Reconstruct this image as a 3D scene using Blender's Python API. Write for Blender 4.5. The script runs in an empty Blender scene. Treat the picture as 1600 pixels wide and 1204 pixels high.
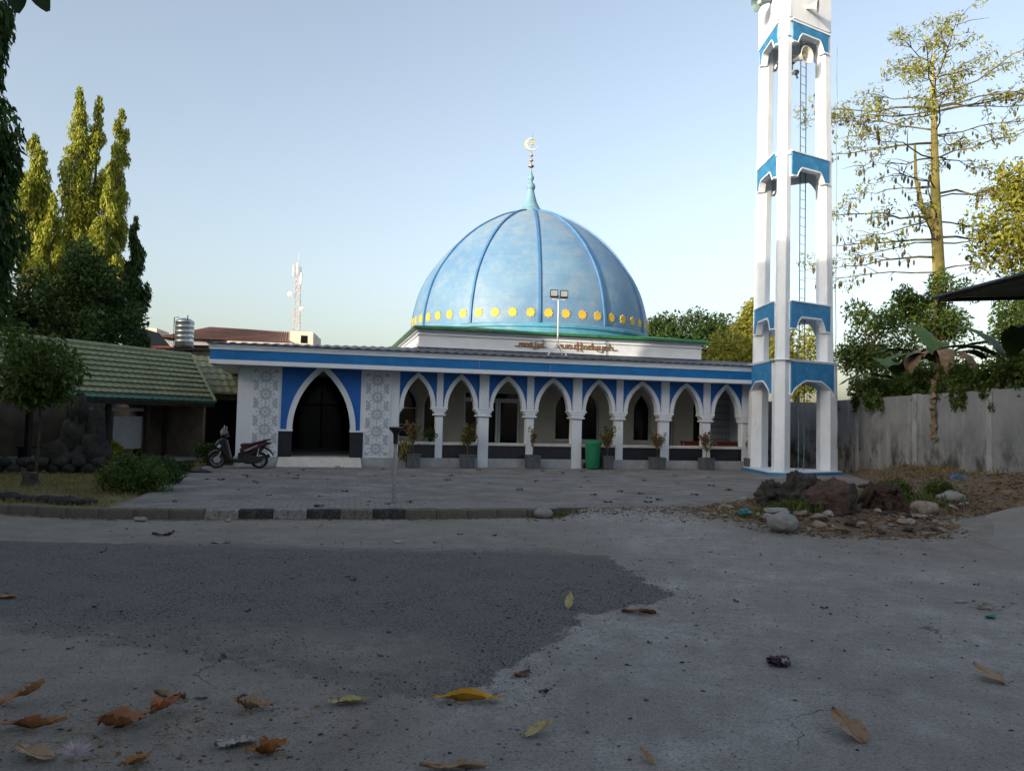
import bpy, bmesh, math, random
import numpy as np
from mathutils import Vector, Matrix, noise as mnoise
random.seed(7); rng = np.random.default_rng(7)
S = bpy.context.scene
COL = S.collection
R = math.radians
PI = math.pi

# ------------------------------------------------------------------ camera
cam_d = bpy.data.cameras.new('camera'); cam = bpy.data.objects.new('camera', cam_d); COL.objects.link(cam)
cam_d.sensor_width = 36; cam_d.lens = 27.0; cam_d.clip_start = 0.05; cam_d.clip_end = 3000
_p, _r = R(2.5), R(1.35)
_fw = Vector((0, math.cos(_p), math.sin(_p))); _rt0 = Vector((1, 0, 0)); _up0 = _rt0.cross(_fw)
_rt = _rt0*math.cos(_r) + _up0*math.sin(_r); _up = -_rt0*math.sin(_r) + _up0*math.cos(_r)
_m = Matrix((( _rt.x, _up.x, -_fw.x, 0), (_rt.y, _up.y, -_fw.y, 0), (_rt.z, _up.z, -_fw.z, 1.65), (0, 0, 0, 1)))
cam.matrix_world = _m
S.camera = cam

# ------------------------------------------------------------------ sky, sun, exposure
SUN_AZ, SUN_EL = R(225.0), R(13.0)       # azimuth from +Y towards +X
W = bpy.data.worlds.new('World'); S.world = W; W.use_nodes = True
wn = W.node_tree; wn.nodes.clear()
sky = wn.nodes.new('ShaderNodeTexSky'); sky.sky_type = 'NISHITA'; sky.sun_disc = False
sky.sun_elevation = SUN_EL; sky.sun_rotation = SUN_AZ
sky.air_density = 1.0; sky.dust_density = 3.8; sky.ozone_density = 1.0; sky.altitude = 50
bg = wn.nodes.new('ShaderNodeBackground'); bg.inputs['Strength'].default_value = 0.15
wo = wn.nodes.new('ShaderNodeOutputWorld')
hs = wn.nodes.new('ShaderNodeHueSaturation'); hs.inputs['Saturation'].default_value = 0.72
wn.links.new(sky.outputs[0], hs.inputs['Color']); wn.links.new(hs.outputs[0], bg.inputs[0]); wn.links.new(bg.outputs[0], wo.inputs[0])
sd = bpy.data.lights.new('sun', 'SUN'); sun = bpy.data.objects.new('sun', sd); COL.objects.link(sun)
sd.energy = 2.6; sd.angle = R(0.5); sd.color = (1.0, 0.85, 0.64)
_to = Vector((math.sin(SUN_AZ)*math.cos(SUN_EL), math.cos(SUN_AZ)*math.cos(SUN_EL), math.sin(SUN_EL)))
sun.rotation_euler = _to.to_track_quat('Z', 'Y').to_euler()
sun.location = (-40, -60, 40)
vs = S.view_settings
vs.view_transform = 'Standard'; vs.look = 'None'; vs.gamma = 1.0; vs.exposure = 1.15; vs.use_curve_mapping = False
S.display_settings.display_device = 'sRGB'

# ------------------------------------------------------------------ materials
def mat(name, col, rough=0.8, var=0.12, scale=3.0, col2=None, bump=0.0, bscale=40.0, metal=0.0, spec=0.3, dirt=None, dscale=1.2, dlo=0.55, dhi=0.75, stretch=None, coat=0.0):
    """procedural: base colour varied by noise, optional second colour in patches, bump"""
    m = bpy.data.materials.new(name); m.use_nodes = True
    nt = m.node_tree; n = nt.nodes; L = nt.links
    b = n['Principled BSDF']; b.inputs['Roughness'].default_value = rough; b.inputs['Metallic'].default_value = metal
    b.inputs['Specular IOR Level'].default_value = spec
    if coat: b.inputs['Coat Weight'].default_value = coat
    tc = n.new('ShaderNodeTexCoord'); src = tc.outputs['Object']
    if stretch:
        mp = n.new('ShaderNodeMapping'); mp.inputs['Scale'].default_value = stretch
        L.new(src, mp.inputs['Vector']); src2 = mp.outputs[0]
    else: src2 = src
    nz = n.new('ShaderNodeTexNoise'); nz.inputs['Scale'].default_value = scale; nz.inputs['Detail'].default_value = 6; nz.inputs['Roughness'].default_value = 0.65
    L.new(src, nz.inputs['Vector'])
    mx = n.new('ShaderNodeMix'); mx.data_type = 'RGBA'
    c = np.array(col[:3]); lo = np.clip(c*(1-var*1.6), 0, 1); hi = np.clip(c*(1+var*1.6), 0, 1)
    if col2 is not None: lo = c; hi = np.array(col2[:3])
    mx.inputs[6].default_value = (*lo, 1); mx.inputs[7].default_value = (*hi, 1)
    rp = n.new('ShaderNodeValToRGB'); rp.color_ramp.elements[0].position = 0.32; rp.color_ramp.elements[1].position = 0.68
    L.new(nz.outputs['Fac'], rp.inputs[0]); L.new(rp.outputs[0], mx.inputs[0])
    out = mx.outputs[2]
    if dirt is not None:
        d = n.new('ShaderNodeTexNoise'); d.inputs['Scale'].default_value = dscale; d.inputs['Detail'].default_value = 8; d.inputs['Roughness'].default_value = 0.7
        L.new(src2, d.inputs['Vector'])
        dr = n.new('ShaderNodeValToRGB'); dr.color_ramp.elements[0].position = dlo; dr.color_ramp.elements[1].position = dhi
        L.new(d.outputs['Fac'], dr.inputs[0])
        m2 = n.new('ShaderNodeMix'); m2.data_type = 'RGBA'
        L.new(dr.outputs[0], m2.inputs[0]); L.new(out, m2.inputs[6]); m2.inputs[7].default_value = (*dirt[:3], 1)
        out = m2.outputs[2]
    L.new(out, b.inputs['Base Color'])
    if bump:
        bn = n.new('ShaderNodeTexNoise'); bn.inputs['Scale'].default_value = bscale; bn.inputs['Detail'].default_value = 4
        L.new(src, bn.inputs['Vector'])
        bp = n.new('ShaderNodeBump'); bp.inputs['Strength'].default_value = min(1, bump); bp.inputs['Distance'].default_value = 0.02
        L.new(bn.outputs['Fac'], bp.inputs['Height']); L.new(bp.outputs[0], b.inputs['Normal'])
    return m

def leafmat(name, c1, c2, trans=0.3, rough=0.55):
    m = bpy.data.materials.new(name); m.use_nodes = True
    nt = m.node_tree; n = nt.nodes; L = nt.links
    b = n['Principled BSDF']; b.inputs['Roughness'].default_value = rough; b.inputs['Specular IOR Level'].default_value = 0.25
    at = n.new('ShaderNodeAttribute'); at.attribute_name = 'rnd'
    mx = n.new('ShaderNodeMix'); mx.data_type = 'RGBA'
    mx.inputs[6].default_value = (*c1, 1); mx.inputs[7].default_value = (*c2, 1)
    L.new(at.outputs['Fac'], mx.inputs[0]); L.new(mx.outputs[2], b.inputs['Base Color'])
    tr = n.new('ShaderNodeBsdfTranslucent'); L.new(mx.outputs[2], tr.inputs['Color'])
    ms = n.new('ShaderNodeMixShader'); ms.inputs[0].default_value = trans
    L.new(b.outputs[0], ms.inputs[1]); L.new(tr.outputs[0], ms.inputs[2])
    L.new(ms.outputs[0], n['Material Output'].inputs['Surface'])
    return m

M = {}
M['white'] = mat('white_paint', (0.58, 0.625, 0.68), 0.7, 0.04, 1.5, dirt=(0.52, 0.51, 0.49), dscale=2.2, dlo=0.6, dhi=0.9, stretch=(1, 1, 0.35), bump=0.05, bscale=60)
M['white_trim'] = mat('white_trim_paint', (0.60, 0.65, 0.71), 0.6, 0.03, 2.0, bump=0.03)
M['minaret_white'] = mat('minaret_white', (0.66, 0.715, 0.78), 0.75, 0.05, 1.2, dirt=(0.40, 0.38, 0.34), dscale=2.2, dlo=0.55, dhi=0.85, stretch=(1.4, 1.4, 0.25), bump=0.08, bscale=50)
M['blue_fascia'] = mat('blue_fascia_paint', (0.008, 0.135, 0.37), 0.55, 0.10, 2.5, bump=0.03)
M['blue_spandrel'] = mat('blue_spandrel_shaded', (0.012, 0.115, 0.42), 0.6, 0.08, 2.5)  # same paint as the fascia, with shade mixed into the colour
M['blue_minaret'] = mat('blue_minaret_paint', (0.030, 0.185, 0.39), 0.6, 0.12, 3.0, dirt=(0.10, 0.30, 0.45), dscale=3, dlo=0.55, dhi=0.85)
M['grey_plinth'] = mat('grey_plinth_paint', (0.30, 0.32, 0.34), 0.75, 0.10, 3.0, dirt=(0.20, 0.19, 0.17), dscale=2, bump=0.1)
M['pattern_grey'] = mat('pattern_grey_paint', (0.36, 0.39, 0.43), 0.7, 0.05, 3.0)
M['dark_tile'] = mat('dark_tile', (0.012, 0.014, 0.022), 0.35, 0.2, 6.0, spec=0.4)
M['bench_stone'] = mat('bench_stone', (0.50, 0.49, 0.46), 0.6, 0.08, 4.0)
M['beige'] = mat('beige_wall', (0.50, 0.47, 0.40), 0.8, 0.05, 2.0)
M['ceiling'] = mat('ceiling_paint', (0.62, 0.62, 0.60), 0.8, 0.03, 2.0)
M['floor_tile'] = mat('floor_tile', (0.35, 0.35, 0.34), 0.25, 0.06, 4.0)
M['navy_roof'] = mat('navy_metal_roof', (0.035, 0.038, 0.058), 0.45, 0.2, 2.0, metal=0.0, dirt=(0.09, 0.09, 0.10), dscale=1.5)
M['green_roof'] = mat('green_metal_roof', (0.03, 0.15, 0.06), 0.45, 0.2, 1.5, dirt=(0.10, 0.22, 0.10), dscale=1.0)
M['alu'] = mat('aluminium_frame', (0.55, 0.57, 0.60), 0.5, 0.05, 5.0, metal=0.2)
M['copper'] = mat('copper_ball', (0.45, 0.22, 0.12), 0.35, 0.1, 8.0, metal=0.7)
M['gold'] = mat('gold_paint', (0.72, 0.46, 0.06), 0.5, 0.08, 3.0)
M['pale_gold'] = mat('pale_gold_crescent', (0.72, 0.66, 0.54), 0.4, 0.08, 8.0, metal=0.3)
M['letter'] = mat('letter_bronze', (0.26, 0.13, 0.05), 0.45, 0.1, 8.0, metal=0.3)
M['black'] = mat('black_plastic', (0.012, 0.012, 0.013), 0.4, 0.2, 9.0, spec=0.4)
M['gloss_black'] = mat('gloss_black_paint', (0.008, 0.008, 0.010), 0.3, 0.1, 9.0, spec=0.35, coat=0.15)
M['rubber'] = mat('tyre_rubber', (0.012, 0.012, 0.012), 0.85, 0.2, 12.0)
M['rim'] = mat('wheel_alloy', (0.16, 0.165, 0.18), 0.4, 0.1, 9.0, metal=0.6)
M['seat_red'] = mat('maroon_seat', (0.045, 0.012, 0.014), 0.5, 0.2, 14.0)
M['silver'] = mat('silver_decal', (0.42, 0.43, 0.45), 0.35, 0.1, 7.0, metal=0.4)
M['steel'] = mat('galvanised_steel', (0.30, 0.31, 0.32), 0.45, 0.15, 6.0, metal=0.6)
M['tank_steel'] = mat('stainless_tank', (0.50, 0.51, 0.52), 0.28, 0.1, 2.0, metal=0.9)
M['pole_white'] = mat('pole_white_paint', (0.62, 0.63, 0.64), 0.5, 0.06, 4.0)
M['lamp_grey'] = mat('lamp_post_grey', (0.11, 0.12, 0.13), 0.5, 0.15, 5.0, metal=0.3)
M['horn'] = mat('loudspeaker_grey', (0.60, 0.58, 0.52), 0.5, 0.08, 4.0)
M['horn_dark'] = mat('loudspeaker_back', (0.10, 0.16, 0.18), 0.5, 0.1, 4.0)
M['ladder'] = mat('ladder_green', (0.12, 0.20, 0.20), 0.55, 0.1, 5.0)
M['pot'] = mat('grey_planter', (0.085, 0.095, 0.105), 0.8, 0.15, 8.0, dirt=(0.16, 0.16, 0.15), dscale=6, bump=0.2)
M['bin'] = mat('green_bin_plastic', (0.015, 0.17, 0.085), 0.5, 0.06, 4.0)
M['soil'] = mat('soil', (0.06, 0.045, 0.03), 0.95, 0.3, 20.0, bump=0.5)
M['bark'] = mat('bark', (0.13, 0.10, 0.075), 0.9, 0.3, 9.0, bump=0.6, bscale=25)
M['bark_dark'] = mat('dark_bark', (0.05, 0.042, 0.035), 0.9, 0.3, 9.0, bump=0.6, bscale=20)
M['kapok_bark'] = mat('kapok_bark', (0.31, 0.265, 0.08), 0.8, 0.15, 2.5, dirt=(0.16, 0.14, 0.06), dscale=2.0, dlo=0.5, dhi=0.7, stretch=(1, 1, 3))
M['kapok_limb'] = mat('kapok_limb', (0.13, 0.115, 0.05), 0.85, 0.25, 2.0, dirt=(0.05, 0.045, 0.03), dscale=0.7, dlo=0.45, dhi=0.6)
M['twig'] = mat('twig', (0.085, 0.075, 0.05), 0.9, 0.25, 6.0)
M['pod'] = mat('kapok_pod', (0.085, 0.07, 0.035), 0.8, 0.35, 1.2)
M['tile_olive'] = mat('olive_roof_tile', (0.20, 0.215, 0.125), 0.6, 0.10, 1.6, dirt=(0.13, 0.16, 0.09), dscale=1.2)
M['tile_green'] = mat('green_roof_tile', (0.05, 0.115, 0.08), 0.6, 0.12, 1.6)
M['dark_wood'] = mat('dark_timber', (0.022, 0.018, 0.015), 0.8, 0.25, 5.0)
M['hall_wall'] = mat('hall_back_wall', (0.16, 0.135, 0.105), 0.85, 0.15, 2.0)
M['board'] = mat('board_grey', (0.24, 0.25, 0.26), 0.6, 0.08, 3.0)
M['cream'] = mat('cream_wall', (0.62, 0.56, 0.46), 0.8, 0.06, 0.6)
M['grey_wall'] = mat('grey_panel_wall', (0.30, 0.31, 0.34), 0.7, 0.08, 0.6)
M['orange'] = mat('orange_wall', (0.62, 0.17, 0.05), 0.8, 0.08, 0.8)
M['brick_red'] = mat('red_brick_wall', (0.34, 0.11, 0.07), 0.85, 0.15, 3.0)
M['brown_roof'] = mat('brown_roof', (0.25, 0.135, 0.095), 0.7, 0.14, 0.8)
M['tower_red'] = mat('tower_red_hazed', (0.60, 0.42, 0.38), 0.6, 0.1, 1.0)  # red lightened by distance haze mixed into the colour
M['tower_white'] = mat('tower_white_paint', (0.5, 0.48, 0.47), 0.6, 0.05, 1.0)
M['concrete'] = mat('old_concrete', (0.31, 0.315, 0.315), 0.9, 0.10, 1.0, dirt=(0.10, 0.095, 0.085), dscale=1.3, dlo=0.5, dhi=0.72, stretch=(1, 1, 0.5), bump=0.3, bscale=25)
M['kerb'] = mat('bare_kerb', (0.105, 0.096, 0.076), 0.95, 0.2, 7.0, dirt=(0.055, 0.05, 0.035), dscale=4, bump=0.4)
M['kerb_white'] = mat('kerb_white_worn', (0.22, 0.215, 0.205), 0.9, 0.12, 6.0, dirt=(0.10, 0.09, 0.075), dscale=9, dlo=0.48, dhi=0.62, bump=0.3)
M['kerb_black'] = mat('kerb_black_worn', (0.026, 0.026, 0.028), 0.85, 0.3, 6.0, dirt=(0.085, 0.078, 0.066), dscale=8, dlo=0.5, dhi=0.66, bump=0.3)
M['kerb_faded'] = mat('kerb_faded_paint', (0.16, 0.14, 0.125), 0.9, 0.2, 8.0, dirt=(0.07, 0.06, 0.05), dscale=9, dlo=0.45, dhi=0.62, bump=0.3)
M['stone_dark'] = mat('dark_mossy_stone', (0.026, 0.026, 0.024), 0.95, 0.35, 4.0, dirt=(0.06, 0.06, 0.058), dscale=3, bump=0.8, bscale=14)
M['boulder_brown'] = mat('reddish_boulder', (0.072, 0.044, 0.034), 0.9, 0.3, 5.0, dirt=(0.03, 0.027, 0.025), dscale=1.8, dlo=0.45, dhi=0.65, bump=0.9, bscale=9)
M['boulder_dark'] = mat('dark_boulder', (0.04, 0.037, 0.032), 0.95, 0.4, 6.0, dirt=(0.10, 0.085, 0.06), dscale=2.5, bump=0.9, bscale=10)
M['rock_pale'] = mat('pale_grey_rock', (0.215, 0.215, 0.205), 0.9, 0.12, 6.0, dirt=(0.17, 0.165, 0.15), dscale=3, bump=0.4, bscale=18)
M['rock_white'] = mat('white_rock', (0.25, 0.24, 0.22), 0.9, 0.1, 9.0)
M['rock_tan'] = mat('tan_rock', (0.23, 0.19, 0.15), 0.9, 0.2, 9.0, bump=0.4)
M['root_wood'] = mat('rotten_root_wood', (0.045, 0.028, 0.02), 0.95, 0.4, 8.0, dirt=(0.10, 0.065, 0.05), dscale=5, bump=0.9, bscale=14)
M['leaf_dark'] = leafmat('leaf_dark', (0.018, 0.040, 0.010), (0.045, 0.085, 0.018), 0.25)
M['leaf_mid'] = leafmat('leaf_mid', (0.035, 0.070, 0.012), (0.085, 0.13, 0.022), 0.3)
M['leaf_yellow'] = leafmat('leaf_yellow_green', (0.12, 0.15, 0.02), (0.32, 0.31, 0.05), 0.35)
M['leaf_poly'] = leafmat('leaf_ashoka_sunlit', (0.17, 0.215, 0.022), (0.42, 0.42, 0.055), 0.3)  # sunlit copy of the ashoka leaf, sunshine put into the colour
M['leaf_polydark'] = leafmat('leaf_ashoka_shade', (0.022, 0.050, 0.012), (0.05, 0.095, 0.02), 0.25)  # shaded copy of the ashoka leaf, shade put into the colour
M['leaf_dry'] = leafmat('leaf_dry', (0.12, 0.075, 0.03), (0.22, 0.16, 0.06), 0.25, 0.7)
M['leaf_pot'] = leafmat('leaf_pot_plant', (0.06, 0.075, 0.02), (0.20, 0.16, 0.05), 0.25)
M['grass'] = leafmat('grass_blades', (0.05, 0.085, 0.015), (0.13, 0.15, 0.04), 0.3)
M['grass_dry'] = leafmat('dry_grass_blades', (0.14, 0.12, 0.045), (0.27, 0.23, 0.09), 0.3)
M['banana'] = mat('banana_leaf', (0.028, 0.065, 0.016), 0.55, 0.2, 3.0, col2=(0.06, 0.11, 0.025))
M['banana_dead'] = mat('dead_banana_leaf', (0.17, 0.12, 0.08), 0.9, 0.25, 6.0, bump=0.5)
def glass_mat():
    m = bpy.data.materials.new('dark_window_glass'); m.use_nodes = True
    b = m.node_tree.nodes['Principled BSDF']; b.inputs['Base Color'].default_value = (0.006, 0.007, 0.009, 1)
    b.inputs['Roughness'].default_value = 0.10; b.inputs['Specular IOR Level'].default_value = 0.22
    nz = m.node_tree.nodes.new('ShaderNodeTexNoise'); nz.inputs['Scale'].default_value = 1.2
    bp = m.node_tree.nodes.new('ShaderNodeBump'); bp.inputs['Strength'].default_value = 0.05
    m.node_tree.links.new(nz.outputs['Fac'], bp.inputs['Height']); m.node_tree.links.new(bp.outputs[0], b.inputs['Normal'])
    return m
M['glass'] = glass_mat()
def lamp_glass():
    return mat('floodlight_glass', (0.32, 0.34, 0.36), 0.15, 0.05, 5.0, spec=0.6)
M['lamp_glass'] = lamp_glass()

# ------------------------------------------------------------------ mesh helpers
class MB:
    def __init__(s): s.v = []; s.f = []; s.mi = []; s.cur = 0
    def add(s, vs, fs):
        o = len(s.v); s.v += [tuple(p) for p in vs]
        for f in fs: s.f.append(tuple(i+o for i in f)); s.mi.append(s.cur)
    def box(s, x0, x1, y0, y1, z0, z1):
        s.add([(x0,y0,z0),(x1,y0,z0),(x1,y1,z0),(x0,y1,z0),(x0,y0,z1),(x1,y0,z1),(x1,y1,z1),(x0,y1,z1)],
              [(0,3,2,1),(4,5,6,7),(0,1,5,4),(1,2,6,5),(2,3,7,6),(3,0,4,7)])
    def cbox(s, c, size, rz=0.0, top=1.0):
        hx, hy, hz = size[0]/2, size[1]/2, size[2]/2; ca, sa = math.cos(rz), math.sin(rz)
        P = []
        for z, k in ((-hz, 1.0), (hz, top)):
            for x, y in ((-hx,-hy),(hx,-hy),(hx,hy),(-hx,hy)):
                x *= k; y *= k
                P.append((c[0]+x*ca-y*sa, c[1]+x*sa+y*ca, c[2]+z))
        s.add(P, [(0,3,2,1),(4,5,6,7),(0,1,5,4),(1,2,6,5),(2,3,7,6),(3,0,4,7)])
    def strip(s, A, B, y0, y1):
        """solid between two polylines A and B given as (x,z) pairs, from y0 to y1"""
        n = len(A); P = []
        for y in (y0, y1):
            for (x, z) in A: P.append((x, y, z))
            for (x, z) in B: P.append((x, y, z))
        F = []
        for i in range(n-1):
            F += [(i, i+1, n+i+1, n+i), (2*n+i, 3*n+i, 3*n+i+1, 2*n+i+1),
                  (i, 2*n+i, 2*n+i+1, i+1), (n+i, n+i+1, 3*n+i+1, 3*n+i)]
        F += [(0, n, 3*n, 2*n), (n-1, 3*n-1, 4*n-1, 2*n-1)]
        s.add(P, F)
    def prism(s, poly, y0, y1):
        """poly in (x,z) extruded along y"""
        n = len(poly)
        P = [(x, y0, z) for x, z in poly] + [(x, y1, z) for x, z in poly]
        s.add(P, [tuple(range(n)), tuple(range(2*n-1, n-1, -1))] + [(i, n+i, n+(i+1) % n, (i+1) % n) for i in range(n)])
    def prism_z(s, poly, z0, z1, poly2=None):
        n = len(poly); q = poly2 or poly
        P = [(x, y, z0) for x, y in poly] + [(x, y, z1) for x, y in q]
        s.add(P, [tuple(range(n-1, -1, -1)), tuple(range(n, 2*n))] + [(i, (i+1) % n, n+(i+1) % n, n+i) for i in range(n)])
    def lathe(s, prof, n=24, c=(0,0,0), axis='z', caps=True, a0=0.0):
        P = []; m = len(prof)
        for (r, h) in prof:
            for k in range(n):
                a = a0+2*PI*k/n; x, y = r*math.cos(a), r*math.sin(a)
                if axis == 'z': P.append((c[0]+x, c[1]+y, c[2]+h))
                elif axis == 'y': P.append((c[0]+x, c[1]+h, c[2]+y))
                else: P.append((c[0]+h, c[1]+x, c[2]+y))
        F = []
        for j in range(m-1):
            for k in range(n):
                k2 = (k+1) % n; F.append((j*n+k, j*n+k2, (j+1)*n+k2, (j+1)*n+k))
        if caps:
            if prof[0][0] > 1e-4: F.append(tuple(range(n-1, -1, -1)))
            if prof[-1][0] > 1e-4: F.append(tuple(range((m-1)*n, m*n)))
        s.add(P, F)
    def tube(s, pts, rad, n=6, cap=True):
        pts = [Vector(p) for p in pts]
        if not hasattr(rad, '__len__'): rad = [rad]*len(pts)
        P = []; F = []; up = Vector((0, 0, 1))
        for i, p in enumerate(pts):
            t = (pts[min(i+1, len(pts)-1)] - pts[max(i-1, 0)])
            if t.length < 1e-9: t = Vector((0, 0, 1))
            t.normalize()
            a = t.cross(up)
            if a.length < 0.05: a = t.cross(Vector((1, 0, 0)))
            a.normalize(); b = t.cross(a)
            for k in range(n):
                g = 2*PI*k/n; P.append(p + (a*math.cos(g)+b*math.sin(g))*rad[i])
        for i in range(len(pts)-1):
            for k in range(n):
                k2 = (k+1) % n; F.append((i*n+k, (i+1)*n+k, (i+1)*n+k2, i*n+k2))
        if cap: F += [tuple(range(n)), tuple(range((len(pts))*n-1, (len(pts)-1)*n-1, -1))]
        s.add(P, F)
    def build(s, name, mats, parent=None, loc=None, smooth=False, rz=None, bevel=0.0):
        me = bpy.data.meshes.new(name); me.from_pydata(s.v, [], s.f)
        if not isinstance(mats, (list, tuple)): mats = [mats]
        for m in mats: me.materials.append(m)
        if len(mats) > 1: me.polygons.foreach_set('material_index', s.mi)
        bm = bmesh.new(); bm.from_mesh(me); bmesh.ops.recalc_face_normals(bm, faces=bm.faces)
        if bevel: bmesh.ops.bevel(bm, geom=[e for e in bm.edges if len(e.link_faces) == 2 and e.calc_face_angle(0) > 0.5], offset=bevel, segments=1, affect='EDGES', profile=0.5)
        bm.to_mesh(me); bm.free()
        if smooth:
            me.polygons.foreach_set('use_smooth', [True]*len(me.polygons))
            if smooth != 'all': me.set_sharp_from_angle(angle=R(38))
        me.update()
        o = bpy.data.objects.new(name, me); COL.objects.link(o)
        if parent: o.parent = parent
        if loc is not None: o.location = loc
        if rz is not None: o.rotation_euler = (0, 0, rz)
        return o

def tag(o, label=None, cat=None, group=None, kind=None):
    if label: o['label'] = label
    if cat: o['category'] = cat
    if group: o['group'] = group
    if kind: o['kind'] = kind
    return o
def thing(name, label, cat, loc=(0, 0, 0), rz=0.0, group=None):
    o = bpy.data.objects.new(name, None); COL.objects.link(o); o.location = loc; o.rotation_euler = (0, 0, rz)
    o.empty_display_size = 0.2
    return tag(o, label, cat, group)
def raw(name, V, F, mats, parent=None, rnd=None, smooth=False):
    """fast mesh from numpy arrays; F an (n,4) or (n,3) int array"""
    me = bpy.data.meshes.new(name); k = F.shape[1]
    me.vertices.add(len(V)); me.vertices.foreach_set('co', V.astype(np.float32).ravel())
    me.loops.add(F.size); me.loops.foreach_set('vertex_index', F.astype(np.int32).ravel())
    me.polygons.add(len(F)); me.polygons.foreach_set('loop_start', np.arange(0, F.size, k, dtype=np.int32))
    me.update(calc_edges=True)
    if smooth: me.polygons.foreach_set('use_smooth', np.ones(len(F), bool))
    if rnd is not None:
        a = me.attributes.new('rnd', 'FLOAT', 'FACE'); a.data.foreach_set('value', rnd.astype(np.float32))
    for m in (mats if isinstance(mats, (list, tuple)) else [mats]): me.materials.append(m)
    o = bpy.data.objects.new(name, me); COL.objects.link(o)
    if parent: o.parent = parent
    return o
def grid(name, x0, x1, y0, y1, step, hfun, mats, parent=None, attr=None):
    nx = int((x1-x0)/step)+1; ny = int((y1-y0)/step)+1
    X, Y = np.meshgrid(np.linspace(x0, x1, nx), np.linspace(y0, y1, ny))
    Z = hfun(X, Y)
    V = np.stack([X, Y, Z], -1).reshape(-1, 3)
    i = np.arange(nx-1)[None, :] + np.arange(ny-1)[:, None]*nx
    F = np.stack([i, i+1, i+nx+1, i+nx], -1).reshape(-1, 4)
    o = raw(name, V, F, mats, parent, smooth=True)
    if attr:
        for nm, fn in attr.items():
            a = o.data.attributes.new(nm, 'FLOAT', 'POINT'); a.data.foreach_set('value', fn(X, Y).astype(np.float32).ravel())
    return o
def vnoise(X, Y, s, seed=0, octv=3):
    """value noise on arrays"""
    out = np.zeros_like(X, dtype=float); amp = 1.0; tot = 0
    for o in range(octv):
        r = np.random.default_rng(seed+o*17); T = r.random((256, 256))
        x = X*s+1000; y = Y*s+1000; xi = np.floor(x).astype(int); yi = np.floor(y).astype(int)
        fx = x-xi; fy = y-yi; fx = fx*fx*(3-2*fx); fy = fy*fy*(3-2*fy)
        a = T[xi % 256, yi % 256]; b = T[(xi+1) % 256, yi % 256]; c = T[xi % 256, (yi+1) % 256]; d = T[(xi+1) % 256, (yi+1) % 256]
        out += amp*((a*(1-fx)+b*fx)*(1-fy)+(c*(1-fx)+d*fx)*fy); tot += amp; amp *= 0.5; s *= 2.1
    return out/tot
def sstep(a, b, x): t = np.clip((x-a)/(b-a), 0, 1); return t*t*(3-2*t)
def poly_sd(X, Y, P):
    """signed distance to polygon, positive inside"""
    P = np.array(P, float); d = np.full(X.shape, 1e9); ins = np.zeros(X.shape, bool); n = len(P)
    for i in range(n):
        a = P[i]; b = P[(i+1) % n]; e = b-a; wx = X-a[0]; wy = Y-a[1]
        t = np.clip((wx*e[0]+wy*e[1])/(e@e), 0, 1)
        d = np.minimum(d, np.hypot(wx-e[0]*t, wy-e[1]*t))
        c = ((a[1] > Y) != (b[1] > Y)) & (X < (b[0]-a[0])*(Y-a[1])/(b[1]-a[1]+1e-12)+a[0]); ins ^= c
    return np.where(ins, d, -d)

# ---- leaves
def leaf_arrays(C, D, Ln, Wd, N=None):
    """C centres (n,3), D unit directions (n,3), Ln lengths, Wd widths -> V,F of kinked rhombus leaves"""
    n = len(C)
    if N is None: N = rng.normal(size=(n, 3))
    sd = np.cross(D, N); sd /= (np.linalg.norm(sd, axis=1, keepdims=True)+1e-9)
    nn = np.cross(sd, D)
    Ln = np.broadcast_to(Ln, (n,))[:, None]; Wd = np.broadcast_to(Wd, (n,))[:, None]
    b = C-D*Ln*0.5; t = C+D*Ln*0.5; m = C+nn*Wd*0.25-D*Ln*0.05
    V = np.stack([b, m+sd*Wd*0.5, t, m-sd*Wd*0.5], 1).reshape(-1, 3)
    F = np.arange(4*n).reshape(n, 4)
    return V, F
def unit(a): return a/(np.linalg.norm(a, axis=1, keepdims=True)+1e-9)
def ball(n):
    d = unit(rng.normal(size=(n, 3))); return d*(rng.random((n, 1))**(1/3))

# ================================================================== GROUND
KERB = [(-15.0, 14.6), (-12.0, 13.9), (-10.2, 13.42), (-8.68, 13.10), (-7.4, 12.86), (-6.71, 12.82), (-4.4, 13.12), (-2.21, 13.58), (-0.6, 13.95), (0.75, 14.33)]
ASPH = [(-16, 10.0), (-6.83, 10.41), (-4.34, 10.62), (-2.3, 10.54), (-0.82, 10.59), (0.5, 10.95), (1.3, 10.3), (1.5, 9.1), (1.78, 8.05), (1.25, 7.64), (0.63, 7.1), (0.26, 6.55), (0.12, 6.01), (0.03, 5.16), (-0.63, 5.18), (-1.4, 5.52), (-2.44, 6.05), (-3.49, 6.32), (-4.08, 6.35), (-16, 6.9)]
MOUND = [(3.3, 15.3), (3.9, 14.0), (4.6, 12.9), (5.6, 12.6), (6.8, 12.7), (7.8, 13.4), (8.6, 14.6), (10.2, 15.2), (14, 15.5), (14, 29.0), (12.0, 28.6), (10.9, 23.0), (9.0, 19.8), (6.8, 18.6), (5.2, 17.0)]
RAMP = [(8.05, 14.3), (7.45, 11.2), (7.2, 8.6), (15, 7.5), (15, 15.4), (10.2, 15.3), (8.9, 14.9)]

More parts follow.
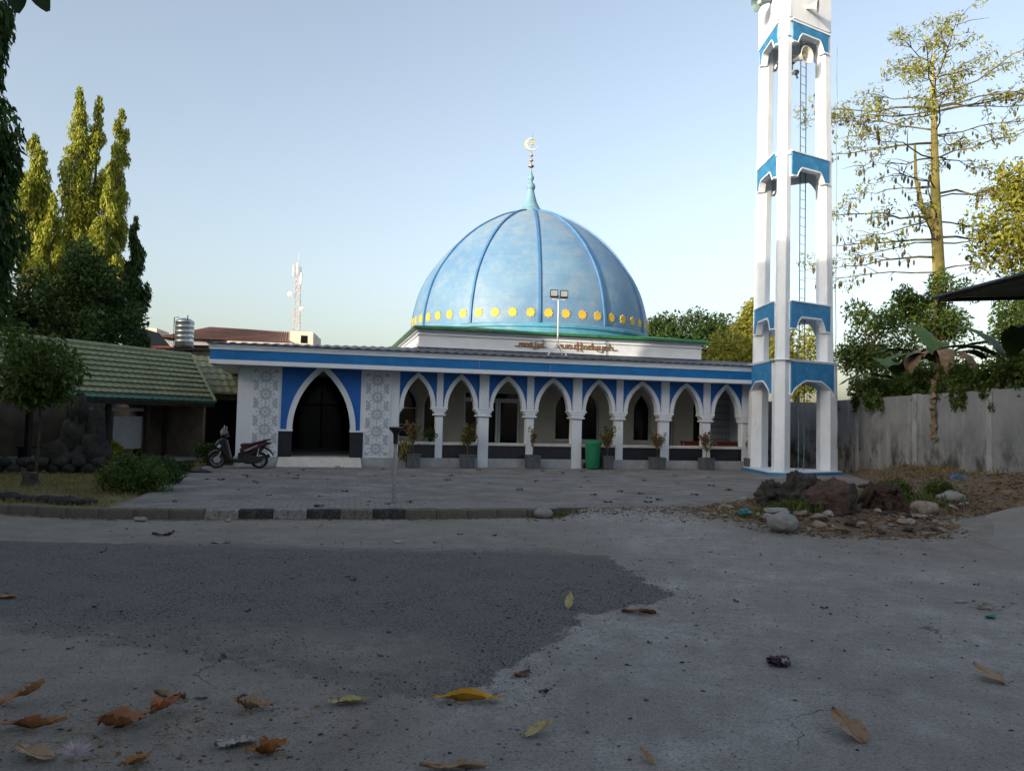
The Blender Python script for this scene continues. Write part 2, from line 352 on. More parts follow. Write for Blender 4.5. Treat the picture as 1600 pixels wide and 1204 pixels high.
def road_mat():
    m = bpy.data.materials.new('road_asphalt_and_worn_concrete'); m.use_nodes = True
    nt = m.node_tree; n = nt.nodes; L = nt.links; b = n['Principled BSDF']
    b.inputs['Roughness'].default_value = 0.88; b.inputs['Specular IOR Level'].default_value = 0.25
    tc = n.new('ShaderNodeTexCoord'); P = tc.outputs['Object']
    def noise(s, d=4, r=0.6):
        z = n.new('ShaderNodeTexNoise'); z.inputs['Scale'].default_value = s; z.inputs['Detail'].default_value = d; z.inputs['Roughness'].default_value = r
        L.new(P, z.inputs['Vector']); return z.outputs['Fac']
    def ramp(f, a, c): 
        r = n.new('ShaderNodeMapRange'); r.inputs[1].default_value = a; r.inputs[2].default_value = c; r.clamp = True
        L.new(f, r.inputs[0]); return r.outputs[0]
    def mix(f, A, B):
        x = n.new('ShaderNodeMix'); x.data_type = 'RGBA'
        if isinstance(f, float): x.inputs[0].default_value = f
        else: L.new(f, x.inputs[0])
        for i, c in ((6, A), (7, B)):
            if isinstance(c, tuple): x.inputs[i].default_value = (*c, 1)
            else: L.new(c, x.inputs[i])
        return x.outputs[2]
    def math_(op, a, c):
        x = n.new('ShaderNodeMath'); x.operation = op
        for i, q in ((0, a), (1, c)):
            if isinstance(q, float): x.inputs[i].default_value = q
            else: L.new(q, x.inputs[i])
        return x.outputs[0]
    def attr(nm):
        a = n.new('ShaderNodeAttribute'); a.attribute_name = nm; return a.outputs['Fac']
    # concrete
    conc = mix(ramp(noise(1.3, 8, 0.7), 0.3, 0.7), (0.275, 0.262, 0.245), (0.47, 0.45, 0.42))
    conc = mix(ramp(noise(4.5, 8, 0.8), 0.42, 0.68), conc, (0.215, 0.196, 0.172))
    conc = mix(ramp(noise(0.55, 7, 0.75), 0.42, 0.66), conc, (0.21, 0.192, 0.168))
    conc = mix(ramp(noise(48, 4, 0.8), 0.44, 0.66), conc, (0.15, 0.147, 0.142))
    conc = mix(ramp(noise(120, 3, 0.8), 0.56, 0.70), conc, (0.42, 0.415, 0.40))
    conc = mix(ramp(noise(17, 6, 0.85), 0.585, 0.64), conc, (0.085, 0.085, 0.085))
    vz = n.new('ShaderNodeTexVoronoi'); vz.inputs['Scale'].default_value = 9.0; L.new(P, vz.inputs['Vector'])
    conc = mix(math_('MULTIPLY', ramp(vz.outputs['Distance'], 0.16, 0.08), ramp(noise(1.7, 2), 0.5, 0.6)), conc, (0.05, 0.05, 0.05))
    # dust
    dust = mix(ramp(noise(3.0, 6), 0.3, 0.7), (0.195, 0.178, 0.154), (0.295, 0.27, 0.232))
    dust = mix(ramp(noise(70, 4, 0.8), 0.45, 0.7), dust, (0.10, 0.094, 0.085))
    dust = mix(ramp(noise(20, 6, 0.85), 0.57, 0.66), dust, (0.075, 0.07, 0.062))
    dust = mix(ramp(noise(130, 3, 0.8), 0.6, 0.72), dust, (0.36, 0.34, 0.31))
    # asphalt: chips
    v = n.new('ShaderNodeTexVoronoi'); v.inputs['Scale'].default_value = 58.0; L.new(P, v.inputs['Vector'])
    chips = mix(ramp(v.outputs['Distance'], 0.15, 0.7), (0.275, 0.268, 0.258), (0.042, 0.042, 0.042))
    asp = mix(ramp(noise(2.2, 5), 0.3, 0.75), chips, (0.165, 0.16, 0.152))
    asp = mix(ramp(noise(30, 4, 0.75), 0.56, 0.66), asp, (0.02, 0.021, 0.024))
    f_as = math_('ADD', attr('asphalt'), math_('MULTIPLY', math_('SUBTRACT', noise(9, 8, 0.85), 0.5), 0.9))
    c = mix(ramp(f_as, 0.40, 0.60), conc, asp)
    f_du = math_('ADD', attr('dust'), math_('MULTIPLY', math_('SUBTRACT', noise(6, 7, 0.8), 0.5), 0.8))
    c = mix(ramp(f_du, 0.35, 0.75), c, dust)
    ck = n.new('ShaderNodeTexVoronoi'); ck.feature = 'DISTANCE_TO_EDGE'; ck.inputs['Scale'].default_value = 0.42
    wp = n.new('ShaderNodeTexNoise'); wp.inputs['Scale'].default_value = 2.2; wp.inputs['Detail'].default_value = 6; L.new(P, wp.inputs['Vector'])
    vm = n.new('ShaderNodeVectorMath'); vm.operation = 'MULTIPLY_ADD'; L.new(wp.outputs['Color'], vm.inputs[0]); vm.inputs[1].default_value = (0.9, 0.9, 0); L.new(P, vm.inputs[2]); L.new(vm.outputs[0], ck.inputs['Vector'])
    crack = math_('MULTIPLY', ramp(ck.outputs['Distance'], 0.003, 0.0008), ramp(noise(0.7, 2), 0.55, 0.62))
    c = mix(crack, c, (0.05, 0.047, 0.042))
    L.new(c, b.inputs['Base Color'])
    h = math_('ADD', math_('MULTIPLY', v.outputs['Distance'], ramp(f_as, 0.4, 0.6)), math_('MULTIPLY', noise(60, 4, 0.7), 0.9))
    bp = n.new('ShaderNodeBump'); bp.inputs['Strength'].default_value = 1.0; bp.inputs['Distance'].default_value = 0.022
    L.new(h, bp.inputs['Height']); L.new(bp.outputs[0], b.inputs['Normal'])
    return m
def rampless(X, Y):
    return -0.15+0.0*X
def road_h(X, Y):
    h = -0.15 + (vnoise(X, Y, 0.5, 3)-0.5)*0.03 + (vnoise(X, Y, 4.0, 9)-0.5)*0.006
    # driveway rises gently to the paving where the kerb stops
    t = sstep(0.75, 1.6, X)*sstep(12.4, 15.0, Y)
    h = h*(1-t) + (-0.012)*t
    # rough broken patch near the camera on the left
    n2 = vnoise(X, Y, 7.0, 31)
    rough = sstep(4.9, 4.3, Y)*sstep(0.5, -1.5, X)
    h += rough*(n2-0.5)*0.045
    # asphalt sits a little proud of the worn concrete edge
    return h+0.012*a_asph(X, Y)
def a_asph(X, Y): 
    d = poly_sd(X, Y, ASPH)+(vnoise(X, Y, 2.2, 5)-0.5)*0.5
    soft = np.where(Y < 6.9+0.0*X, 0.7, 0.22)
    soft = np.where((X > -0.3), 0.16, soft)
    d = d+(vnoise(X, Y, 7.0, 15)-0.5)*0.28
    return np.clip(0.5+d/(2*soft), 0, 1)
def a_dust(X, Y):
    far = sstep(9.9, 10.6, Y)*sstep(14.5, 13, Y)*sstep(3.0, 0.0, X)*0.75
    near = sstep(7.6, 5.9, Y)*sstep(0.6, -1.2, X)*0.8
    right = sstep(2.0, 6.0, X)*0.55*sstep(7.5, 11.0, Y)+sstep(0.5, 2.5, X)*0.12
    mid = sstep(2.2, 1.0, X)*sstep(0.4, 1.5, X)*0.2
    wisp = (vnoise(X, Y, 0.9, 41)-0.5)*0.5
    mid = mid+np.exp(-np.maximum(0, -poly_sd(X, Y, MOUND))/0.7)*0.7
    return np.clip(np.maximum(np.maximum(far, near), right)+wisp+mid, 0, 1)
M['road'] = road_mat()
road = grid('road', -16, 15.5, 1.2, 15.2, 0.05, road_h, M['road'], attr={'asphalt': a_asph, 'dust': a_dust})
tag(road, 'worn grey road of dark asphalt and dusty concrete', None, kind='structure')

M['dirt'] = mat('brown_dirt', (0.12, 0.088, 0.062), 0.95, 0.25, 3.0, dirt=(0.17, 0.145, 0.115), dscale=1.5, bump=0.8, bscale=30)
M['lawn'] = mat('dry_lawn_soil', (0.13, 0.115, 0.05), 0.95, 0.3, 2.0, dirt=(0.07, 0.065, 0.035), dscale=1.0, bump=0.6, bscale=40)
gm = MB(); gm.add([(-600, -400, -0.24), (600, -400, -0.24), (600, 900, -0.24), (-600, 900, -0.24)], [(0, 1, 2, 3)])
tag(gm.build('ground', M['dirt']), 'wide brown earth ground around the place', kind='structure')

# plaza bed and pavers
PLAZA = [(-6.66, 12.98), (-4.4, 13.30), (-2.21, 13.76), (0.7, 14.5), (1.2, 14.75), (3.6, 15.2), (5.2, 17.0), (6.8, 18.6), (9.2, 20.0), (11.0, 23.2), (12.3, 28.8), (12.3, 31.0), (9.5, 29.0), (-8.6, 24.4), (-9.35, 23.9)]
pb = MB(); pb.prism_z(PLAZA, -0.22, -0.014)
M['joint'] = mat('paving_joint_sand', (0.10, 0.095, 0.085), 0.95, 0.2, 9.0)
plaza = tag(pb.build('plaza', M['joint']), 'grey concrete block paving in front of the mosque', kind='structure')
M['paver'] = mat('grey_concrete_paver', (0.215, 0.208, 0.198), 0.9, 0.18, 1.1, dirt=(0.145, 0.138, 0.125), dscale=0.8, dlo=0.45, dhi=0.7, bump=0.25, bscale=50)
pa = R(12.0); pu = np.array([math.cos(pa), math.sin(pa)]); pv = np.array([-math.sin(pa), math.cos(pa)])
PL, PW = 0.24, 0.12
cs = []
for j in range(-20, 190):
    for i in range(-60, 95):
        q = np.array([-6.6, 12.9]) + pu*(i+(0.5 if j % 2 else 0))*PL + pv*j*PW
        cs.append(q)
cs = np.array(cs); sdv = poly_sd(cs[:, 0], cs[:, 1], PLAZA)
cs = cs[sdv > 0.02]
keep = rng.random(len(cs)) > 0.004
cs = cs[keep]
order = np.argsort(np.hypot(cs[:, 0], cs[:, 1])); cs = cs[order]
k = 0.985
tx, ty = PL/2-0.005, PW/2-0.005
base = np.array([(-tx, -ty, -0.03), (tx, -ty, -0.03), (tx, ty, -0.03), (-tx, ty, -0.03), (-tx+.006, -ty+.006, 0), (tx-.006, -ty+.006, 0), (tx-.006, ty-.006, 0), (-tx+.006, ty-.006, 0)])
bf = np.array([(4, 5, 6, 7), (0, 1, 5, 4), (1, 2, 6, 5), (2, 3, 7, 6), (3, 0, 4, 7)])
Rm = np.array([[math.cos(pa), -math.sin(pa), 0], [math.sin(pa), math.cos(pa), 0], [0, 0, 1]])
bw = base @ Rm.T
pz = rng.normal(0, 0.0025, len(cs)) + (vnoise(cs[:, 0], cs[:, 1], 0.35, 71)-0.5)*0.02
rest = np.arange(300, len(cs))
V = bw[None] + np.concatenate([cs[rest], pz[rest, None]], 1)[:, None, :]
tilt = rng.normal(0, 0.012, (len(rest), 2))
V[:, :, 2] += ((V[:, :, :2]-cs[rest][:, None, :])*tilt[:, None, :]).sum(-1)
V = V.reshape(-1, 3)
F = (bf[None]+8*np.arange(len(rest))[:, None, None]).reshape(-1, 4)
po = raw('paver_field', V, F, M['paver'], plaza); tag(po, kind='stuff')
pm = bpy.data.meshes.new('paver'); pm.from_pydata([tuple(x) for x in bw], [], [tuple(x) for x in bf]); pm.materials.append(M['paver'])
for i in range(300):
    o = bpy.data.objects.new('paver', pm); COL.objects.link(o); o.parent = plaza
    o.location = (cs[i, 0], cs[i, 1], pz[i]); o.rotation_euler = (rng.normal(0, 0.01), rng.normal(0, 0.01), 0)

# kerb of separate stones
kerb = thing('kerb', 'low roadside kerb, partly painted black and white, before the paving', 'kerb', (0, 0, 0))
pts = [Vector((x, y, 0)) for x, y in KERB]; seg = []; acc = 0
for a, c in zip(pts[:-1], pts[1:]): seg.append((acc, acc+(c-a).length, a, c)); acc += (c-a).length
def kp(s):
    for s0, s1, a, c in seg:
        if s <= s1: return a.lerp(c, (s-s0)/(s1-s0))
    return pts[-1]
s = 0.0; kl = 0.56
while s < acc-0.3:
    e = min(s+kl, acc); a, c = kp(s), kp(e); mid = (a+c)/2; d = (c-a); ang = math.atan2(d.y, d.x); ln = d.length
    X = mid.x
    if X < -5.15: mm = M['kerb']
    elif X > -1.2: mm = M['kerb']
    else:
        i = int(round((X+4.85)/0.56)); mm = [M['kerb_white'], M['kerb_black'], M['kerb_white'], M['kerb_black'], M['kerb_faded'], M['kerb_black'], M['kerb']][max(0, min(6, i))]
    mb = MB(); hx = ln/2-0.004
    poly = [(-0.03, -0.26), (0.17, -0.26), (0.17, 0.008), (0.03, 0.012), (0.0, -0.012)]
    P = [(-hx, y, z) for y, z in poly]+[(hx, y, z) for y, z in poly]
    n5 = 5
    mb.add(P, [tuple(range(n5)), tuple(range(2*n5-1, n5-1, -1))]+[(q, n5+q, n5+(q+1) % n5, (q+1) % n5) for q in range(n5)])
    o = mb.build('kerb_stone', mm, kerb, (mid.x, mid.y, random.uniform(-.006, .006)), bevel=0.006); o.rotation_euler = (random.uniform(-.01, .01), random.uniform(-.008, .008), ang)
    s = e

# lawn on the left
def lawn_h(X, Y): return -0.02+(vnoise(X, Y, 0.8, 13)-0.5)*0.10+(vnoise(X, Y, 5, 19)-0.5)*0.03
LAWN = [(-15.0, 14.75), (-12.0, 14.05), (-10.2, 13.57), (-8.68, 13.25), (-7.4, 13.02), (-6.72, 12.98), (-9.4, 23.9), (-10.5, 27), (-30, 60), (-40, 20)]
lo = grid('lawn', -40, -6.5, 12.8, 60, 0.25, lambda X, Y: np.where(poly_sd(X, Y, LAWN) > 0.0, lawn_h(X, Y), -0.23), M['lawn'])
tag(lo, 'dry garden lawn left of the paving', kind='structure')
n = 26000
c = np.stack([rng.uniform(-14.5, -6.6, n), rng.uniform(13.0, 20.5, n)], 1)
ok = (poly_sd(c[:, 0], c[:, 1], LAWN) > 0.08) & (vnoise(c[:, 0], c[:, 1], 1.2, 23) > 0.36)
c = c[ok]; hz = lawn_h(c[:, 0], c[:, 1]); ln = rng.uniform(0.03, 0.10, len(c))
D = unit(np.stack([rng.normal(0, 0.45, len(c)), rng.normal(0, 0.45, len(c)), np.ones(len(c))], 1))
V, F = leaf_arrays(np.stack([c[:, 0], c[:, 1], hz+ln*0.4], 1), D, ln*1.3, 0.012)
tag(raw('lawn_grass', V, F, M['grass_dry'], rnd=rng.random(len(c))), 'short dry yellow grass on the garden lawn', 'grass', kind='stuff')

# dirt bank and rubble on the right
def bank_h(X, Y):
    d = poly_sd(X, Y, MOUND); m = sstep(-0.1, 0.9, d)
    h = -0.17+m*0.17
    h = h + m*(vnoise(X, Y, 1.1, 51)-0.35)*0.28
    h = h + m*sstep(8.5, 12.2, X)*0.50*sstep(29, 22, Y)
    h = h + m*np.exp(-(((X-10.8)/1.6)**2+((Y-17.6)/1.5)**2))*0.22
    h = h + m*(vnoise(X, Y, 6, 57)-0.5)*0.07
    return h
bank = grid('dirt_bank', 2.8, 14.0, 12.0, 29.5, 0.1, bank_h, M['dirt'])
tag(bank, 'brown dirt bank strewn with rubble beside the concrete wall', kind='structure')
def ramp_h(X, Y):
    d = poly_sd(X, Y, RAMP)
    e = ((X-8.05)*5.7-(Y-14.3)*0.85)/5.763            # distance from its foot line
    h = -0.155+sstep(-0.1, 2.3, e)*0.33
    return np.where(d > -0.06, h+(vnoise(X, Y, 1.5, 61)-0.5)*0.02, -0.32)
M['ramp'] = mat('smooth_ramp_concrete', (0.205, 0.196, 0.175), 0.9, 0.10, 1.5, dirt=(0.15, 0.13, 0.105), dscale=1.2, bump=0.25, bscale=40)
rp = grid('ramp', 6.8, 15.0, 7.4, 15.6, 0.06, ramp_h, M['ramp'])
tag(rp, 'pale concrete ramp rising at the right edge', kind='structure')

# ================================================================== MOSQUE
TH = R(14.17)
mosque = thing('mosque', 'white and blue mosque with pointed arcade and big blue ribbed dome', 'mosque', (-8.49, 24.07, 0), TH)
def MP(name, fn, m, parent=None, smooth=False, bevel=0.0):
    mb = MB(); fn(mb); return mb.build(name, m, parent or mosque, smooth=smooth, bevel=bevel)
def B(*a): return lambda mb: mb.box(*a)
XR = 18.6
# plinth and steps
MP('plinth', lambda mb: (mb.box(-0.14, 1.17, -0.05, 2.6, 0.0-0.05, 0.29), mb.box(3.76, 4.95, -0.05, 2.6, -0.05, 0.29), mb.box(4.952, XR, -0.05, 2.6, -0.05, 0.30)), M['grey_plinth'])
def step(mb):
    P = [(1.15, -0.48, -0.05), (3.78, -0.48, -0.05), (3.74, -0.06, 0.285), (1.2, -0.06, 0.285), (1.2, 0.4, 0.285), (3.74, 0.4, 0.285), (1.2, 0.4, -0.05), (3.74, 0.4, -0.05)]
    mb.add(P, [(0, 1, 2, 3), (3, 2, 5, 4), (0, 3, 4, 6), (1, 7, 5, 2), (6, 4, 5, 7), (0, 6, 7, 1)])
MP('entrance_step', step, M['bench_stone'])
MP('veranda_floor', B(-0.1, XR, 0.402, 6.4, 0.2, 0.302), M['floor_tile'])
# left block walls
MP('wall', B(-0.1, 0.30, 0.0, 0.22, 0.291, 3.13), M['white'])
MP('wall', B(0.302, 1.22, 0.0, 0.22, 0.291, 3.13), M['white'])
MP('wall', B(3.70, 4.95, 0.0, 0.22, 0.291, 3.13), M['white'])
MP('side_wall', B(-0.1, 0.1, 0.222, 16.5, 0.0, 3.13), M['white'])
MP('porch_wall', B(4.72, 4.94, 0.222, 6.4, 0.303, 3.13), M['beige'])
MP('porch_wall', B(0.102, 0.3, 0.222, 6.4, 0.303, 3.13), M['beige'])
# lattice panels
def petals(mb, w, h, pitch):
    def poly(cx, cz, pts):
        mb.prism([(cx+x, cz+z) for x, z in pts], -0.046, -0.030)
    def rot(pts, a, dx=0.0): return [(x*math.cos(a)-z*math.sin(a), x*math.sin(a)+z*math.cos(a)) for x, z in pts]
    kite = [(0.068, 0), (0.14, 0.034), (0.185, 0.028), (0.212, 0), (0.185, -0.028), (0.14, -0.034)]
    small = [(0.228, 0), (0.252, 0.032), (0.278, 0), (0.252, -0.032)]
    n = int(h/pitch)+1; z0 = -h/2
    cen = [(0, h/2-0.26-k*pitch, 12) for k in range(n)]+[(sx*w*0.5, h/2-0.26-(k+0.5)*pitch, 12) for k in range(-1, n) for sx in (-1, 1)]
    for cx, cz, m in cen:
        hex_ = [(0.045*math.cos(2*PI*i/8), 0.045*math.sin(2*PI*i/8)) for i in range(8)]
        full = abs(cx) < 1e-6
        if full and abs(cz) < h/2-0.05: poly(cx, cz, hex_)
        elif not full and abs(cz) < h/2-0.06: poly(cx*0.9, cz, [(x*0.75, z*0.9) for x, z in hex_])
        for i in range(m):
            a = 2*PI*i/m+(0 if full else PI/m)
            for sh in ((kite, small) if full else ([(x*0.86, z*0.95) for x, z in kite],)):
                q = rot(sh, a); gx = cx+sum(x for x, z in q)/len(q); gz = cz+sum(z for x, z in q)/len(q)
                if abs(gx) < w/2-0.025 and abs(gz) < h/2-0.04: poly(cx, cz, q)
for cx in (0.745, 4.225):
    pn = MP('lattice_panel', lambda mb: mb.box(cx-0.42, cx+0.42, -0.03, -0.001, 0.292, 3.118), M['white_trim'])
    pn['label'] = 'white panel with grey star rosette cut-outs'
    pm_ = MB(); petals(pm_, 0.74, 2.74, 0.555)
    o = pm_.build('rosette_pattern', M['pattern_grey'], pn, (cx, 0.0, 1.70)); tag(o, kind='stuff')

def arc_x(w, h, z):        # half-opening at height z for a pointed arch of half width w and height h
    Rr = (w*w+h*h)/(2*w); q = max(0.0, Rr*Rr-z*z); return max(0.0, w-Rr+math.sqrt(q))
def pointed(xc, w, zs, h, t, xa, xb, ztop, y0, y1, ys0, ys1, frame_name='arch', foot=None):
    """arch frame of thickness t round an opening, and the spandrels out to xa/xb"""
    Rr = (w*w+h*h)/(2*w); Ro = Rr+t; n = 22
    fr = MB(); sp = []
    zo_ap = math.sqrt(max(0, Ro*Ro-(Rr-w)**2)); zt = min(ztop-zs-0.002, zo_ap)
    zz = sorted(set([zt*(i/n) for i in range(n+1)]+[h]))
    zz = [z for z in zz if z <= zt+1e-6]
    for sg in (-1, 1):
        A = []; Bq = []; Cq = []
        for z in zz:
            xi = max(0.0, (w-Rr)+math.sqrt(max(0, Rr*Rr-z*z))) if z < h else 0.0
            xo = max(0.0, (w-Rr)+math.sqrt(max(0, Ro*Ro-z*z)))
            A.append((xc+sg*max(xi, 0.0008), zs+z)); Bq.append((xc+sg*max(xo, 0.001), zs+z))
            Cq.append(((xb if sg > 0 else xa), zs+z))
        fr.strip(A, Bq, y0, y1)
        m = MB()
        if abs(Cq[0][0]-xc) > abs(Bq[0][0]-xc): 
            m.strip([(x+sg*0.001, z) for x, z in Bq], Cq, ys0, ys1)
        sp.append(m)
    f = fr.build(frame_name, M['white_trim'], mosque)
    for m in sp:
        if m.v: m.build('spandrel', M['blue_spandrel'], f)
    return f
# big entrance arch
pointed(2.485, 0.905, 1.16, 1.90, 0.17, 1.222, 3.698, 3.128, -0.04, 0.26, 0.02, 0.20, 'entrance_arch')
for xa, xb in ((1.17, 1.58), (3.39, 3.80)):
    o = MP('pilaster', B(xa, xb, -0.055, 0.28, 0.288, 1.10), M['dark_tile']); o['label'] = 'dark tiled pilaster'
    MP('capital', B(xa-0.02, xb+0.02, -0.065, 0.29, 1.102, 1.158), M['white_trim'])
# entrance interior
MP('glass_wall', B(0.3, 4.72, 6.2, 6.22, 0.303, 3.128), M['glass'])
gf = MP('door_frame', lambda mb: [mb.box(x-0.03, x+0.03, 6.12, 6.198, 0.303, 2.7) for x in (0.6, 1.6, 2.5, 3.4, 4.4)]+[mb.box(0.3, 4.72, 6.13, 6.197, 2.0, 2.07)], M['dark_wood'])
# ---- arcade
cols = [(6.285, 0.24, 0), (7.78, 0.35, 1), (9.42, 0.27, 0), (11.10, 0.35, 1), (12.70, 0.28, 0), (14.45, 0.34, 0), (16.10, 0.30, 0), (17.70, 0.34, 0)]
for (xc, w, maj) in cols:
    zb = -0.02 if maj else 0.302; yf = -0.09 if maj else -0.02
    cm = MB(); cm.box(xc-w/2, xc+w/2, yf, 0.26, zb, 1.70)
    cl = cm.build('column', M['white_trim'], mosque, bevel=0.008)
    cm = MB()
    # slab, two rolled corbels and the upper pilaster
    cm.box(xc-w/2-0.085, xc+w/2+0.085, yf-0.06, 0.30, 1.702, 1.765)
    cm.box(xc-w/2-0.045, xc+w/2+0.045, yf-0.03, 0.28, 1.767, 1.83)
    cm.box(xc-w/2-0.095, xc+w/2+0.095, yf-0.035, 0.28, 1.832, 1.905)
    cm.box(xc-w/2-0.155, xc+w/2+0.155, yf-0.04, 0.28, 1.907, 1.985)
    cm.build('capital', M['white_trim'], cl, bevel=0.012)
    cm = MB(); cm.box(xc-w/2+0.012, xc+w/2-0.012, yf-0.005, 0.24, 1.987, 3.125)
    cm.build('upper_pilaster', M['white_trim'], cl)
cm = MB()
for z0, z1, d in ((1.767, 1.83, 0.04), (1.832, 1.905, 0.09), (1.907, 1.985, 0.15)): cm.box(4.952, 4.952+d, -0.02, 0.28, z0, z1)
cm.build('corbel', M['white_trim'], mosque, bevel=0.01)
edges = [(4.952-0.01, 0.0)]+[(c, w) for c, w, _ in cols]
for i in range(len(cols)):
    xa = (4.952 if i == 0 else cols[i-1][0]+cols[i-1][1]/2-0.012); xb = cols[i][0]-cols[i][1]/2+0.012
    ia = (4.952+0.14 if i == 0 else cols[i-1][0]+cols[i-1][1]/2+0.15); ib = cols[i][0]-cols[i][1]/2-0.15
    xc = (ia+ib)/2; w = (ib-ia)/2
    pointed(xc, w, 1.988, 0.965, 0.135, xa, xb, 3.126, -0.03, 0.24, 0.03, 0.20)
    x0, x1 = (4.953 if i == 0 else cols[i-1][0]+cols[i-1][1]/2+0.002), cols[i][0]-cols[i][1]/2-0.002
    bn = MP('bench', B(x0, x1, -0.06, 0.40, 0.735, 0.83), M['bench_stone'], bevel=0.008)
    MP('bench_wall', B(x0, x1, 0.0, 0.30, 0.302, 0.733), M['dark_tile'], bn)
# ---- veranda back wall with openings
def wall_open(mb, x0, x1, z0, z1, y0, y1, ops):
    x = x0
    for (a, b_, zs, zsp, zap) in ops:
        if a > x: mb.box(x, a, y0, y1, z0, z1)
        if zs > z0: mb.box(a, b_, y0, y1, z0, zs)
        xc, w, h = (a+b_)/2, (b_-a)/2, zap-zsp
        A = []; Bq = []
        for i in range(17):
            t = -1+2*i/16; xx = xc+w*t
            # invert the arch curve
            if h > 1e-6:
                Rr = (w*w+h*h)/(2*w); d = w*abs(t); zz = math.sqrt(max(0, Rr*Rr-(d-w+Rr)**2))
            else: zz = 0
            A.append((xx, zsp+zz)); Bq.append((xx, z1))
        mb.strip(A, Bq, y0, y1); x = b_
    if x < x1: mb.box(x, x1, y0, y1, z0, z1)
wins = [(5.20, 5.88, 0.89, 2.0, 2.66), (6.10, 6.76, 0.89, 2.0, 2.62), (11.14, 11.82, 0.89, 2.0, 2.65), (12.2, 12.92, 0.89, 2.0, 2.67), (14.36, 15.09, 0.89, 2.0, 2.72), (15.62, 16.06, 0.35, 2.3, 2.6), (16.92, 17.34, 0.35, 2.3, 2.6)]
ops = sorted(wins+[(7.60, 9.74, 0.303, 2.66, 2.66)])
bw_ = MP('veranda_wall', lambda mb: wall_open(mb, 4.95, XR+1.6, 0.303, 3.13, 2.6, 2.85, ops), M['beige'])
for (a, b_, zs, zsp, zap) in wins:
    wn_ = MP('window', B(a-0.02, b_+0.02, 2.78, 2.80, zs, zap), M['glass'])
    def fr(mb):
        mb.box(a, a+0.045, 2.70, 2.775, zs, zsp); mb.box(b_-0.045, b_, 2.70, 2.775, zs, zsp); mb.box(a+0.046, b_-0.046, 2.70, 2.775, zs, zs+0.045)
        w = (b_-a)/2; xc = (a+b_)/2; h = zap-zsp; Rr = (w*w+h*h)/(2*w)
        for sg in (-1, 1):
            A = []; Bq = []
            for i in range(11):
                z = h*i/10*0.97; xo = (w-Rr)+math.sqrt(max(0, Rr*Rr-z*z)); A.append((xc+sg*max(xo, 0.003), zsp+z)); Bq.append((xc+sg*max(xo-0.045, 0.001), zsp+z))
            mb.strip(A, Bq, 2.70, 2.775)
    MP('frame', fr, M['alu'], wn_)
    MP('sill', B(a-0.06, b_+0.06, 2.56, 2.599, zs-0.07, zs-0.005), M['bench_stone'], wn_)
# notice panes in the first window
MP('window_bar', lambda mb: (mb.box(5.246, 5.84, 2.715, 2.77, 1.95, 1.98), mb.box(5.246, 5.84, 2.715, 2.77, 1.35, 1.38)), M['alu'])
dr = MP('door', B(7.62, 9.72, 2.74, 2.76, 0.303, 2.66), M['glass']); dr['label'] = 'aluminium framed glass double door'
def dfr(mb):
    for x in (7.635, 8.12, 9.705): mb.box(x-0.035, x+0.035, 2.66, 2.738, 0.303, 2.655)
    for x in (8.86, 8.965): mb.box(x-0.045, x+0.045, 2.655, 2.738, 0.303, 2.34)
    for xa, xb in ((7.672, 8.083), (8.157, 9.668)):
        mb.box(xa, xb, 2.662, 2.737, 2.345, 2.41); mb.box(xa, xb, 2.662, 2.737, 2.60, 2.654)
    for xa, xb in ((7.672, 8.083), (8.157, 8.812), (9.012, 9.668)):
        mb.box(xa, xb, 2.663, 2.737, 0.305, 0.42); mb.box(xa, xb, 2.663, 2.737, 2.26, 2.34)
MP('frame', dfr, M['alu'], dr)
for x in (8.84, 8.985): MP('handle', B(x-0.015, x+0.015, 2.60, 2.62, 1.15, 1.6), M['silver'], dr)
for x, w in ((7.0, 0.02), (10.35, 0.02), (13.6, 0.02)): MP('wall_joint', B(x-w, x+w, 2.585, 2.599, 0.31, 3.1), M['beige'])
# patterned tile screen at the right end of the veranda
ts = MP('tile_screen', B(17.52, 19.0, 2.40, 2.5, 0.303, 3.1), M['pattern_grey']); ts['label'] = 'grey tile screen with rows of dark marks'
def marks(mb):
    for r_ in range(6):
        for k in range(9):
            x = 17.62+k*0.155; z = 1.0+r_*0.27
            mb.prism([(x-0.045, z), (x, z-0.03), (x+0.045, z), (x, z+0.012)], 2.388, 2.398)
    for k in range(11): mb.box(17.53, 18.99, 2.39, 2.399, 0.5+k*0.27-0.005, 0.5+k*0.27+0.005)
o = MP('tile_marks', marks, M['dark_tile'], ts); tag(o, kind='stuff')
# ceiling, soffit
MP('veranda_ceiling', B(-0.1, XR, 0.27, 6.6, 3.131, 3.17), M['ceiling'])
MP('beam', B(4.952, XR, 0.0, 0.26, 3.127, 3.2), M['white_trim'])
MP('end_wall', B(XR-0.2, XR, 0.0, 2.39, 0.303, 3.126), M['white'])
# fascia: three stepped bands round the front and left side
FX0, FX1, FY0 = -0.86, XR+0.7, -0.70
def band(mb, out, z0, z1):
    mb.box(FX0-out, FX1+out, FY0-out, FY0+0.12, z0, z1)
    mb.box(FX0-out, FX0+0.12, FY0+0.1201, 17.2, z0, z1)
MP('fascia_band', lambda mb: band(mb, 0.03, 3.115, 3.249), M['white_trim'])
fb = MP('fascia', lambda mb: band(mb, 0.0, 3.251, 3.553), M['blue_fascia']); fb['label'] = 'blue painted fascia band'
MP('fascia_joint', lambda mb: [mb.box(x-0.004, x+0.004, FY0-0.003, FY0-0.001, 3.27, 3.54) for x in (7.45, 9.9)], M['pattern_grey'], fb)
MP('cornice', lambda mb: (band(mb, 0.03, 3.555, 3.62), band(mb, 0.045, 3.622, 3.665), band(mb, 0.065, 3.667, 3.735)), M['white_trim'])
MP('soffit', B(FX0+0.121, FX1-0.01, FY0+0.121, 0.0, 3.128, 3.16), M['ceiling'])
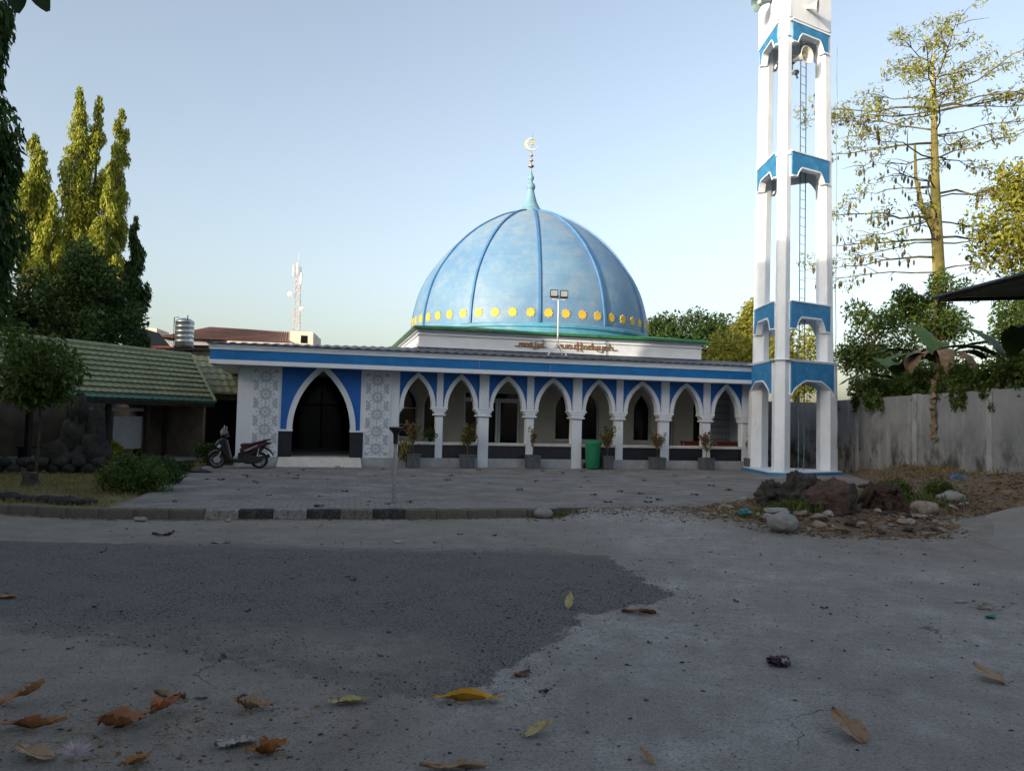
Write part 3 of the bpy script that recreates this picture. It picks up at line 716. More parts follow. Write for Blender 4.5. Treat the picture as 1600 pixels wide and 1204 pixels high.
MP('side_soffit', B(FX0+0.121, -0.1, 0.001, 17.0, 3.128, 3.16), M['ceiling'])
# low navy roof with ribs
ZD = 4.16
def roof_panel(mb):
    # front slope, left slope (hip), with trapezoid ribs
    e0, e1 = FX0-0.12, FX1+0.1
    def zf(y): return 3.745+(y+0.82)/(2.62+0.82)*(ZD-3.745)
    nseg = 260
    def prof(i): return (0.0, 0.028, 0.028, 0.0)[i % 4]
    xs = np.linspace(e0, e1, nseg+1)
    P = []; F = []
    for i, x in enumerate(xs):
        y_top = 2.62
        if x < 5.8: y_top = -0.82+(x-e0)/(5.8-e0)*(2.62+0.82)
        y_top = max(y_top, -0.80)
        P += [(x, -0.82, zf(-0.82)+prof(i)), (x, y_top, zf(y_top)+prof(i)), (x, -0.82, zf(-0.82)-0.02)]
    for i in range(nseg): F += [(3*i, 3*i+3, 3*i+4, 3*i+1), (3*i+2, 3*i+5, 3*i+3, 3*i)]
    mb.add(P, F)
    mb.add([(e0, -0.82, 3.745), (5.8, 2.62, ZD), (5.8, 16.0, ZD), (e0, 17.2, 3.745)], [(0, 1, 2, 3)])
MP('roof', roof_panel, M['navy_roof'])
MP('flashing', lambda mb: (mb.box(5.80, 17.42, 2.50, 2.62, 4.15, 4.21), mb.box(17.6, XR+0.6, 2.5, 2.9, 4.0, 4.16)), M['navy_roof'])
# main hall body behind
MP('hall_wall', lambda mb: (mb.box(0.1, XR+1.6, 16.3, 16.5, 0, 3.13), mb.box(XR+1.4, XR+1.6, 2.86, 16.3, 0, 3.13)), M['white'])
# ---- drum
DX0, DX1, DY0, DY1 = 5.88, 17.26, 2.64, 14.0
def drum(mb): mb.box(DX0, DX1, DY0, DY1, 4.10, 4.80)
dm = MP('drum', drum, M['white'])
MP('cornice', lambda mb: (mb.box(DX0-0.05, DX1+0.05, DY0-0.05, DY1+0.05, 4.66, 4.70), mb.box(DX0-0.10, DX1+0.10, DY0-0.10, DY1+0.10, 4.80, 4.86)), M['white_trim'], dm)
MP('base_band', lambda mb: mb.box(DX0-0.03, DX1+0.03, DY0-0.03, DY1+0.03, 4.10, 4.16+0.06), M['white_trim'], dm)
CX, CY = 11.62, 8.3
def geave(mb):
    ov = 0.24; x0, x1, y0, y1 = DX0-ov, DX1+ov, DY0-ov, DY1+ov; z0 = 4.87
    n = 90
    def edge(pa, pb, inner_a, inner_b):
        P = []; F = []
        for i in range(n*2+1):
            t = i/(n*2); x = pa[0]+(pb[0]-pa[0])*t; y = pa[1]+(pb[1]-pa[1])*t
            xi = inner_a[0]+(inner_b[0]-inner_a[0])*t; yi = inner_a[1]+(inner_b[1]-inner_a[1])*t
            zb = 0.018*(i % 2)
            P += [(x, y, z0), (x, y, z0+0.075+zb), (xi, yi, z0+0.33+zb)]
        for i in range(n*2): F += [(3*i, 3*i+3, 3*i+4, 3*i+1), (3*i+1, 3*i+4, 3*i+5, 3*i+2)]
        mb.add(P, F)
    ins = 1.7
    c = [(x0, y0), (x1, y0), (x1, y1), (x0, y1)]; q = [(x0+ins, y0+ins), (x1-ins, y0+ins), (x1-ins, y1-ins), (x0+ins, y1-ins)]
    for i in range(4): edge(c[i], c[(i+1) % 4], q[i], q[(i+1) % 4])
    mb.box(x0+0.01, x1-0.01, y0+0.01, y1-0.01, z0-0.006, z0-0.001)
MP('eave_roof', geave, M['green_roof'], dm)
# ---- dome
prof_pts = [(0.0, 11.18), (0.7, 11.07), (1.25, 10.90), (1.76, 10.68), (2.45, 10.29), (3.0, 9.91), (3.54, 9.45), (4.05, 8.92), (4.5, 8.34), (4.85, 7.79), (5.12, 7.2), (5.32, 6.5), (5.42, 5.95), (5.45, 5.5), (5.44, 5.36)]
def cat(P, n=5):
    out = []
    P = [P[0]]+P+[P[-1]]
    for i in range(1, len(P)-2):
        p0, p1, p2, p3 = [np.array(P[j]) for j in (i-1, i, i+1, i+2)]
        for k in range(n):
            t = k/n; out.append(0.5*((2*p1)+(-p0+p2)*t+(2*p0-5*p1+4*p2-p3)*t*t+(-p0+3*p1-3*p2+p3)*t**3))
    out.append(np.array(P[-2])); return out
prof = cat(prof_pts, 3)
def dome_mat():
    m = bpy.data.materials.new('weathered_blue_dome'); m.use_nodes = True
    nt = m.node_tree; n = nt.nodes; L = nt.links; b = n['Principled BSDF']; b.inputs['Roughness'].default_value = 0.55
    tc = n.new('ShaderNodeTexCoord')
    def nz(s, d, sc=(1, 1, 1)):
        mp = n.new('ShaderNodeMapping'); mp.inputs['Scale'].default_value = sc; L.new(tc.outputs['Object'], mp.inputs[0])
        z = n.new('ShaderNodeTexNoise'); z.inputs['Scale'].default_value = s; z.inputs['Detail'].default_value = d; z.inputs['Roughness'].default_value = 0.68; L.new(mp.outputs[0], z.inputs[0]); return z.outputs['Fac']
    def rp(f, a, c):
        r = n.new('ShaderNodeMapRange'); r.inputs[1].default_value = a; r.inputs[2].default_value = c; L.new(f, r.inputs[0]); return r.outputs[0]
    def mx(f, A, Bc):
        x = n.new('ShaderNodeMix'); x.data_type = 'RGBA'; L.new(f, x.inputs[0])
        for i, c in ((6, A), (7, Bc)):
            if isinstance(c, tuple): x.inputs[i].default_value = (*c, 1)
            else: L.new(c, x.inputs[i])
        return x.outputs[2]
    c = mx(rp(nz(0.55, 5), 0.35, 0.65), (0.10, 0.22, 0.39), (0.15, 0.285, 0.43))
    c = mx(rp(nz(1.5, 9), 0.46, 0.80), c, (0.25, 0.33, 0.40))
    # the top has weathered to grey (position on the dome itself)
    sx = n.new('ShaderNodeSeparateXYZ'); L.new(tc.outputs['Object'], sx.inputs[0])
    ad = n.new('ShaderNodeMath'); ad.operation = 'ADD'; L.new(rp(sx.outputs['Z'], 8.0, 11.2), ad.inputs[0]); L.new(rp(nz(1.6, 6), 0.4, 0.9), ad.inputs[1])
    c = mx(rp(ad.outputs[0], 0.5, 1.7), c, (0.30, 0.335, 0.355))
    fr_ = n.new('ShaderNodeMath'); fr_.operation = 'PINGPONG'; L.new(sx.outputs['Z'], fr_.inputs[0]); fr_.inputs[1].default_value = 0.46
    sm_ = n.new('ShaderNodeMath'); sm_.operation = 'MULTIPLY'; L.new(rp(fr_.outputs[0], 0.022, 0.0), sm_.inputs[0]); L.new(rp(nz(0.9, 3), 0.35, 0.7), sm_.inputs[1])
    c = mx(sm_.outputs[0], c, (0.10, 0.17, 0.26))
    c = mx(rp(nz(9.0, 8), 0.55, 0.75), c, (0.15, 0.21, 0.27))
    c = mx(rp(nz(3.0, 6, (1.3, 1.3, 0.3)), 0.6, 0.78), c, (0.20, 0.24, 0.27))
    L.new(c, b.inputs['Base Color'])
    bp = n.new('ShaderNodeBump'); bp.inputs['Strength'].default_value = 0.12; bp.inputs['Distance'].default_value = 0.05; L.new(nz(2.2, 4), bp.inputs['Height']); L.new(bp.outputs[0], b.inputs['Normal'])
    return m
M['dome'] = dome_mat()
M['dome_rib'] = mat('dome_rib_blue', (0.06, 0.18, 0.38), 0.5, 0.12, 1.5)
M['dome_ring'] = mat('dome_ring_blue', (0.09, 0.29, 0.42), 0.5, 0.12, 1.2, dirt=(0.25, 0.40, 0.48), dscale=2)
db = MB(); db.lathe([(max(0.001, r), z) for r, z in prof], 96, (0, 0, 0), caps=False)
dome = db.build('dome', M['dome'], mosque, (CX, CY, 0), smooth='all'); dome.scale = (0.98, 0.98, 1.0)
RIB0 = R(-105.4+4.0)
for i in range(12):
    a = RIB0+i*R(30); ca, sa = math.cos(a), math.sin(a); P = []; F = []
    pts = [p for p in prof if p[0] > 0.35 and p[1] > 5.39]
    for j, (r, z) in enumerate(pts):
        p0 = pts[max(0, j-1)]; p1 = pts[min(len(pts)-1, j+1)]; t = np.array([p1[0]-p0[0], p1[1]-p0[1]]); t /= np.linalg.norm(t); nr, nzv = -t[1], t[0]
        hw = 0.058
        for dn, w in ((-0.03, -hw), (0.07, -hw*0.8), (0.07, hw*0.8), (-0.03, hw)):
            rr = r+nr*dn; zz = z+nzv*dn
            P.append((rr*ca-w*sa, rr*sa+w*ca, zz))
    for j in range(len(pts)-1):
        for q in range(4): F.append((4*j+q, 4*j+(q+1) % 4, 4*j+4+(q+1) % 4, 4*j+4+q))
    F += [(0, 1, 2, 3), (4*len(pts)-1, 4*len(pts)-2, 4*len(pts)-3, 4*len(pts)-4)]
    rb = MB(); rb.add(P, F); rb.build('rib', M['dome_rib'], dome)
sm = MB()
st = [((0.195 if i % 2 == 0 else 0.15)*math.cos(2*PI*i/16), (0.195 if i % 2 == 0 else 0.15)*math.sin(2*PI*i/16)) for i in range(16)]
sm.prism(st, -0.03, 0.06); so = None
for i in range(48):
    a = RIB0+R(3.75)+i*R(7.5)
    if so is None: so = sm.build('star', M['gold'], dome); o = so
    else: o = so.copy(); COL.objects.link(o)
    o.location = (5.43*math.cos(a), 5.43*math.sin(a), 5.80); o.rotation_euler = (0, 0, a+PI/2)
rg = MB(); rg.lathe([(5.3, 5.40), (5.52, 5.40), (5.56, 5.36), (5.56, 5.25), (5.50, 5.22), (5.50, 5.14), (5.62, 5.10), (5.62, 4.98), (5.3, 4.98)], 96, caps=False)
rg.build('ring', M['dome_ring'], dome, smooth=True)
# ---- finial
fm = MB(); fm.lathe([(0.70, 11.0), (0.64, 11.12), (0.45, 11.33), (0.30, 11.62), (0.20, 11.98), (0.155, 12.18), (0.20, 12.26), (0.215, 12.36), (0.17, 12.47), (0.09, 12.54), (0.085, 12.62), (0.14, 12.70), (0.14, 12.80), (0.075, 12.90), (0.04, 13.10), (0.028, 13.2), (0.022, 14.86), (0.001, 14.9)], 24)
M['spire'] = mat('spire_pale_blue', (0.15, 0.29, 0.38), 0.5, 0.1, 3.0)
fin = fm.build('finial', M['spire'], mosque, (CX-0.10, CY, 0), smooth=True)
for z, r in ((13.30, 0.135), (13.57, 0.095), (13.80, 0.085)):
    q = MB(); q.lathe([(0.03, z-r*0.7), (r, z-0.02), (r, z+0.02), (0.03, z+r*0.7)], 16); q.build('ball', M['copper'], fin, smooth=True)
q = MB(); A = []; Bq = []
for i in range(25):
    t = R(60)+R(290)*i/24-R(0)
    A.append((-0.03+0.30*math.cos(t), 14.32+0.30*math.sin(t)))
    t2 = R(70)+R(270)*i/24
    Bq.append((0.035+0.245*math.cos(t2), 14.335+0.235*math.sin(t2)))
q.strip(A, Bq, -0.03, 0.03); cr = q.build('crescent', M['pale_gold'], fin)
q = MB(); q.prism([((0.12 if i % 2 == 0 else 0.05)*math.cos(PI/2+2*PI*i/10)+0.04, (0.12 if i % 2 == 0 else 0.05)*math.sin(PI/2+2*PI*i/10)+14.38) for i in range(10)], -0.035, 0.035)
q.build('crescent_star', M['gold'], fin)
# ---- lettering on the drum: masjid nuruttarbiyah
G = {  # strokes on a unit grid, baseline 0, x-height 1
 'm': ([[(0, 0), (0.15, 0), (0.15, 0.9), (0.55, 0.85), (0.55, 0), (0.6, 0.85), (0.95, 0.9), (0.98, 0), (1.1, 0)]], 1.1),
 'a': ([[(0, 0), (0.75, 0), (0.75, 0.85), (0.2, 0.85), (0.15, 0.1)], [(0.75, 0), (0.9, 0)]], 0.9),
 's': ([[(0, 0), (0.6, 0), (0.68, 0.4), (0.15, 0.55), (0.2, 1.0), (0.8, 1.0)], [(0.6, 0), (0.85, 0)]], 0.85),
 'j': ([[(0, 0), (0.45, 0), (0.45, 0.9)], [(0.45, 0), (0.35, -0.7), (0.05, -0.6)], [(0.45, 0), (0.7, 0)], [(0.40, 1.25), (0.5, 1.25)]], 0.7),
 'i': ([[(0, 0), (0.5, 0)], [(0.25, 0), (0.25, 0.95)], [(0.2, -0.45), (0.32, -0.45)]], 0.5),
 'd': ([[(0, 0), (0.75, 0), (0.75, 2.0)], [(0.75, 0.85), (0.2, 0.8), (0.15, 0.1)], [(0.75, 0), (0.9, 0)]], 0.9),
 'n': ([[(0, 0), (0.12, 0), (0.12, 0.95)], [(0.12, 0.7), (0.6, 0.95), (0.65, 0), (0.8, 0)]], 0.8),
 'u': ([[(0, 0), (0.75, 0), (0.75, 0.95)], [(0.15, 0), (0.12, 0.95)], [(0.75, 0), (0.9, 0)]], 0.9),
 'r': ([[(0, 0), (0.2, 0), (0.2, 0.95)], [(0.2, 0.7), (0.55, 0.98)], [(0.2, 0), (0.6, 0)]], 0.6),
 't': ([[(0, 0), (0.65, 0)], [(0.35, 1.9), (0.35, -0.55), (0.6, -0.7)], [(0.1, 1.0), (0.62, 1.0)]], 0.65),
 'b': ([[(0, 0), (0.15, 0), (0.15, 2.0)], [(0.15, 0.85), (0.65, 0.8), (0.7, 0.05), (0.15, 0)], [(0.65, 0), (0.85, 0)]], 0.85),
 'y': ([[(0, 0), (0.7, 0), (0.7, 0.95)], [(0.15, 0), (0.12, 0.95)], [(0.7, 0), (0.6, -0.8), (0.2, -0.7)], [(0.7, 0), (0.85, 0)]], 0.85),
 'h': ([[(0, 0), (0.15, 0), (0.15, 2.0)], [(0.15, 0.8), (0.65, 0.9), (0.7, 0), (0.9, 0)]], 0.9),
}
def lettering(word, x0, x1, zb, tail0, tail1):
    tot = sum(G[c][1] for c in word)+tail0+tail1; k = (x1-x0)/tot; hz_ = 0.135
    mb = MB(); sw = 0.0145
    def stroke(pl):
        for (ax, az), (bx, bz) in zip(pl[:-1], pl[1:]):
            dx, dz = bx-ax, bz-az; l = math.hypot(dx, dz)
            if l < 1e-6: continue
            ux, uz = dx/l, dz/l; ax2, az2, bx2, bz2 = ax-ux*sw, az-uz*sw, bx+ux*sw, bz+uz*sw
            nx, nz2 = -uz*sw, ux*sw
            yo = random.uniform(0, 0.004)
            mb.prism([(ax2+nx, az2+nz2), (bx2+nx, bz2+nz2), (bx2-nx, bz2-nz2), (ax2-nx, az2-nz2)], DY0-0.05-yo, DY0-0.012)
    x = x0
    if tail0: stroke([(x, zb), (x+tail0*k, zb)]); x += tail0*k
    for c in word:
        for pl in G[c][0]: stroke([(x+px*k, zb+pz*hz_) for px, pz in pl])
        x += G[c][1]*k
    if tail1: stroke([(x, zb), (x+tail1*k, zb)])
    o = mb.build('lettering', M['letter'], dm); return o
lettering('masjid', 9.50, 10.72, 4.415, 0.7, 0.5)['label'] = 'bronze lettering reading masjid'
lettering('nuruttarbiyah', 11.12, 13.6, 4.425, 0.1, 0.6)['label'] = 'bronze lettering reading nuruttarbiyah'

# ================================================================== MINARET (triangular, three posts)
MC = np.array([9.65, 26.76])
minaret = thing('minaret', 'tall white three-legged minaret tower with blue beams beside the mosque', 'minaret', (MC[0], MC[1], 0))
VA = [R(-120-0), R(0+0), R(120)]            # directions of the three posts from the centre
VA = [math.atan2(25.56-MC[1], 8.96-MC[0]), math.atan2(26.76-MC[1], 11.03-MC[0]), math.atan2(27.96-MC[1], 8.96-MC[0])]
RC = 1.386
def post_poly(a, rc, w):
    """cut-corner post section: flat outer face of width w, sides along the triangle edges"""
    o = np.array([math.cos(a), math.sin(a)]); t = np.array([-o[1], o[0]])
    q = [(x*w/0.58, y*w/0.58) for x, y in ((0.22, -0.215), (0.22, 0.215), (-0.10, 0.40), (-0.34, 0.16), (-0.34, -0.16), (-0.10, -0.40))]
    return [tuple(o*(rc+u)+t*v) for u, v in q]
# base slab
def cut_tri(rr, cut):
    P = []
    for a in VA:
        o = np.array([math.cos(a), math.sin(a)]); t = np.array([-o[1], o[0]])
        P += [tuple(o*rr-t*cut), tuple(o*rr+t*cut)]
    return P
bs = MB(); bs.prism_z(cut_tri(1.76, 0.36), -0.1, 0.10); bs.build('base_slab', M['blue_minaret'], minaret)
bs = MB(); bs.prism_z(cut_tri(1.73, 0.35), 0.10, 0.125); bs.build('base_top', M['minaret_white'], minaret)
tiers = [(0.126, 3.80, 1.40, 0.58, 1.38, 0.56), (3.801, 14.9, 1.30, 0.47, 1.16, 0.42)]
for ti, (z0, z1, r0, w0, r1, w1) in enumerate(tiers):
    for ai, a in enumerate(VA):
        kf = 0.76 if ai == 0 else 1.06
        pm_ = MB(); pm_.prism_z(post_poly(a, r0, w0*kf), z0, z1, post_poly(a, r1, w1*kf)); pm_.build('post', M['minaret_white'], minaret, bevel=0.012)
# arched beams between posts
def rad_at(z):
    if z <= 3.8: return 1.40, 0.57
    t = (z-3.8)/11.1; return 1.30+(1.16-1.30)*t, 0.47+(0.42-0.47)*t
def beam(z0, z1, haunch, style, topcap):
    rc, w = rad_at((z0+z1)/2); rc += 0.02
    for i in range(3):
        a, b_ = VA[i], VA[(i+1) % 3]
        pa = np.array([math.cos(a), math.sin(a)])*rc; pb_ = np.array([math.cos(b_), math.sin(b_)])*rc
        d = pb_-pa; L = np.linalg.norm(d); d /= L; nrm = np.array([d[1], -d[0]])
        if nrm @ (pa+pb_) < 0: nrm = -nrm
        m0 = w*0.30; m1 = L-w*0.30
        off = 0.20*w/0.5+0.085
        n = 25; A = []; Bq = []; A2 = []
        for k in range(n):
            s_ = m0+(m1-m0)*k/(n-1); u = (s_-m0)/(m1-m0)
            if style == 'arch': z = z0+haunch*(1-max(0.0, abs(2*u-1)-0.35)/0.65)**0.6 if abs(2*u-1) > 0.35 else z0+haunch
            else:
                q = abs(2*u-1); z = z0 if q > 0.74 else (z0+haunch*min(1, ((0.74-q)/0.22))**0.7)
            A.append((s_, z)); Bq.append((s_, z1)); A2.append((s_, z+0.05))
        ang = math.atan2(d[1], d[0])
        # local frame: x along beam, -y outward
        flip = (np.array([-math.sin(ang), math.cos(ang)]) @ nrm) > 0
        yo0, yo1 = (off, off-0.20) if flip else (-off, -off+0.20)
        sgn = 1 if flip else -1
        mb = MB(); ym = yo0+(yo1-yo0)*0.3; mb.strip(A2, [(x, z-0.03) for x, z in Bq], ym, yo0)
        bo = mb.build('beam', M['blue_minaret'], minaret, (pa[0], pa[1], 0), rz=ang)
        mb = MB(); mb.strip(A2, [(x, z-0.031) for x, z in Bq], yo1, ym-sgn*0.002); mb.build('beam_back', M['minaret_white'], bo)
        mb = MB(); mb.strip(A, [(x, z-0.001) for x, z in A2], yo1-sgn*0.01, yo0+sgn*0.025)
        mb.box(m0-0.02, m1+0.02, min(yo1, yo0+sgn*0.025), max(yo1, yo0+sgn*0.025), z1-0.029, z1+0.012)
        mb.build('beam_trim', M['minaret_white'], bo)
        # corner piece of the band on the posts
beam(2.66, 3.80, 0.48, 'arch', True)
beam(4.86, 5.82, 0.42, 'step', True)
beam(10.05, 10.92, 0.33, 'step', True)
beam(14.70, 15.52, 0.36, 'step', True)
# thin slab ring at the top of the first tier and the closed chamber on top
for z in (3.815,):
    mb = MB(); mb.prism_z(cut_tri(1.62, 0.30), z, z+0.03); mb.build('tier_slab', M['minaret_white'], minaret)
for z in (5.72, 10.8, 15.40):
    mb = MB(); mb.prism_z(cut_tri(1.30, 0.24), z, z+0.07); mb.build('tier_slab', M['minaret_white'], minaret)
for a in VA:
    mb = MB(); mb.prism_z(post_poly(a, 1.16, 0.42), 14.901, 18.2, post_poly(a, 1.14, 0.41)); mb.build('post', M['minaret_white'], minaret)
mb = MB(); mb.prism_z(cut_tri(1.33, 0.20), 15.545, 18.1); mb.build('chamber_wall', M['minaret_white'], minaret)
mb = MB(); mb.prism_z(cut_tri(1.7, 0.35), 18.2, 18.45); mb.lathe([(0.9, 18.45), (0.95, 18.8), (0.85, 19.4), (0.5, 20.0), (0.15, 20.4), (0.03, 21.0)], 20); mb.build('cap', M['blue_minaret'], minaret)
mb = MB(); mb.box(-0.06, 0.06, -0.03, 0.03, -0.22, 0.0); 
# ladder up the inside near the right post
lx, ly = 0.55, 0.25
mb = MB()
la = R(35); ldx, ldy = math.cos(la), math.sin(la)
for s_ in (-0.16, 0.16):
    mb.tube([(lx+ldx*s_, ly+ldy*s_, 0.12), (lx+ldx*s_-0.02, ly+ldy*s_, 15.5)], 0.017, 6)
zz = 0.4
while zz < 15.4:
    mb.tube([(lx-ldx*0.16, ly-ldy*0.16, zz), (lx+ldx*0.16, ly+ldy*0.16, zz)], 0.009, 5); zz += 0.32
mb.build('ladder', M['ladder'], minaret)
# electric cable down the right post
pr = np.array([math.cos(VA[1]), math.sin(VA[1])])
mb = MB(); cpts = []
for i in range(15):
    z = 15-i*0.9; wv = 0.03*math.sin(i*2.1); k = (1.56 if z < 3.8 else 1.47)
    cpts.append((pr[0]*k+0.05, pr[1]*k-0.26+wv, max(z, 0.2)))
cpts[-1] = (1.52, -0.42, 0.9); cpts[-2] = (1.50, -0.52, 1.6)
mb.tube(cpts, 0.011, 5); mb.build('cable', M['lamp_grey'], minaret)

def loudspeaker(loc, aim, label, k=1.0, dark=False):
    t = thing('loudspeaker', label, 'loudspeaker', loc, 0, 'horn loudspeakers on the minaret')
    q = Vector(aim).normalized().to_track_quat('Z', 'Y'); t.rotation_mode = 'QUATERNION'; t.rotation_quaternion = q
    mb = MB(); mb.lathe([(0.055*k, -0.30*k), (0.065*k, -0.15*k), (0.11*k, 0.0), (0.17*k, 0.10*k), (0.235*k, 0.16*k), (0.245*k, 0.165*k), (0.235*k, 0.175*k), (0.16*k, 0.11*k), (0.10*k, 0.0), (0.05*k, -0.1*k), (0.001, -0.1*k)], 28, caps=False)
    mb.build('horn', M['horn_dark'] if dark else M['horn'], t, smooth=True)
    mb = MB(); mb.lathe([(0.001, -0.1*k), (0.07*k, -0.06*k), (0.08*k, 0.03*k), (0.05*k, 0.09*k), (0.001, 0.10*k)], 18, caps=False); mb.build('cone', M['horn'], t, smooth=True)
    mb = MB(); mb.lathe([(0.001, -0.46*k), (0.08*k, -0.45*k), (0.095*k, -0.40*k), (0.095*k, -0.32*k), (0.06*k, -0.29*k)], 18); mb.build('driver', M['lamp_grey'], t, smooth=True)
    mb = MB(); mb.box(-0.02, 0.02, -0.02, 0.02, -0.38*k, 0.02); mb.box(-0.03, 0.03, -0.24*k, -0.02, -0.37*k, -0.33*k); mb.build('bracket', M['steel'], t)
    return t
loudspeaker((9.80, 26.1, 14.42), (0.55, -1.0, -0.05), 'round cream loudspeaker facing forward under the minaret top beam', 1.25)
loudspeaker((9.45, 26.45, 13.95), (-0.8, -0.3, -0.35), 'cream loudspeaker seen side-on below the minaret top beam', 0.95)
loudspeaker((10.03, 25.78, 16.03), (0.95, -0.55, -0.1), 'white loudspeaker on the right face of the minaret chamber', 0.95)
loudspeaker((8.42, 26.3, 16.45), (-1, -0.25, -0.3), 'dark-rimmed loudspeaker jutting left at the top of the minaret', 1.25, True)

# ================================================================== props in front of the mosque
def L2W(x, y, z=0.0):
    c, s_ = math.cos(TH), math.sin(TH); return (-8.49+x*c-y*s_, 24.07+x*s_+y*c, z)
def twigplant(parent, h0, h1, spread, nl, seed, mname, lsize=(0.05, 0.10), nst=5, droop=0.0, nameL='foliage', nameS='stem', bare=0.3):
    r = np.random.default_rng(seed); mb = MB(); tips = []
    tip = Vector((r.normal(0, 0.04), r.normal(0, 0.04), h0+(h1-h0)*0.55))
    mb.tube([(0, 0, h0), tuple(tip*0.5+Vector((r.normal(0, .01), r.normal(0, .01), h0*0.5))), tuple(tip)], [0.016, 0.012, 0.008], 5)
    C = []; 
    for i in range(nst):
        b0 = Vector((0, 0, h0)).lerp(tip, r.uniform(bare, 1.0)); a = r.uniform(0, 2*PI); e = b0+Vector((math.cos(a)*spread*r.uniform(.4, 1), math.sin(a)*spread*r.uniform(.4, 1), (h1-b0.z)*r.uniform(.35, 1.0)))
        md = (b0+e)/2+Vector((r.normal(0, .02), r.normal(0, .02), 0.03))
        mb.tube([b0, md, e], [0.007, 0.006, 0.003], 4)
        for t in np.linspace(0.25, 1, 6): C.append(tuple(b0.lerp(e, t)))
    mb.build(nameS, M['bark'], parent)
    C = np.array(C); idx = r.integers(0, len(C), nl)
    cc = C[idx]+r.normal(0, spread*0.16, (nl, 3)); D = unit(r.normal(size=(nl, 3))+np.array([0, 0, 0.2-droop]))
    V, F = leaf_arrays(cc, D, r.uniform(lsize[0], lsize[1], nl), r.uniform(0.35, 0.5, nl)*lsize[1])
    raw(nameL, V, F, M[mname], parent, rnd=r.random(nl))
def square_pot(parent, w, h):
    mb = MB(); k = 0.9; hw = w/2
    out = [(-hw, -hw), (hw, -hw), (hw, hw), (-hw, hw)]; lo = [(x*k, y*k) for x, y in out]
    mb.prism_z(lo, 0, h-0.05, [(x*0.985, y*0.985) for x, y in out])
    mb.prism_z([(x*1.04, y*1.04) for x, y in out], h-0.05, h)
    o = mb.build('pot', M['pot'], parent, bevel=0.008)
    mb = MB()
    for i in range(3):
        z = h*0.2+i*h*0.22
        kk = k+(0.985-k)*(z/(h-0.05))
        mb.prism_z([(x*(kk+0.012), y*(kk+0.012)) for x, y in out], z, z+0.022)
    mb.build('rib_band', M['pot'], o)
    mb = MB(); mb.prism_z([(x*0.86, y*0.86) for x, y in out], h+0.0005, h+0.008); mb.build('soil', M['soil'], o)
pots = [(5.39, 0.44, 0.46, 'leaf_dry', 1.55, 260, 'planter with dry yellow plant beside the patterned panel, leftmost of the row'),
        (7.19, 0.46, 0.44, 'leaf_pot', 1.45, 420, 'planter with bushy green-yellow shrub left of the glass door'),
        (9.43, 0.46, 0.45, 'leaf_dry', 1.35, 90, 'planter with bare twiggy plant before the column right of the door'),
        (12.09, 0.38, 0.45, 'leaf_pot', 1.45, 300, 'planter with leafy shrub beside the green bin'),
        (13.98, 0.47, 0.42, 'leaf_dry', 1.35, 240, 'planter with thin brownish shrub, second right of the green bin'),
        (15.89, 0.44, 0.42, 'leaf_dry', 1.40, 260, 'planter with sparse twiggy shrub before the red bench'),
        (17.72, 0.44, 0.42, 'leaf_dry', 1.30, 200, 'planter partly hidden behind the minaret leg')]
for i, (x, w, h, ml, top, nl, lab) in enumerate(pots):
    t = thing('potted_plant', lab, 'plant pot', L2W(x, -0.42 if i else -0.45, 0.004), TH+random.uniform(-.08, .08), 'square grey planters along the arcade')
    square_pot(t, w, h)
    twigplant(t, h, top, 0.28 if i != 2 else 0.15, int(nl*1.6), 100+i, ml, nst=14, lsize=(0.06, 0.12))
    if i == 0: 
        n = 160; r = np.random.default_rng(5); C = np.stack([r.normal(-0.28, .10, n), r.normal(-.05, .1, n), r.uniform(0.25, 0.85, n)], 1)
        V, F = leaf_arrays(C, unit(r.normal(0, .35, (n, 3))+[0.1, 0, 1]), 0.28, 0.035); raw('dry_blades', V, F, M['grass_dry'], t, rnd=r.random(n))
        n = 220; C = r.normal([0.95, 0.30, 0.98], [.13, .08, .11], (n, 3)); V, F = leaf_arrays(C, unit(r.normal(size=(n, 3))), 0.09, 0.05)
# small hanging dark plant on the bench in the first bay
t = thing('bench_plant', 'small dark leafy plant on the bench in the first arch', 'plant', L2W(6.02, 0.10, 0.832), 0)
mb = MB(); mb.lathe([(0.05, 0), (0.075, 0.10), (0.08, 0.11)], 12); mb.build('pot', M['black'], t, smooth=True)
n = 240; r = np.random.default_rng(9); C = r.normal([0, 0, 0.24], [.12, .10, .10], (n, 3)); C[:, 2] = np.maximum(C[:, 2], 0.06)
V, F = leaf_arrays(C, unit(r.normal(size=(n, 3))), 0.10, 0.05); raw('foliage', V, F, M['leaf_dark'], t, rnd=r.random(n))

# green wheeled bin
t = thing('waste_bin', 'green plastic wheeled waste bin before a white column', 'bin', L2W(11.56, -0.46, 0.004), TH)
mb = MB(); mb.lathe([(0.225, 0.03), (0.235, 0.05), (0.272, 0.86)], 28); bd = mb.build('body', M['bin'], t, smooth=True)
mb = MB(); mb.lathe([(0.27, 0.835), (0.295, 0.84), (0.295, 0.885), (0.27, 0.888)], 28); mb.build('rim', M['bin'], t, smooth=True)
mb = MB(); mb.lathe([(0.29, 0.89), (0.30, 0.895), (0.298, 0.925), (0.27, 0.955), (0.15, 0.985), (0.001, 0.995)], 28); mb.build('lid', M['bin'], t, smooth=True)
for sx in (-1, 1):
    mb = MB(); mb.lathe([(0.03, -0.03), (0.095, -0.03), (0.1, 0), (0.095, 0.03), (0.03, 0.03)], 20, axis='x'); w_ = mb.build('wheel', M['rubber'], t, (sx*0.24, 0.19, 0.1), smooth=True)
mb = MB(); mb.box(0.13, 0.21, -0.226, -0.2, 0.02, 0.11); mb.build('foot', M['black'], t)
mb = MB(); mb.tube([(-.2, .32, .9), (-.2, .37, .88), (.2, .37, .88), (.2, .32, .9)], 0.015, 8); mb.build('handle', M['bin'], t)

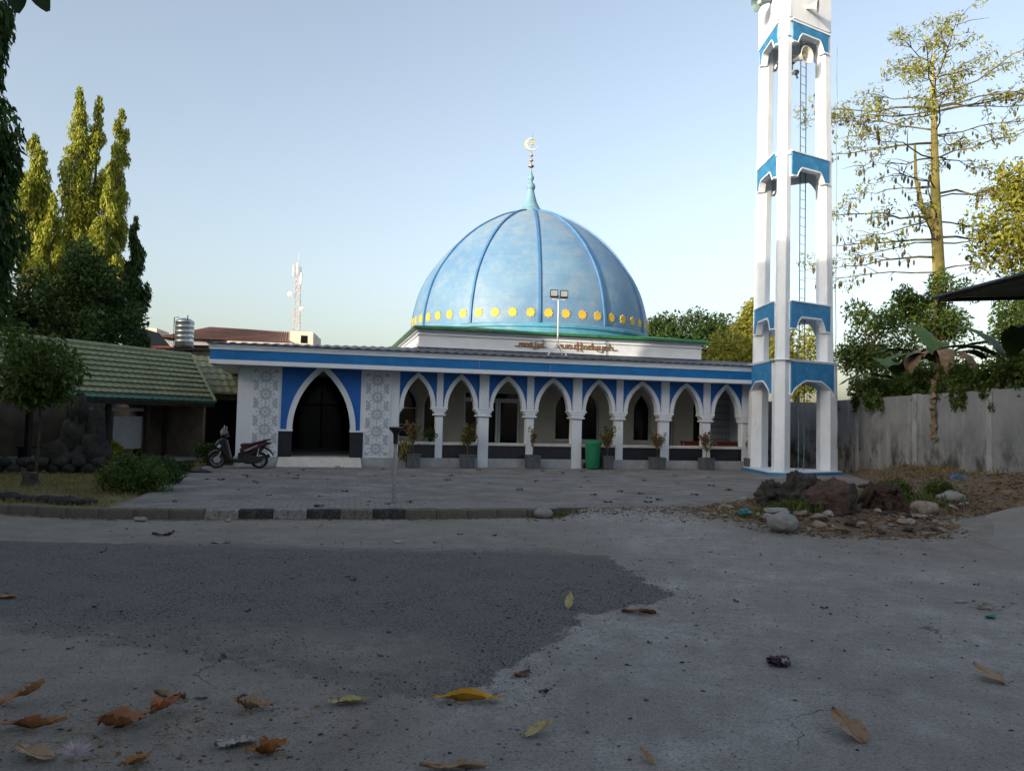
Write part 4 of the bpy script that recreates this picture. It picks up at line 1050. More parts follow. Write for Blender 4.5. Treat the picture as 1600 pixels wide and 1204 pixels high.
# red benches inside the veranda
for i, (x0, x1, lab) in enumerate(((16.0, 17.05, 'low dark red wooden bench in the seventh arch of the veranda'), (17.40, 18.35, 'low orange-red wooden bench in front of the tile screen'))):
    t = thing('red_bench', lab, 'bench', L2W((x0+x1)/2, 1.7, 0.303), TH, 'red benches in the veranda')
    M.setdefault('redwood', mat('red_stained_wood', (0.20, 0.045, 0.022), 0.5, 0.15, 4.0))
    hw = (x1-x0)/2
    mb = MB(); mb.box(-hw, hw, -.2, .2, .60, .66); mb.build('seat', M['redwood'], t, bevel=0.006)
    mb = MB(); mb.box(-hw+.05, hw-.05, -.17, -.14, .43, .598); mb.build('apron', M['redwood'], t)
    for sx in (-1, 1):
        for sy in (-1, 1):
            mb = MB(); mb.box(sx*(hw-.06)-.03, sx*(hw-.06)+.03, sy*.15-.03, sy*.15+.03, 0, .597); mb.build('leg', M['redwood'], t)

# roof floodlight mast
t = thing('floodlight_mast', 'white tripod mast with two floodlights on the mosque roof', 'floodlight', L2W(10.72, 1.15, 3.98), TH)
mb = MB(); mb.tube([(0, 0, 0.42), (0, 0, 2.2)], 0.028, 10); mb.tube([(0, 0, 0.3), (0, 0, 0.5)], 0.04, 10); mb.build('mast', M['pole_white'], t, smooth=True)
for ax, ay in ((-0.42, -0.25), (0.22, -0.35), (0.28, 0.25)):
    mb = MB(); mb.tube([(0, 0, 0.46), (ax, ay, 0.02)], 0.02, 8); mb.tube([(ax, ay, 0.02), (ax*1.02, ay*1.02, -0.06)], 0.03, 8); mb.build('leg', M['pole_white'], t)
mb = MB(); mb.box(-0.24, 0.24, -0.02, 0.02, 2.03, 2.07); mb.build('crossbar', M['pole_white'], t)
for sx in (-1, 1):
    lo_ = MB(); lo_.box(-0.145, 0.145, -0.09, 0.05, -0.15, 0.15); l_ = lo_.build('lamp', M['black'], t, (sx*0.19, -0.04, 2.25), bevel=0.02); l_.rotation_euler = (R(12), 0, R(-14)*1.0)
    gl = MB(); gl.box(-0.12, 0.12, -0.100, -0.092, -0.075, 0.125); gl.build('lens', M['lamp_glass'], l_)

# solar garden lamp by the kerb
t = thing('garden_lamp', 'thin grey lamp post with dark funnel head by the kerb', 'lamp post', (-2.21, 14.78, 0.0), 0)
mb = MB(); mb.lathe([(0.075, 0), (0.075, 0.012), (0.035, 0.02)], 16); mb.build('base_plate', M['lamp_grey'], t, smooth=True)
mb = MB(); mb.lathe([(0.033, 0.0), (0.033, 1.20), (0.031, 1.21)], 14); mb.build('post', M['steel'], t, smooth=True)
mb = MB(); mb.lathe([(0.045, 1.12), (0.048, 1.30), (0.06, 1.33), (0.13, 1.40), (0.135, 1.43), (0.13, 1.445), (0.02, 1.455)], 18); mb.build('lamp_head', M['black'], t, smooth=True)

# ================================================================== scooter
sc = thing('scooter', 'black scooter with dark red seat parked beside the left lattice panel', 'scooter', (-8.06, 22.86, 0.003), TH+R(0))
# local: x to the right (rear), wheels at -0.66 and +0.60; front of scooter on the left
def wheel(x, r_, w):
    mb = MB(); mb.lathe([(r_-0.075, -w*0.4), (r_-0.02, -w/2), (r_, -w*0.22), (r_, w*0.22), (r_-0.02, w/2), (r_-0.075, w*0.4)], 32, axis='y', caps=False)
    wl = mb.build('wheel', M['rubber'], sc, (x, 0, r_), smooth=True)
    mb = MB(); mb.lathe([(r_-0.095, -w*0.3), (r_-0.07, -w*0.38), (r_-0.07, w*0.38), (r_-0.095, w*0.3), (r_-0.095, -w*0.3)], 32, axis='y', caps=False)
    for i in range(5):
        a = 2*PI*i/5+0.3; ca, sa = math.cos(a), math.sin(a)
        for da in (-0.14, 0.14):
            mb.tube([(0.04*math.cos(a+da*2), 0, 0.04*math.sin(a+da*2)), ((r_-0.085)*math.cos(a+da), 0, (r_-0.085)*math.sin(a+da))], 0.013, 5)
    mb.lathe([(0.001, -0.06), (0.05, -0.05), (0.05, 0.05), (0.001, 0.06)], 14, axis='y'); mb.build('rim', M['rim'], wl)
    mb = MB(); mb.lathe([(0.04, -0.062), (0.11, -0.058), (0.11, -0.055), (0.04, -0.06)], 20, axis='y'); mb.build('brake_disc', M['steel'], wl)
wheel(-0.63, 0.265, 0.085); wheel(0.62, 0.265, 0.10)
def body(name, poly, y0, y1, m, bev=0.02):
    mb = MB(); mb.prism(poly, y0, y1); return mb.build(name, m, sc, bevel=bev)
for sy in (-1, 1):
    mb = MB(); mb.tube([(-0.63, sy*0.075, 0.265), (-0.47, sy*0.06, 0.66)], 0.02, 8); mb.build('fork', M['steel'], sc)
body('front_fender', [(-0.90, 0.34), (-0.86, 0.47), (-0.74, 0.56), (-0.58, 0.60), (-0.46, 0.55), (-0.40, 0.42), (-0.47, 0.46), (-0.60, 0.545), (-0.74, 0.51), (-0.84, 0.42)], -0.075, 0.075, M['lamp_grey'])
body('front_cowl', [(-0.70, 0.72), (-0.60, 0.90), (-0.46, 0.99), (-0.38, 0.93), (-0.30, 0.60), (-0.26, 0.34), (-0.36, 0.30), (-0.50, 0.52), (-0.63, 0.60)], -0.15, 0.15, M['gloss_black'], 0.05)
body('leg_shield', [(-0.46, 0.92), (-0.36, 0.92), (-0.20, 0.32), (-0.06, 0.27), (-0.06, 0.21), (-0.28, 0.24)], -0.22, 0.22, M['black'], 0.03)
body('floorboard', [(-0.26, 0.30), (0.12, 0.30), (0.16, 0.24), (0.05, 0.17), (-0.22, 0.20)], -0.20, 0.20, M['black'], 0.02)
body('handlebar_cover', [(-0.56, 1.0), (-0.50, 1.09), (-0.38, 1.10), (-0.30, 1.04), (-0.40, 0.97)], -0.14, 0.14, M['gloss_black'], 0.03)
hl = body('headlight', [(-0.70, 0.74), (-0.63, 0.88), (-0.57, 0.86), (-0.62, 0.73)], -0.10, 0.10, M['lamp_glass'], 0.01)
for sy in (-1, 1):
    body('turn_signal', [(-0.64, 0.66), (-0.56, 0.76), (-0.50, 0.70), (-0.56, 0.62)], sy*0.13, sy*0.165, M['silver'], 0.01)
mb = MB(); mb.tube([(-0.36, -0.36, 1.05), (-0.42, -0.16, 1.06), (-0.42, 0.16, 1.06), (-0.36, 0.36, 1.05)], 0.014, 8); mb.build('handlebar', M['steel'], sc)
for sy in (-1, 1):
    mb = MB(); mb.tube([(-0.36, sy*0.36, 1.05), (-0.33, sy*0.47, 1.045)], 0.022, 8); mb.build('grip', M['rubber'], sc)
    mb = MB(); mb.tube([(-0.43, sy*0.24, 1.06), (-0.45, sy*0.27, 1.2), (-0.43, sy*0.30, 1.26)], 0.007, 6); mi = mb.build('mirror', M['black'], sc)
    mb = MB(); mb.lathe([(0.001, -0.012), (0.05, -0.012), (0.06, 0.0), (0.05, 0.012), (0.001, 0.012)], 14, (-0.42, sy*0.31, 1.29), 'x'); mb.build('mirror_glass', M['lamp_glass'], mi)
# plastic bag / rag hanging over the bars
mb = MB(); mb.lathe([(0.03, 0.11), (0.06, 0.07), (0.11, 0.02), (0.13, -0.06), (0.10, -0.13), (0.001, -0.14)], 9, (-0.46, -0.02, 1.17)); 
for i, v in enumerate(mb.v): mb.v[i] = (v[0]+random.uniform(-.02, .02), v[1]+random.uniform(-.02, .02), v[2]+random.uniform(-.015, .015))
cv = mb.build('cloth', mat('grey_cloth', (0.16, 0.15, 0.17), 0.9, 0.3, 12.0), sc); cv['label'] = 'pale crumpled cloth over the handlebar'
body('seat', [(0.02, 0.73), (0.10, 0.80), (0.34, 0.80), (0.60, 0.87), (0.82, 0.91), (0.84, 0.87), (0.60, 0.80), (0.34, 0.70), (0.10, 0.66)], -0.13, 0.13, M['seat_red'], 0.03)
body('side_panel', [(0.04, 0.67), (0.30, 0.69), (0.58, 0.79), (0.84, 0.86), (0.93, 0.82), (0.80, 0.72), (0.58, 0.60), (0.30, 0.50), (0.10, 0.44), (0.03, 0.50)], -0.145, 0.145, M['seat_red'], 0.04)
body('rear_body', [(-0.02, 0.50), (0.30, 0.52), (0.62, 0.66), (0.80, 0.70), (0.66, 0.52), (0.42, 0.42), (0.30, 0.30), (0.08, 0.24), (-0.02, 0.30)], -0.13, 0.13, M['gloss_black'], 0.03)
body('under_cowl', [(-0.34, 0.42), (-0.10, 0.30), (-0.08, 0.18), (-0.26, 0.17), (-0.38, 0.28)], -0.15, 0.15, M['gloss_black'], 0.03)
body('decal', [(0.16, 0.555), (0.55, 0.745), (0.56, 0.725), (0.22, 0.545)], -0.151, 0.151, M['silver'], 0.0)
body('grab_rail', [(0.66, 0.90), (0.92, 0.955), (0.96, 0.93), (0.86, 0.89)], -0.10, 0.10, M['black'], 0.01)
body('tail_light', [(0.84, 0.80), (0.95, 0.87), (0.97, 0.81), (0.88, 0.75)], -0.08, 0.08, M['redwood'], 0.01)
body('rear_fender', [(0.78, 0.72), (0.94, 0.60), (1.06, 0.42), (1.04, 0.39), (0.92, 0.54), (0.76, 0.63)], -0.07, 0.07, M['black'], 0.01)
body('licence_plate', [(0.955, 0.60), (0.965, 0.61), (1.03, 0.52), (1.02, 0.51)], -0.11, 0.11, M['silver'], 0.0)
body('engine_case', [(0.10, 0.20), (0.12, 0.38), (0.40, 0.44), (0.70, 0.36), (0.74, 0.24), (0.55, 0.17), (0.25, 0.14)], -0.14, 0.06, M['black'], 0.03)
mb = MB(); mb.tube([(0.28, 0.12, 0.22), (0.42, 0.15, 0.23)], 0.025, 8); mb.tube([(0.42, 0.15, 0.25), (0.52, 0.16, 0.29), (0.92, 0.16, 0.42)], [0.04, 0.06, 0.06], 10); mb.build('exhaust', M['black'], sc)
body('exhaust_shield', [(0.54, 0.31), (0.60, 0.36), (0.84, 0.43), (0.82, 0.37)], 0.20, 0.225, M['silver'], 0.0)
mb = MB(); mb.tube([(0.56, -0.11, 0.36), (0.60, -0.12, 0.66)], 0.018, 8); mb.build('shock_absorber', M['silver'], sc)
mb = MB(); mb.tube([(0.12, -0.12, 0.22), (0.03, -0.27, 0.015), (-0.05, -0.28, 0.012)], 0.012, 6); mb.build('kickstand', M['steel'], sc)
sc.rotation_euler = (R(-4), 0, TH); sc.scale = (0.95, 0.95, 0.93)
t = thing('dark_rag', 'flat black rag lying on the paving left of the scooter', 'rag', (-8.37, 20.95, 0.0))
mb = MB(); mb.lathe([(0.30, 0.0), (0.28, 0.05), (0.15, 0.09), (0.001, 0.10)], 11)
for i, v in enumerate(mb.v): mb.v[i] = (v[0]*random.uniform(.8, 1.15), v[1]*0.5*random.uniform(.8, 1.1), v[2]*random.uniform(.5, 1.2))
mb.build('cloth', M['black'], t)

# ================================================================== hall on the left (long tiled roof)
HA = math.atan2(7.0, 2.9)                      # direction of its long axis
hd = np.array([math.cos(HA), math.sin(HA)]); hn = np.array([-hd[1], hd[0]])   # hn points to the left, away
E1 = np.array([-10.42, 27.0])
hall = thing('open_hall', 'low open-sided hall with olive green tiled roof beside the mosque', 'hall', (E1[0], E1[1], 0), HA)
# local x along axis (0 = far end, negative towards the camera), y to the left/back
HL = -19.0; EZ, RZ, RW = 1.98, 3.69, 2.0
rows = 10
for j in range(rows):
    u0, u1 = j/rows, (j+1)/rows
    y0, y1 = RW*u0, RW*u1; z0, z1 = EZ+(RZ-EZ)*u0, EZ+(RZ-EZ)*u1
    xe0, xe1 = u0*0.8, u1*0.8              # hip at the far end
    n = 300; P = []; F = []
    sl = math.hypot(y1-y0, z1-z0); ny, nz_ = -(z1-z0)/sl, (y1-y0)/sl
    for i in range(n+1):
        f = i/n; xa = HL+(xe0-HL)*f; xb = HL+(xe1-HL)*f
        w_ = 0.013*math.cos(f*n*PI/2.0)
        P += [(xa, y0+ny*(0.085+w_)-0.03, z0+nz_*(0.085+w_)-0.02), (xa, y0+ny*(0.0), z0-0.035), (xb, y1+ny*(0.015+w_*0.8), z1+nz_*(0.015+w_*0.8))]
    for i in range(n): F += [(3*i, 3*i+3, 3*i+5, 3*i+2), (3*i+1, 3*i+4, 3*i+3, 3*i)]
    mb = MB(); mb.add(P, F)
    mb.build('tile_row', M['tile_green'] if j < 1 else M['tile_olive'], hall)
mb = MB(); mb.add([(HL, 0, EZ-0.03), (0, 0, EZ-0.03), (0.75, RW, RZ-0.03), (HL, RW, RZ-0.03), (0.75, RW+0.1, RZ-0.03), (HL, RW+0.1, RZ-0.03), (HL, 2*RW, EZ-0.03), (0, 2*RW, EZ-0.03)], [(0, 1, 2, 3), (5, 4, 7, 6), (1, 7, 4, 2)])
mb.build('roof_underlay', M['dark_wood'], hall)
mb = MB(); mb.tube([(HL, RW, RZ+0.04), (0.8, RW, RZ+0.04)], 0.09, 8); mb.tube([(0.8, RW, RZ+0.04), (0.0, 0.0, EZ+0.05)], 0.07, 8); mb.build('ridge_cap', M['tile_olive'], hall)
mb = MB(); mb.box(HL, 0.0, 0.0, 0.04, EZ-0.16, EZ-0.035); mb.build('fascia_board', M['dark_wood'], hall)
for x in (-0.14, -2.45, -3.9, -6.4, -8.9, -11.4, -13.9):
    mb = MB(); mb.box(x-0.06, x+0.06, 0.42, 0.54, -0.2, EZ+0.2); mb.build('post', M['dark_wood'], hall)
    mb = MB(); mb.box(x-0.06, x+0.06, 4.0, 4.12, -0.2, EZ+0.2); mb.build('post', M['dark_wood'], hall)
    mb = MB(); mb.box(x-0.04, x+0.04, 0.55, 3.99, EZ-0.05, EZ+0.08); mb.build('tie_beam', M['dark_wood'], hall)
mb = MB(); mb.box(HL, 0.9, 4.6, 4.72, -0.2, 2.3)
mb.build('back_wall', M['hall_wall'], hall)
mb = MB(); mb.box(HL, 0.0, 0.3, 4.6, -0.22, 0.06); mb.build('floor', M['grey_plinth'], hall)
mb = MB(); mb.box(-0.22, -0.10, 0.3, 4.6, 0.062, 2.2); mb.build('end_wall', M['hall_wall'], hall)
for x0, x1, z0, z1, mm, lab in ((-3.6, -2.52, 0.42, 1.45, 'board', 'grey notice board'), (-4.6, -2.4, 1.62, 1.72, 'board', 'pale banner strip under the eave')):
    mb = MB(); mb.box(x0, x1, 0.6, 0.64, z0, z1); o = mb.build('board', M[mm], hall); o['label'] = lab
for x in (-1.8, -4.3, -9.3, -11.8):
    mb = MB(); mb.box(x-0.9, x+0.9, 2.3, 2.7, 0.42, 0.47); mb.box(x-0.85, x-0.8, 2.32, 2.68, 0.062, 0.42); mb.box(x+0.8, x+0.85, 2.32, 2.68, 0.062, 0.42); mb.build('seat', M['dark_wood'], hall)
# second roof wing between hall and mosque
wing = thing('roof_wing', 'broken olive tiled roof wing behind the scooter, right of the hall', 'roof', (-11.1, 27.75, 0), R(35))
for j in range(6):
    u0, u1 = j/6, (j+1)/6; n = 60; P = []; F = []
    ya, yb = 2.1*u0, 2.1*u1; za, zb = 2.35+1.45*u0, 2.35+1.45*u1
    for i in range(n+1):
        x = -1.9+4.2*i/n; w_ = 0.02*math.cos(i*PI/2)
        P += [(x, ya-0.02, za+0.05+w_), (x, ya, za-0.03), (x, yb, zb+0.01+w_)]
    for i in range(n): F += [(3*i, 3*i+3, 3*i+5, 3*i+2), (3*i+1, 3*i+4, 3*i+3, 3*i)]
    mb = MB(); mb.add(P, F); mb.build('tile_row', M['tile_olive'], wing)
mb = MB(); mb.box(-1.9, 2.3, 0.1, 0.2, 2.1, 2.3); mb.build('fascia_board', M['dark_wood'], wing)
for x in (-1.2, 1.9):
    mb = MB(); mb.box(x-.06, x+.06, 0.3, 0.42, -0.1, 2.5); mb.build('post', M['dark_wood'], wing)
mb = MB(); mb.box(-1.9, 2.6, 1.6, 1.7, -0.1, 3.3); mb.build('back_wall', M['dark_wood'], wing)  # added dark sheet, stands in for the shaded hall interior

# water tank on its stand
t = thing('water_tank', 'stainless steel water tank on a stand behind the hall roof', 'water tank', (-12.88, 30.0, 0))
mb = MB(); pr_ = []
for i in range(5):
    z = 4.22+i*0.19
    pr_ += [(0.345, z), (0.345, z+0.13), (0.355, z+0.15), (0.345, z+0.17)]
mb.lathe([(0.001, 4.19), (0.33, 4.19)]+pr_+[(0.345, 5.17), (0.33, 5.19), (0.2, 5.27), (0.001, 5.31)], 28); mb.build('tank', M['tank_steel'], t, smooth=True)
mb = MB(); mb.lathe([(0.36, 4.12), (0.37, 4.125), (0.37, 4.185), (0.001, 4.186)], 28); mb.build('tray', M['black'], t)
for i in range(4):
    a = PI/4+i*PI/2; mb = MB(); mb.tube([(0.34*math.cos(a), 0.34*math.sin(a), -0.2), (0.32*math.cos(a), 0.32*math.sin(a), 4.12)], 0.03, 6); mb.build('leg', M['dark_wood'], t)
mb = MB(); mb.tube([(-0.38, -0.1, 3.4), (-0.38, -0.1, 5.30), (-0.2, -0.1, 5.32)], 0.02, 6); mb.tube([(0.22, -0.28, 5.18), (0.22, -0.28, 5.38)], 0.02, 6); mb.build('pipe', M['lamp_grey'], t)
mb = MB(); mb.box(-0.9, 0.9, -0.4, -0.36, 4.02, 4.08); mb.box(-0.9, 0.9, 0.36, 0.4, 4.02, 4.08); mb.box(-0.5, -0.46, -0.36, 0.36, 4.03, 4.07); mb.build('stand_rail', M['dark_wood'], t)

# ================================================================== far buildings
fbld = thing('apartment_block', 'cream building with brown hipped roof far behind the hall', 'building', (-25.4, 70, 0), R(8))
def FB(name, fn, m, par=None): 
    mb = MB(); fn(mb); return mb.build(name, m, par or fbld)
FB('wall', lambda mb: (mb.box(-6.2, 6.9, 0, 9, -0.2, 7.9)), M['cream'])
FB('panel_wall', lambda mb: (mb.box(-6.6, -0.6, -0.6, 0.0, -0.2, 8.1)), M['grey_wall'])
FB('corner_pier', lambda mb: mb.box(-7.4, -6.62, -0.7, 3, -0.2, 9.0), M['cream'])
FB('fascia', lambda mb: mb.box(-0.5, 5.2, -1.0, -0.02, 7.55, 8.15), M['tower_white'])
FB('parapet', lambda mb: (mb.box(4.9, 7.0, -0.6, 6, 7.92, 9.2), mb.box(-7.4, 5.0, 7.5, 8, 7.92, 9.1)), M['cream'])
def hiproof(mb):
    mb.add([(-6.3, -1.2, 8.16), (5.0, -1.2, 8.16), (4.2, 4, 9.55), (-3.2, 4, 9.75), (-6.3, 7, 8.16), (5.0, 7, 8.16)], [(0, 1, 2, 3), (0, 3, 4), (1, 5, 2), (3, 2, 5, 4)])
rf = FB('roof', hiproof, M['brown_roof'])
def rribs(mb):
    for i in range(44):
        f = i/43; x0 = -6.2+11.1*f; x1 = -3.15+7.3*f
        mb.tube([(x0, -1.22, 8.19), (x1, 3.98, 9.62+0.16*(1-f))], 0.045, 4)
o = FB('roof_rib', rribs, M['brown_roof'], rf); tag(o, kind='stuff')
for x, z in ((-5.6, 6.6), (-4.2, 6.6), (-2.8, 6.6)):
    w_ = FB('window', lambda mb: mb.box(x-0.45, x+0.45, -0.66, -0.602, z-0.6, z+0.55), M['glass'])
    FB('frame', lambda mb: (mb.box(x-0.52, x-0.451, -0.68, -0.602, z-0.6, z+0.55), mb.box(x+0.451, x+0.52, -0.68, -0.602, z-0.6, z+0.55), mb.box(x-0.52, x+0.52, -0.68, -0.602, z+0.551, z+0.62)), M['tower_white'], w_)
for x in (6.2,):
    FB('window', lambda mb: mb.box(x-0.3, x+0.3, -0.63, -0.601, 8.15, 8.85), M['glass'])
ow = thing('orange_house', 'orange and tan wall of a house glimpsed below the water tank', 'house', (-17.5, 45, 0), R(5))
mb = MB(); mb.box(-2.2, 2.9, 0, 5, -0.2, 4.65); mb.build('wall', M['orange'], ow)
mb = MB(); mb.box(-2.3, 3.0, -0.05, 5.05, 4.65, 5.5); mb.build('upper_wall', M['hall_wall'], ow)
mb = MB(); mb.box(1.6, 2.3, -0.08, -0.06, 4.85, 5.1); mb.build('window', M['glass'], ow)
mb = MB(); mb.add([(-2.6, -0.4, 5.51), (3.3, -0.4, 5.51), (3.3, 5.4, 5.9), (-2.6, 5.4, 5.9)], [(0, 1, 2, 3)]); mb.build('roof', M['brown_roof'], ow)
bh = thing('brick_house', 'red brick house end with dark roof slope beside the tall trees', 'house', (-26.0, 55, 0), R(5))
mb = MB(); mb.box(-4, 1.3, 0, 6, -0.2, 6.3); mb.build('wall', M['brick_red'], bh)
mb = MB(); mb.add([(-4.5, -0.6, 8.4), (-1.6, -0.6, 7.8), (0.2, -0.6, 5.7), (0.2, 6, 5.7), (-1.6, 6, 7.8), (-4.5, 6, 8.4), (-4.5, -0.6, 8.2), (-1.6, -0.6, 7.6), (0.15, -0.6, 5.5)], [(0, 1, 4, 5), (1, 2, 3, 4), (0, 6, 7, 1), (1, 7, 8, 2)]); mb.build('roof', M['dark_wood'], bh)
# lattice telecom tower
tw = thing('telecom_tower', 'distant red and white lattice telecom mast above the roofs', 'tower', (-34.0, 120, 0), 0)
def hw_at(z): return 0.62-0.30*min(1, max(0, (z-6)/16))
for si in range(9):
    z0, z1 = 5+si*2.2, 5+(si+1)*2.2; mb = MB()
    for sx in (-1, 1):
        for sy in (-1, 1): mb.tube([(sx*hw_at(z0), sy*hw_at(z0), z0), (sx*hw_at(z1), sy*hw_at(z1), z1)], 0.035, 4)
    for k in range(2):
        za, zb = z0+(z1-z0)*k/2, z0+(z1-z0)*(k+1)/2; a, b_ = hw_at(za), hw_at(zb)
        for q in range(4):
            c0 = [(-1, -1), (1, -1), (1, 1), (-1, 1)][q]; c1 = [(1, -1), (1, 1), (-1, 1), (-1, -1)][q]
            mb.tube([(c0[0]*a, c0[1]*a, za), (c1[0]*b_, c1[1]*b_, zb)], 0.022, 4)
            mb.tube([(c0[0]*a, c0[1]*a, za), (c1[0]*a, c1[1]*a, za)], 0.03, 4)
    mb.build('section', M['tower_red'] if si % 2 else M['tower_white'], tw)
for x, z, mm in ((0.0, 24.4, 'tower_white'), (0.6, 22.8, 'tower_white'), (-0.6, 24.0, 'tower_red')):
    mb = MB(); mb.box(x-0.15, x+0.15, -0.8, -0.6, z-0.9, z+0.9); mb.build('antenna', M[mm], tw)
mb = MB(); mb.lathe([(0.001, -0.1), (0.35, 0.0), (0.36, 0.1), (0.001, 0.12)], 16, (0.9, -0.9, 18.0), 'y'); mb.lathe([(0.001, -0.1), (0.4, 0.0), (0.001, 0.12)], 16, (-1.0, -0.9, 20.3), 'y'); mb.build('dish', M['tower_white'], tw)
mb = MB(); mb.tube([(0, 0, 24.8), (0, 0, 27.0)], 0.05, 5); mb.build('spike', M['tower_white'], tw)

# ================================================================== concrete wall on the right
def wall_mat():
    m = bpy.data.materials.new('stained_concrete_wall'); m.use_nodes = True
    nt = m.node_tree; n = nt.nodes; L = nt.links; b = n['Principled BSDF']; b.inputs['Roughness'].default_value = 0.9; b.inputs['Specular IOR Level'].default_value = 0.2
    tc = n.new('ShaderNodeTexCoord')
    def nz(s, d, sc=(1, 1, 1)):
        mp = n.new('ShaderNodeMapping'); mp.inputs['Scale'].default_value = sc; L.new(tc.outputs['Object'], mp.inputs[0])
        z = n.new('ShaderNodeTexNoise'); z.inputs['Scale'].default_value = s; z.inputs['Detail'].default_value = d; z.inputs['Roughness'].default_value = 0.7; L.new(mp.outputs[0], z.inputs[0]); return z.outputs['Fac']
    def rp(f, a, c):
        r = n.new('ShaderNodeMapRange'); r.inputs[1].default_value = a; r.inputs[2].default_value = c; L.new(f, r.inputs[0]); return r.outputs[0]
    def mx(f, A, Bc):
        x = n.new('ShaderNodeMix'); x.data_type = 'RGBA'; L.new(f, x.inputs[0])
        for i, c in ((6, A), (7, Bc)):
            if isinstance(c, tuple): x.inputs[i].default_value = (*c, 1)
            else: L.new(c, x.inputs[i])
        return x.outputs[2]
    def mul(a, c):
        x = n.new('ShaderNodeMath'); x.operation = 'MULTIPLY'; L.new(a, x.inputs[0]); L.new(c, x.inputs[1]); return x.outputs[0]
    c = mx(rp(nz(0.7, 6), 0.3, 0.7), (0.18, 0.185, 0.19), (0.265, 0.27, 0.275))
    c = mx(rp(nz(2.5, 5, (1, 1, 0.18)), 0.52, 0.75), c, (0.36, 0.36, 0.36))
    sx = n.new('ShaderNodeSeparateXYZ'); L.new(tc.outputs['Object'], sx.inputs[0])
    low = rp(sx.outputs['Z'], 1.9, 0.6)
    c = mx(mul(rp(nz(1.3, 8, (1, 1, 0.7)), 0.46, 0.58), low), c, (0.055, 0.05, 0.042))
    c = mx(mul(rp(nz(1.1, 7), 0.50, 0.66), rp(sx.outputs['Z'], 1.3, 0.3)), c, (0.26, 0.22, 0.17))
    c = mx(rp(nz(3.5, 8, (1, 1, 0.4)), 0.66, 0.74), c, (0.06, 0.055, 0.05))
    L.new(c, b.inputs['Base Color'])
    bp = n.new('ShaderNodeBump'); bp.inputs['Strength'].default_value = 0.3; bp.inputs['Distance'].default_value = 0.02; L.new(nz(22, 4), bp.inputs['Height']); L.new(bp.outputs[0], b.inputs['Normal'])
    return m
M['wall_c'] = wall_mat()
WA = np.array([12.9, 31.5]); WB = np.array([12.05, 15.0]); wd = WB-WA; WL = np.linalg.norm(wd); wa = math.atan2(wd[1], wd[0])
cw = thing('boundary_wall', 'long grey stained concrete boundary wall behind the dirt bank', 'wall', (WA[0], WA[1], 0), wa)
# local x towards the camera; the side we see is -y
np_ = 4; pl_ = WL/np_
posts_x = [3.4, 7.85, 11.9, 15.9]
xs = [0]+posts_x+[WL]
for a, b_ in zip(xs[:-1], xs[1:]):
    mb = MB(); mb.box(a+0.002, b_-0.002, -0.06, 0.06, -0.3, 2.68); mb.build('panel', M['wall_c'], cw)
for x in posts_x:
    mb = MB(); mb.box(x-0.11, x+0.11, -0.10, 0.10, -0.3, 2.72); mb.build('post', M['concrete'], cw, bevel=0.01)
# rear wall behind the minaret
rw = thing('rear_wall', 'dark stained concrete wall seen between the minaret legs', 'wall', (12.9, 31.6, 0), R(178))
for a in (0, 2.4, 4.8):
    mb = MB(); mb.box(a+0.002, a+2.398, -0.06, 0.06, -0.3, 2.62); mb.build('panel', M['wall_c'], rw)

# dark canopy roof corner at right
cp = thing('carport_canopy', 'dark metal canopy roof jutting in from the right edge', 'canopy', (0, 0, 0))
mb = MB()
Pn = [(10.93, 20.0, 5.06), (10.62, 14.5, 4.90), (17.0, 14.3, 5.1), (17.0, 20.3, 5.38)]
mb.add([(x, y, z) for x, y, z in Pn]+[(x, y, z+0.05) for x, y, z in Pn], [(0, 1, 2, 3), (7, 6, 5, 4), (0, 4, 5, 1), (1, 5, 6, 2), (2, 6, 7, 3), (3, 7, 4, 0)])
mb.build('roof_sheet', M['navy_roof'], cp)
mb = MB(); mb.tube([(11.2, 19.8, 5.0), (17, 19.9, 5.28)], 0.05, 4); mb.tube([(10.8, 14.8, 4.84), (17, 14.6, 5.02)], 0.05, 4); mb.tube([(11.05, 19.8, 4.99), (10.75, 14.6, 4.83)], 0.05, 4); mb.build('purlin', M['dark_wood'], cp)
for x, y, z in ((16.5, 19.6, 5.45), (16.5, 14.5, 4.8), (13.9, 17.4, 4.9)):
    mb = MB(); mb.box(x-0.06, x+0.06, y-0.06, y+0.06, -0.2, z); mb.build('post', M['dark_wood'], cp)

# ================================================================== vegetation
def crown(parent, centres, nl, lsize, mname, seed, droop=0.0, flat=1.0, wr=0.45, name='crown', aniso=None):
    """leaves in clumps: centres = [(x,y,z,r)]"""
    r = np.random.default_rng(seed); C = np.array(centres); w = C[:, 3]**2.2; w /= w.sum()
    idx = r.choice(len(C), nl, p=w)
    d = unit(r.normal(size=(nl, 3)))*(r.random((nl, 1))**0.45)*C[idx, 3:4]
    d[:, 2] *= flat
    P = C[idx, :3]+d
    D = unit(unit(d)*0.5+r.normal(size=(nl, 3))*0.7+np.array([0, 0, -droop]))
    ln = lsize[0]*0.7+(lsize[1]*1.15-lsize[0]*0.7)*r.random(nl)**1.6
    V, F = leaf_arrays(P, D, ln, ln*wr)
    # leaves nearer the outside of a clump are paler
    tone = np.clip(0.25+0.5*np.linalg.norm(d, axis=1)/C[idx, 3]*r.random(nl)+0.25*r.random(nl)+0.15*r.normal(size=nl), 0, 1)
    return raw(name, V, F, M[mname], parent, rnd=tone)
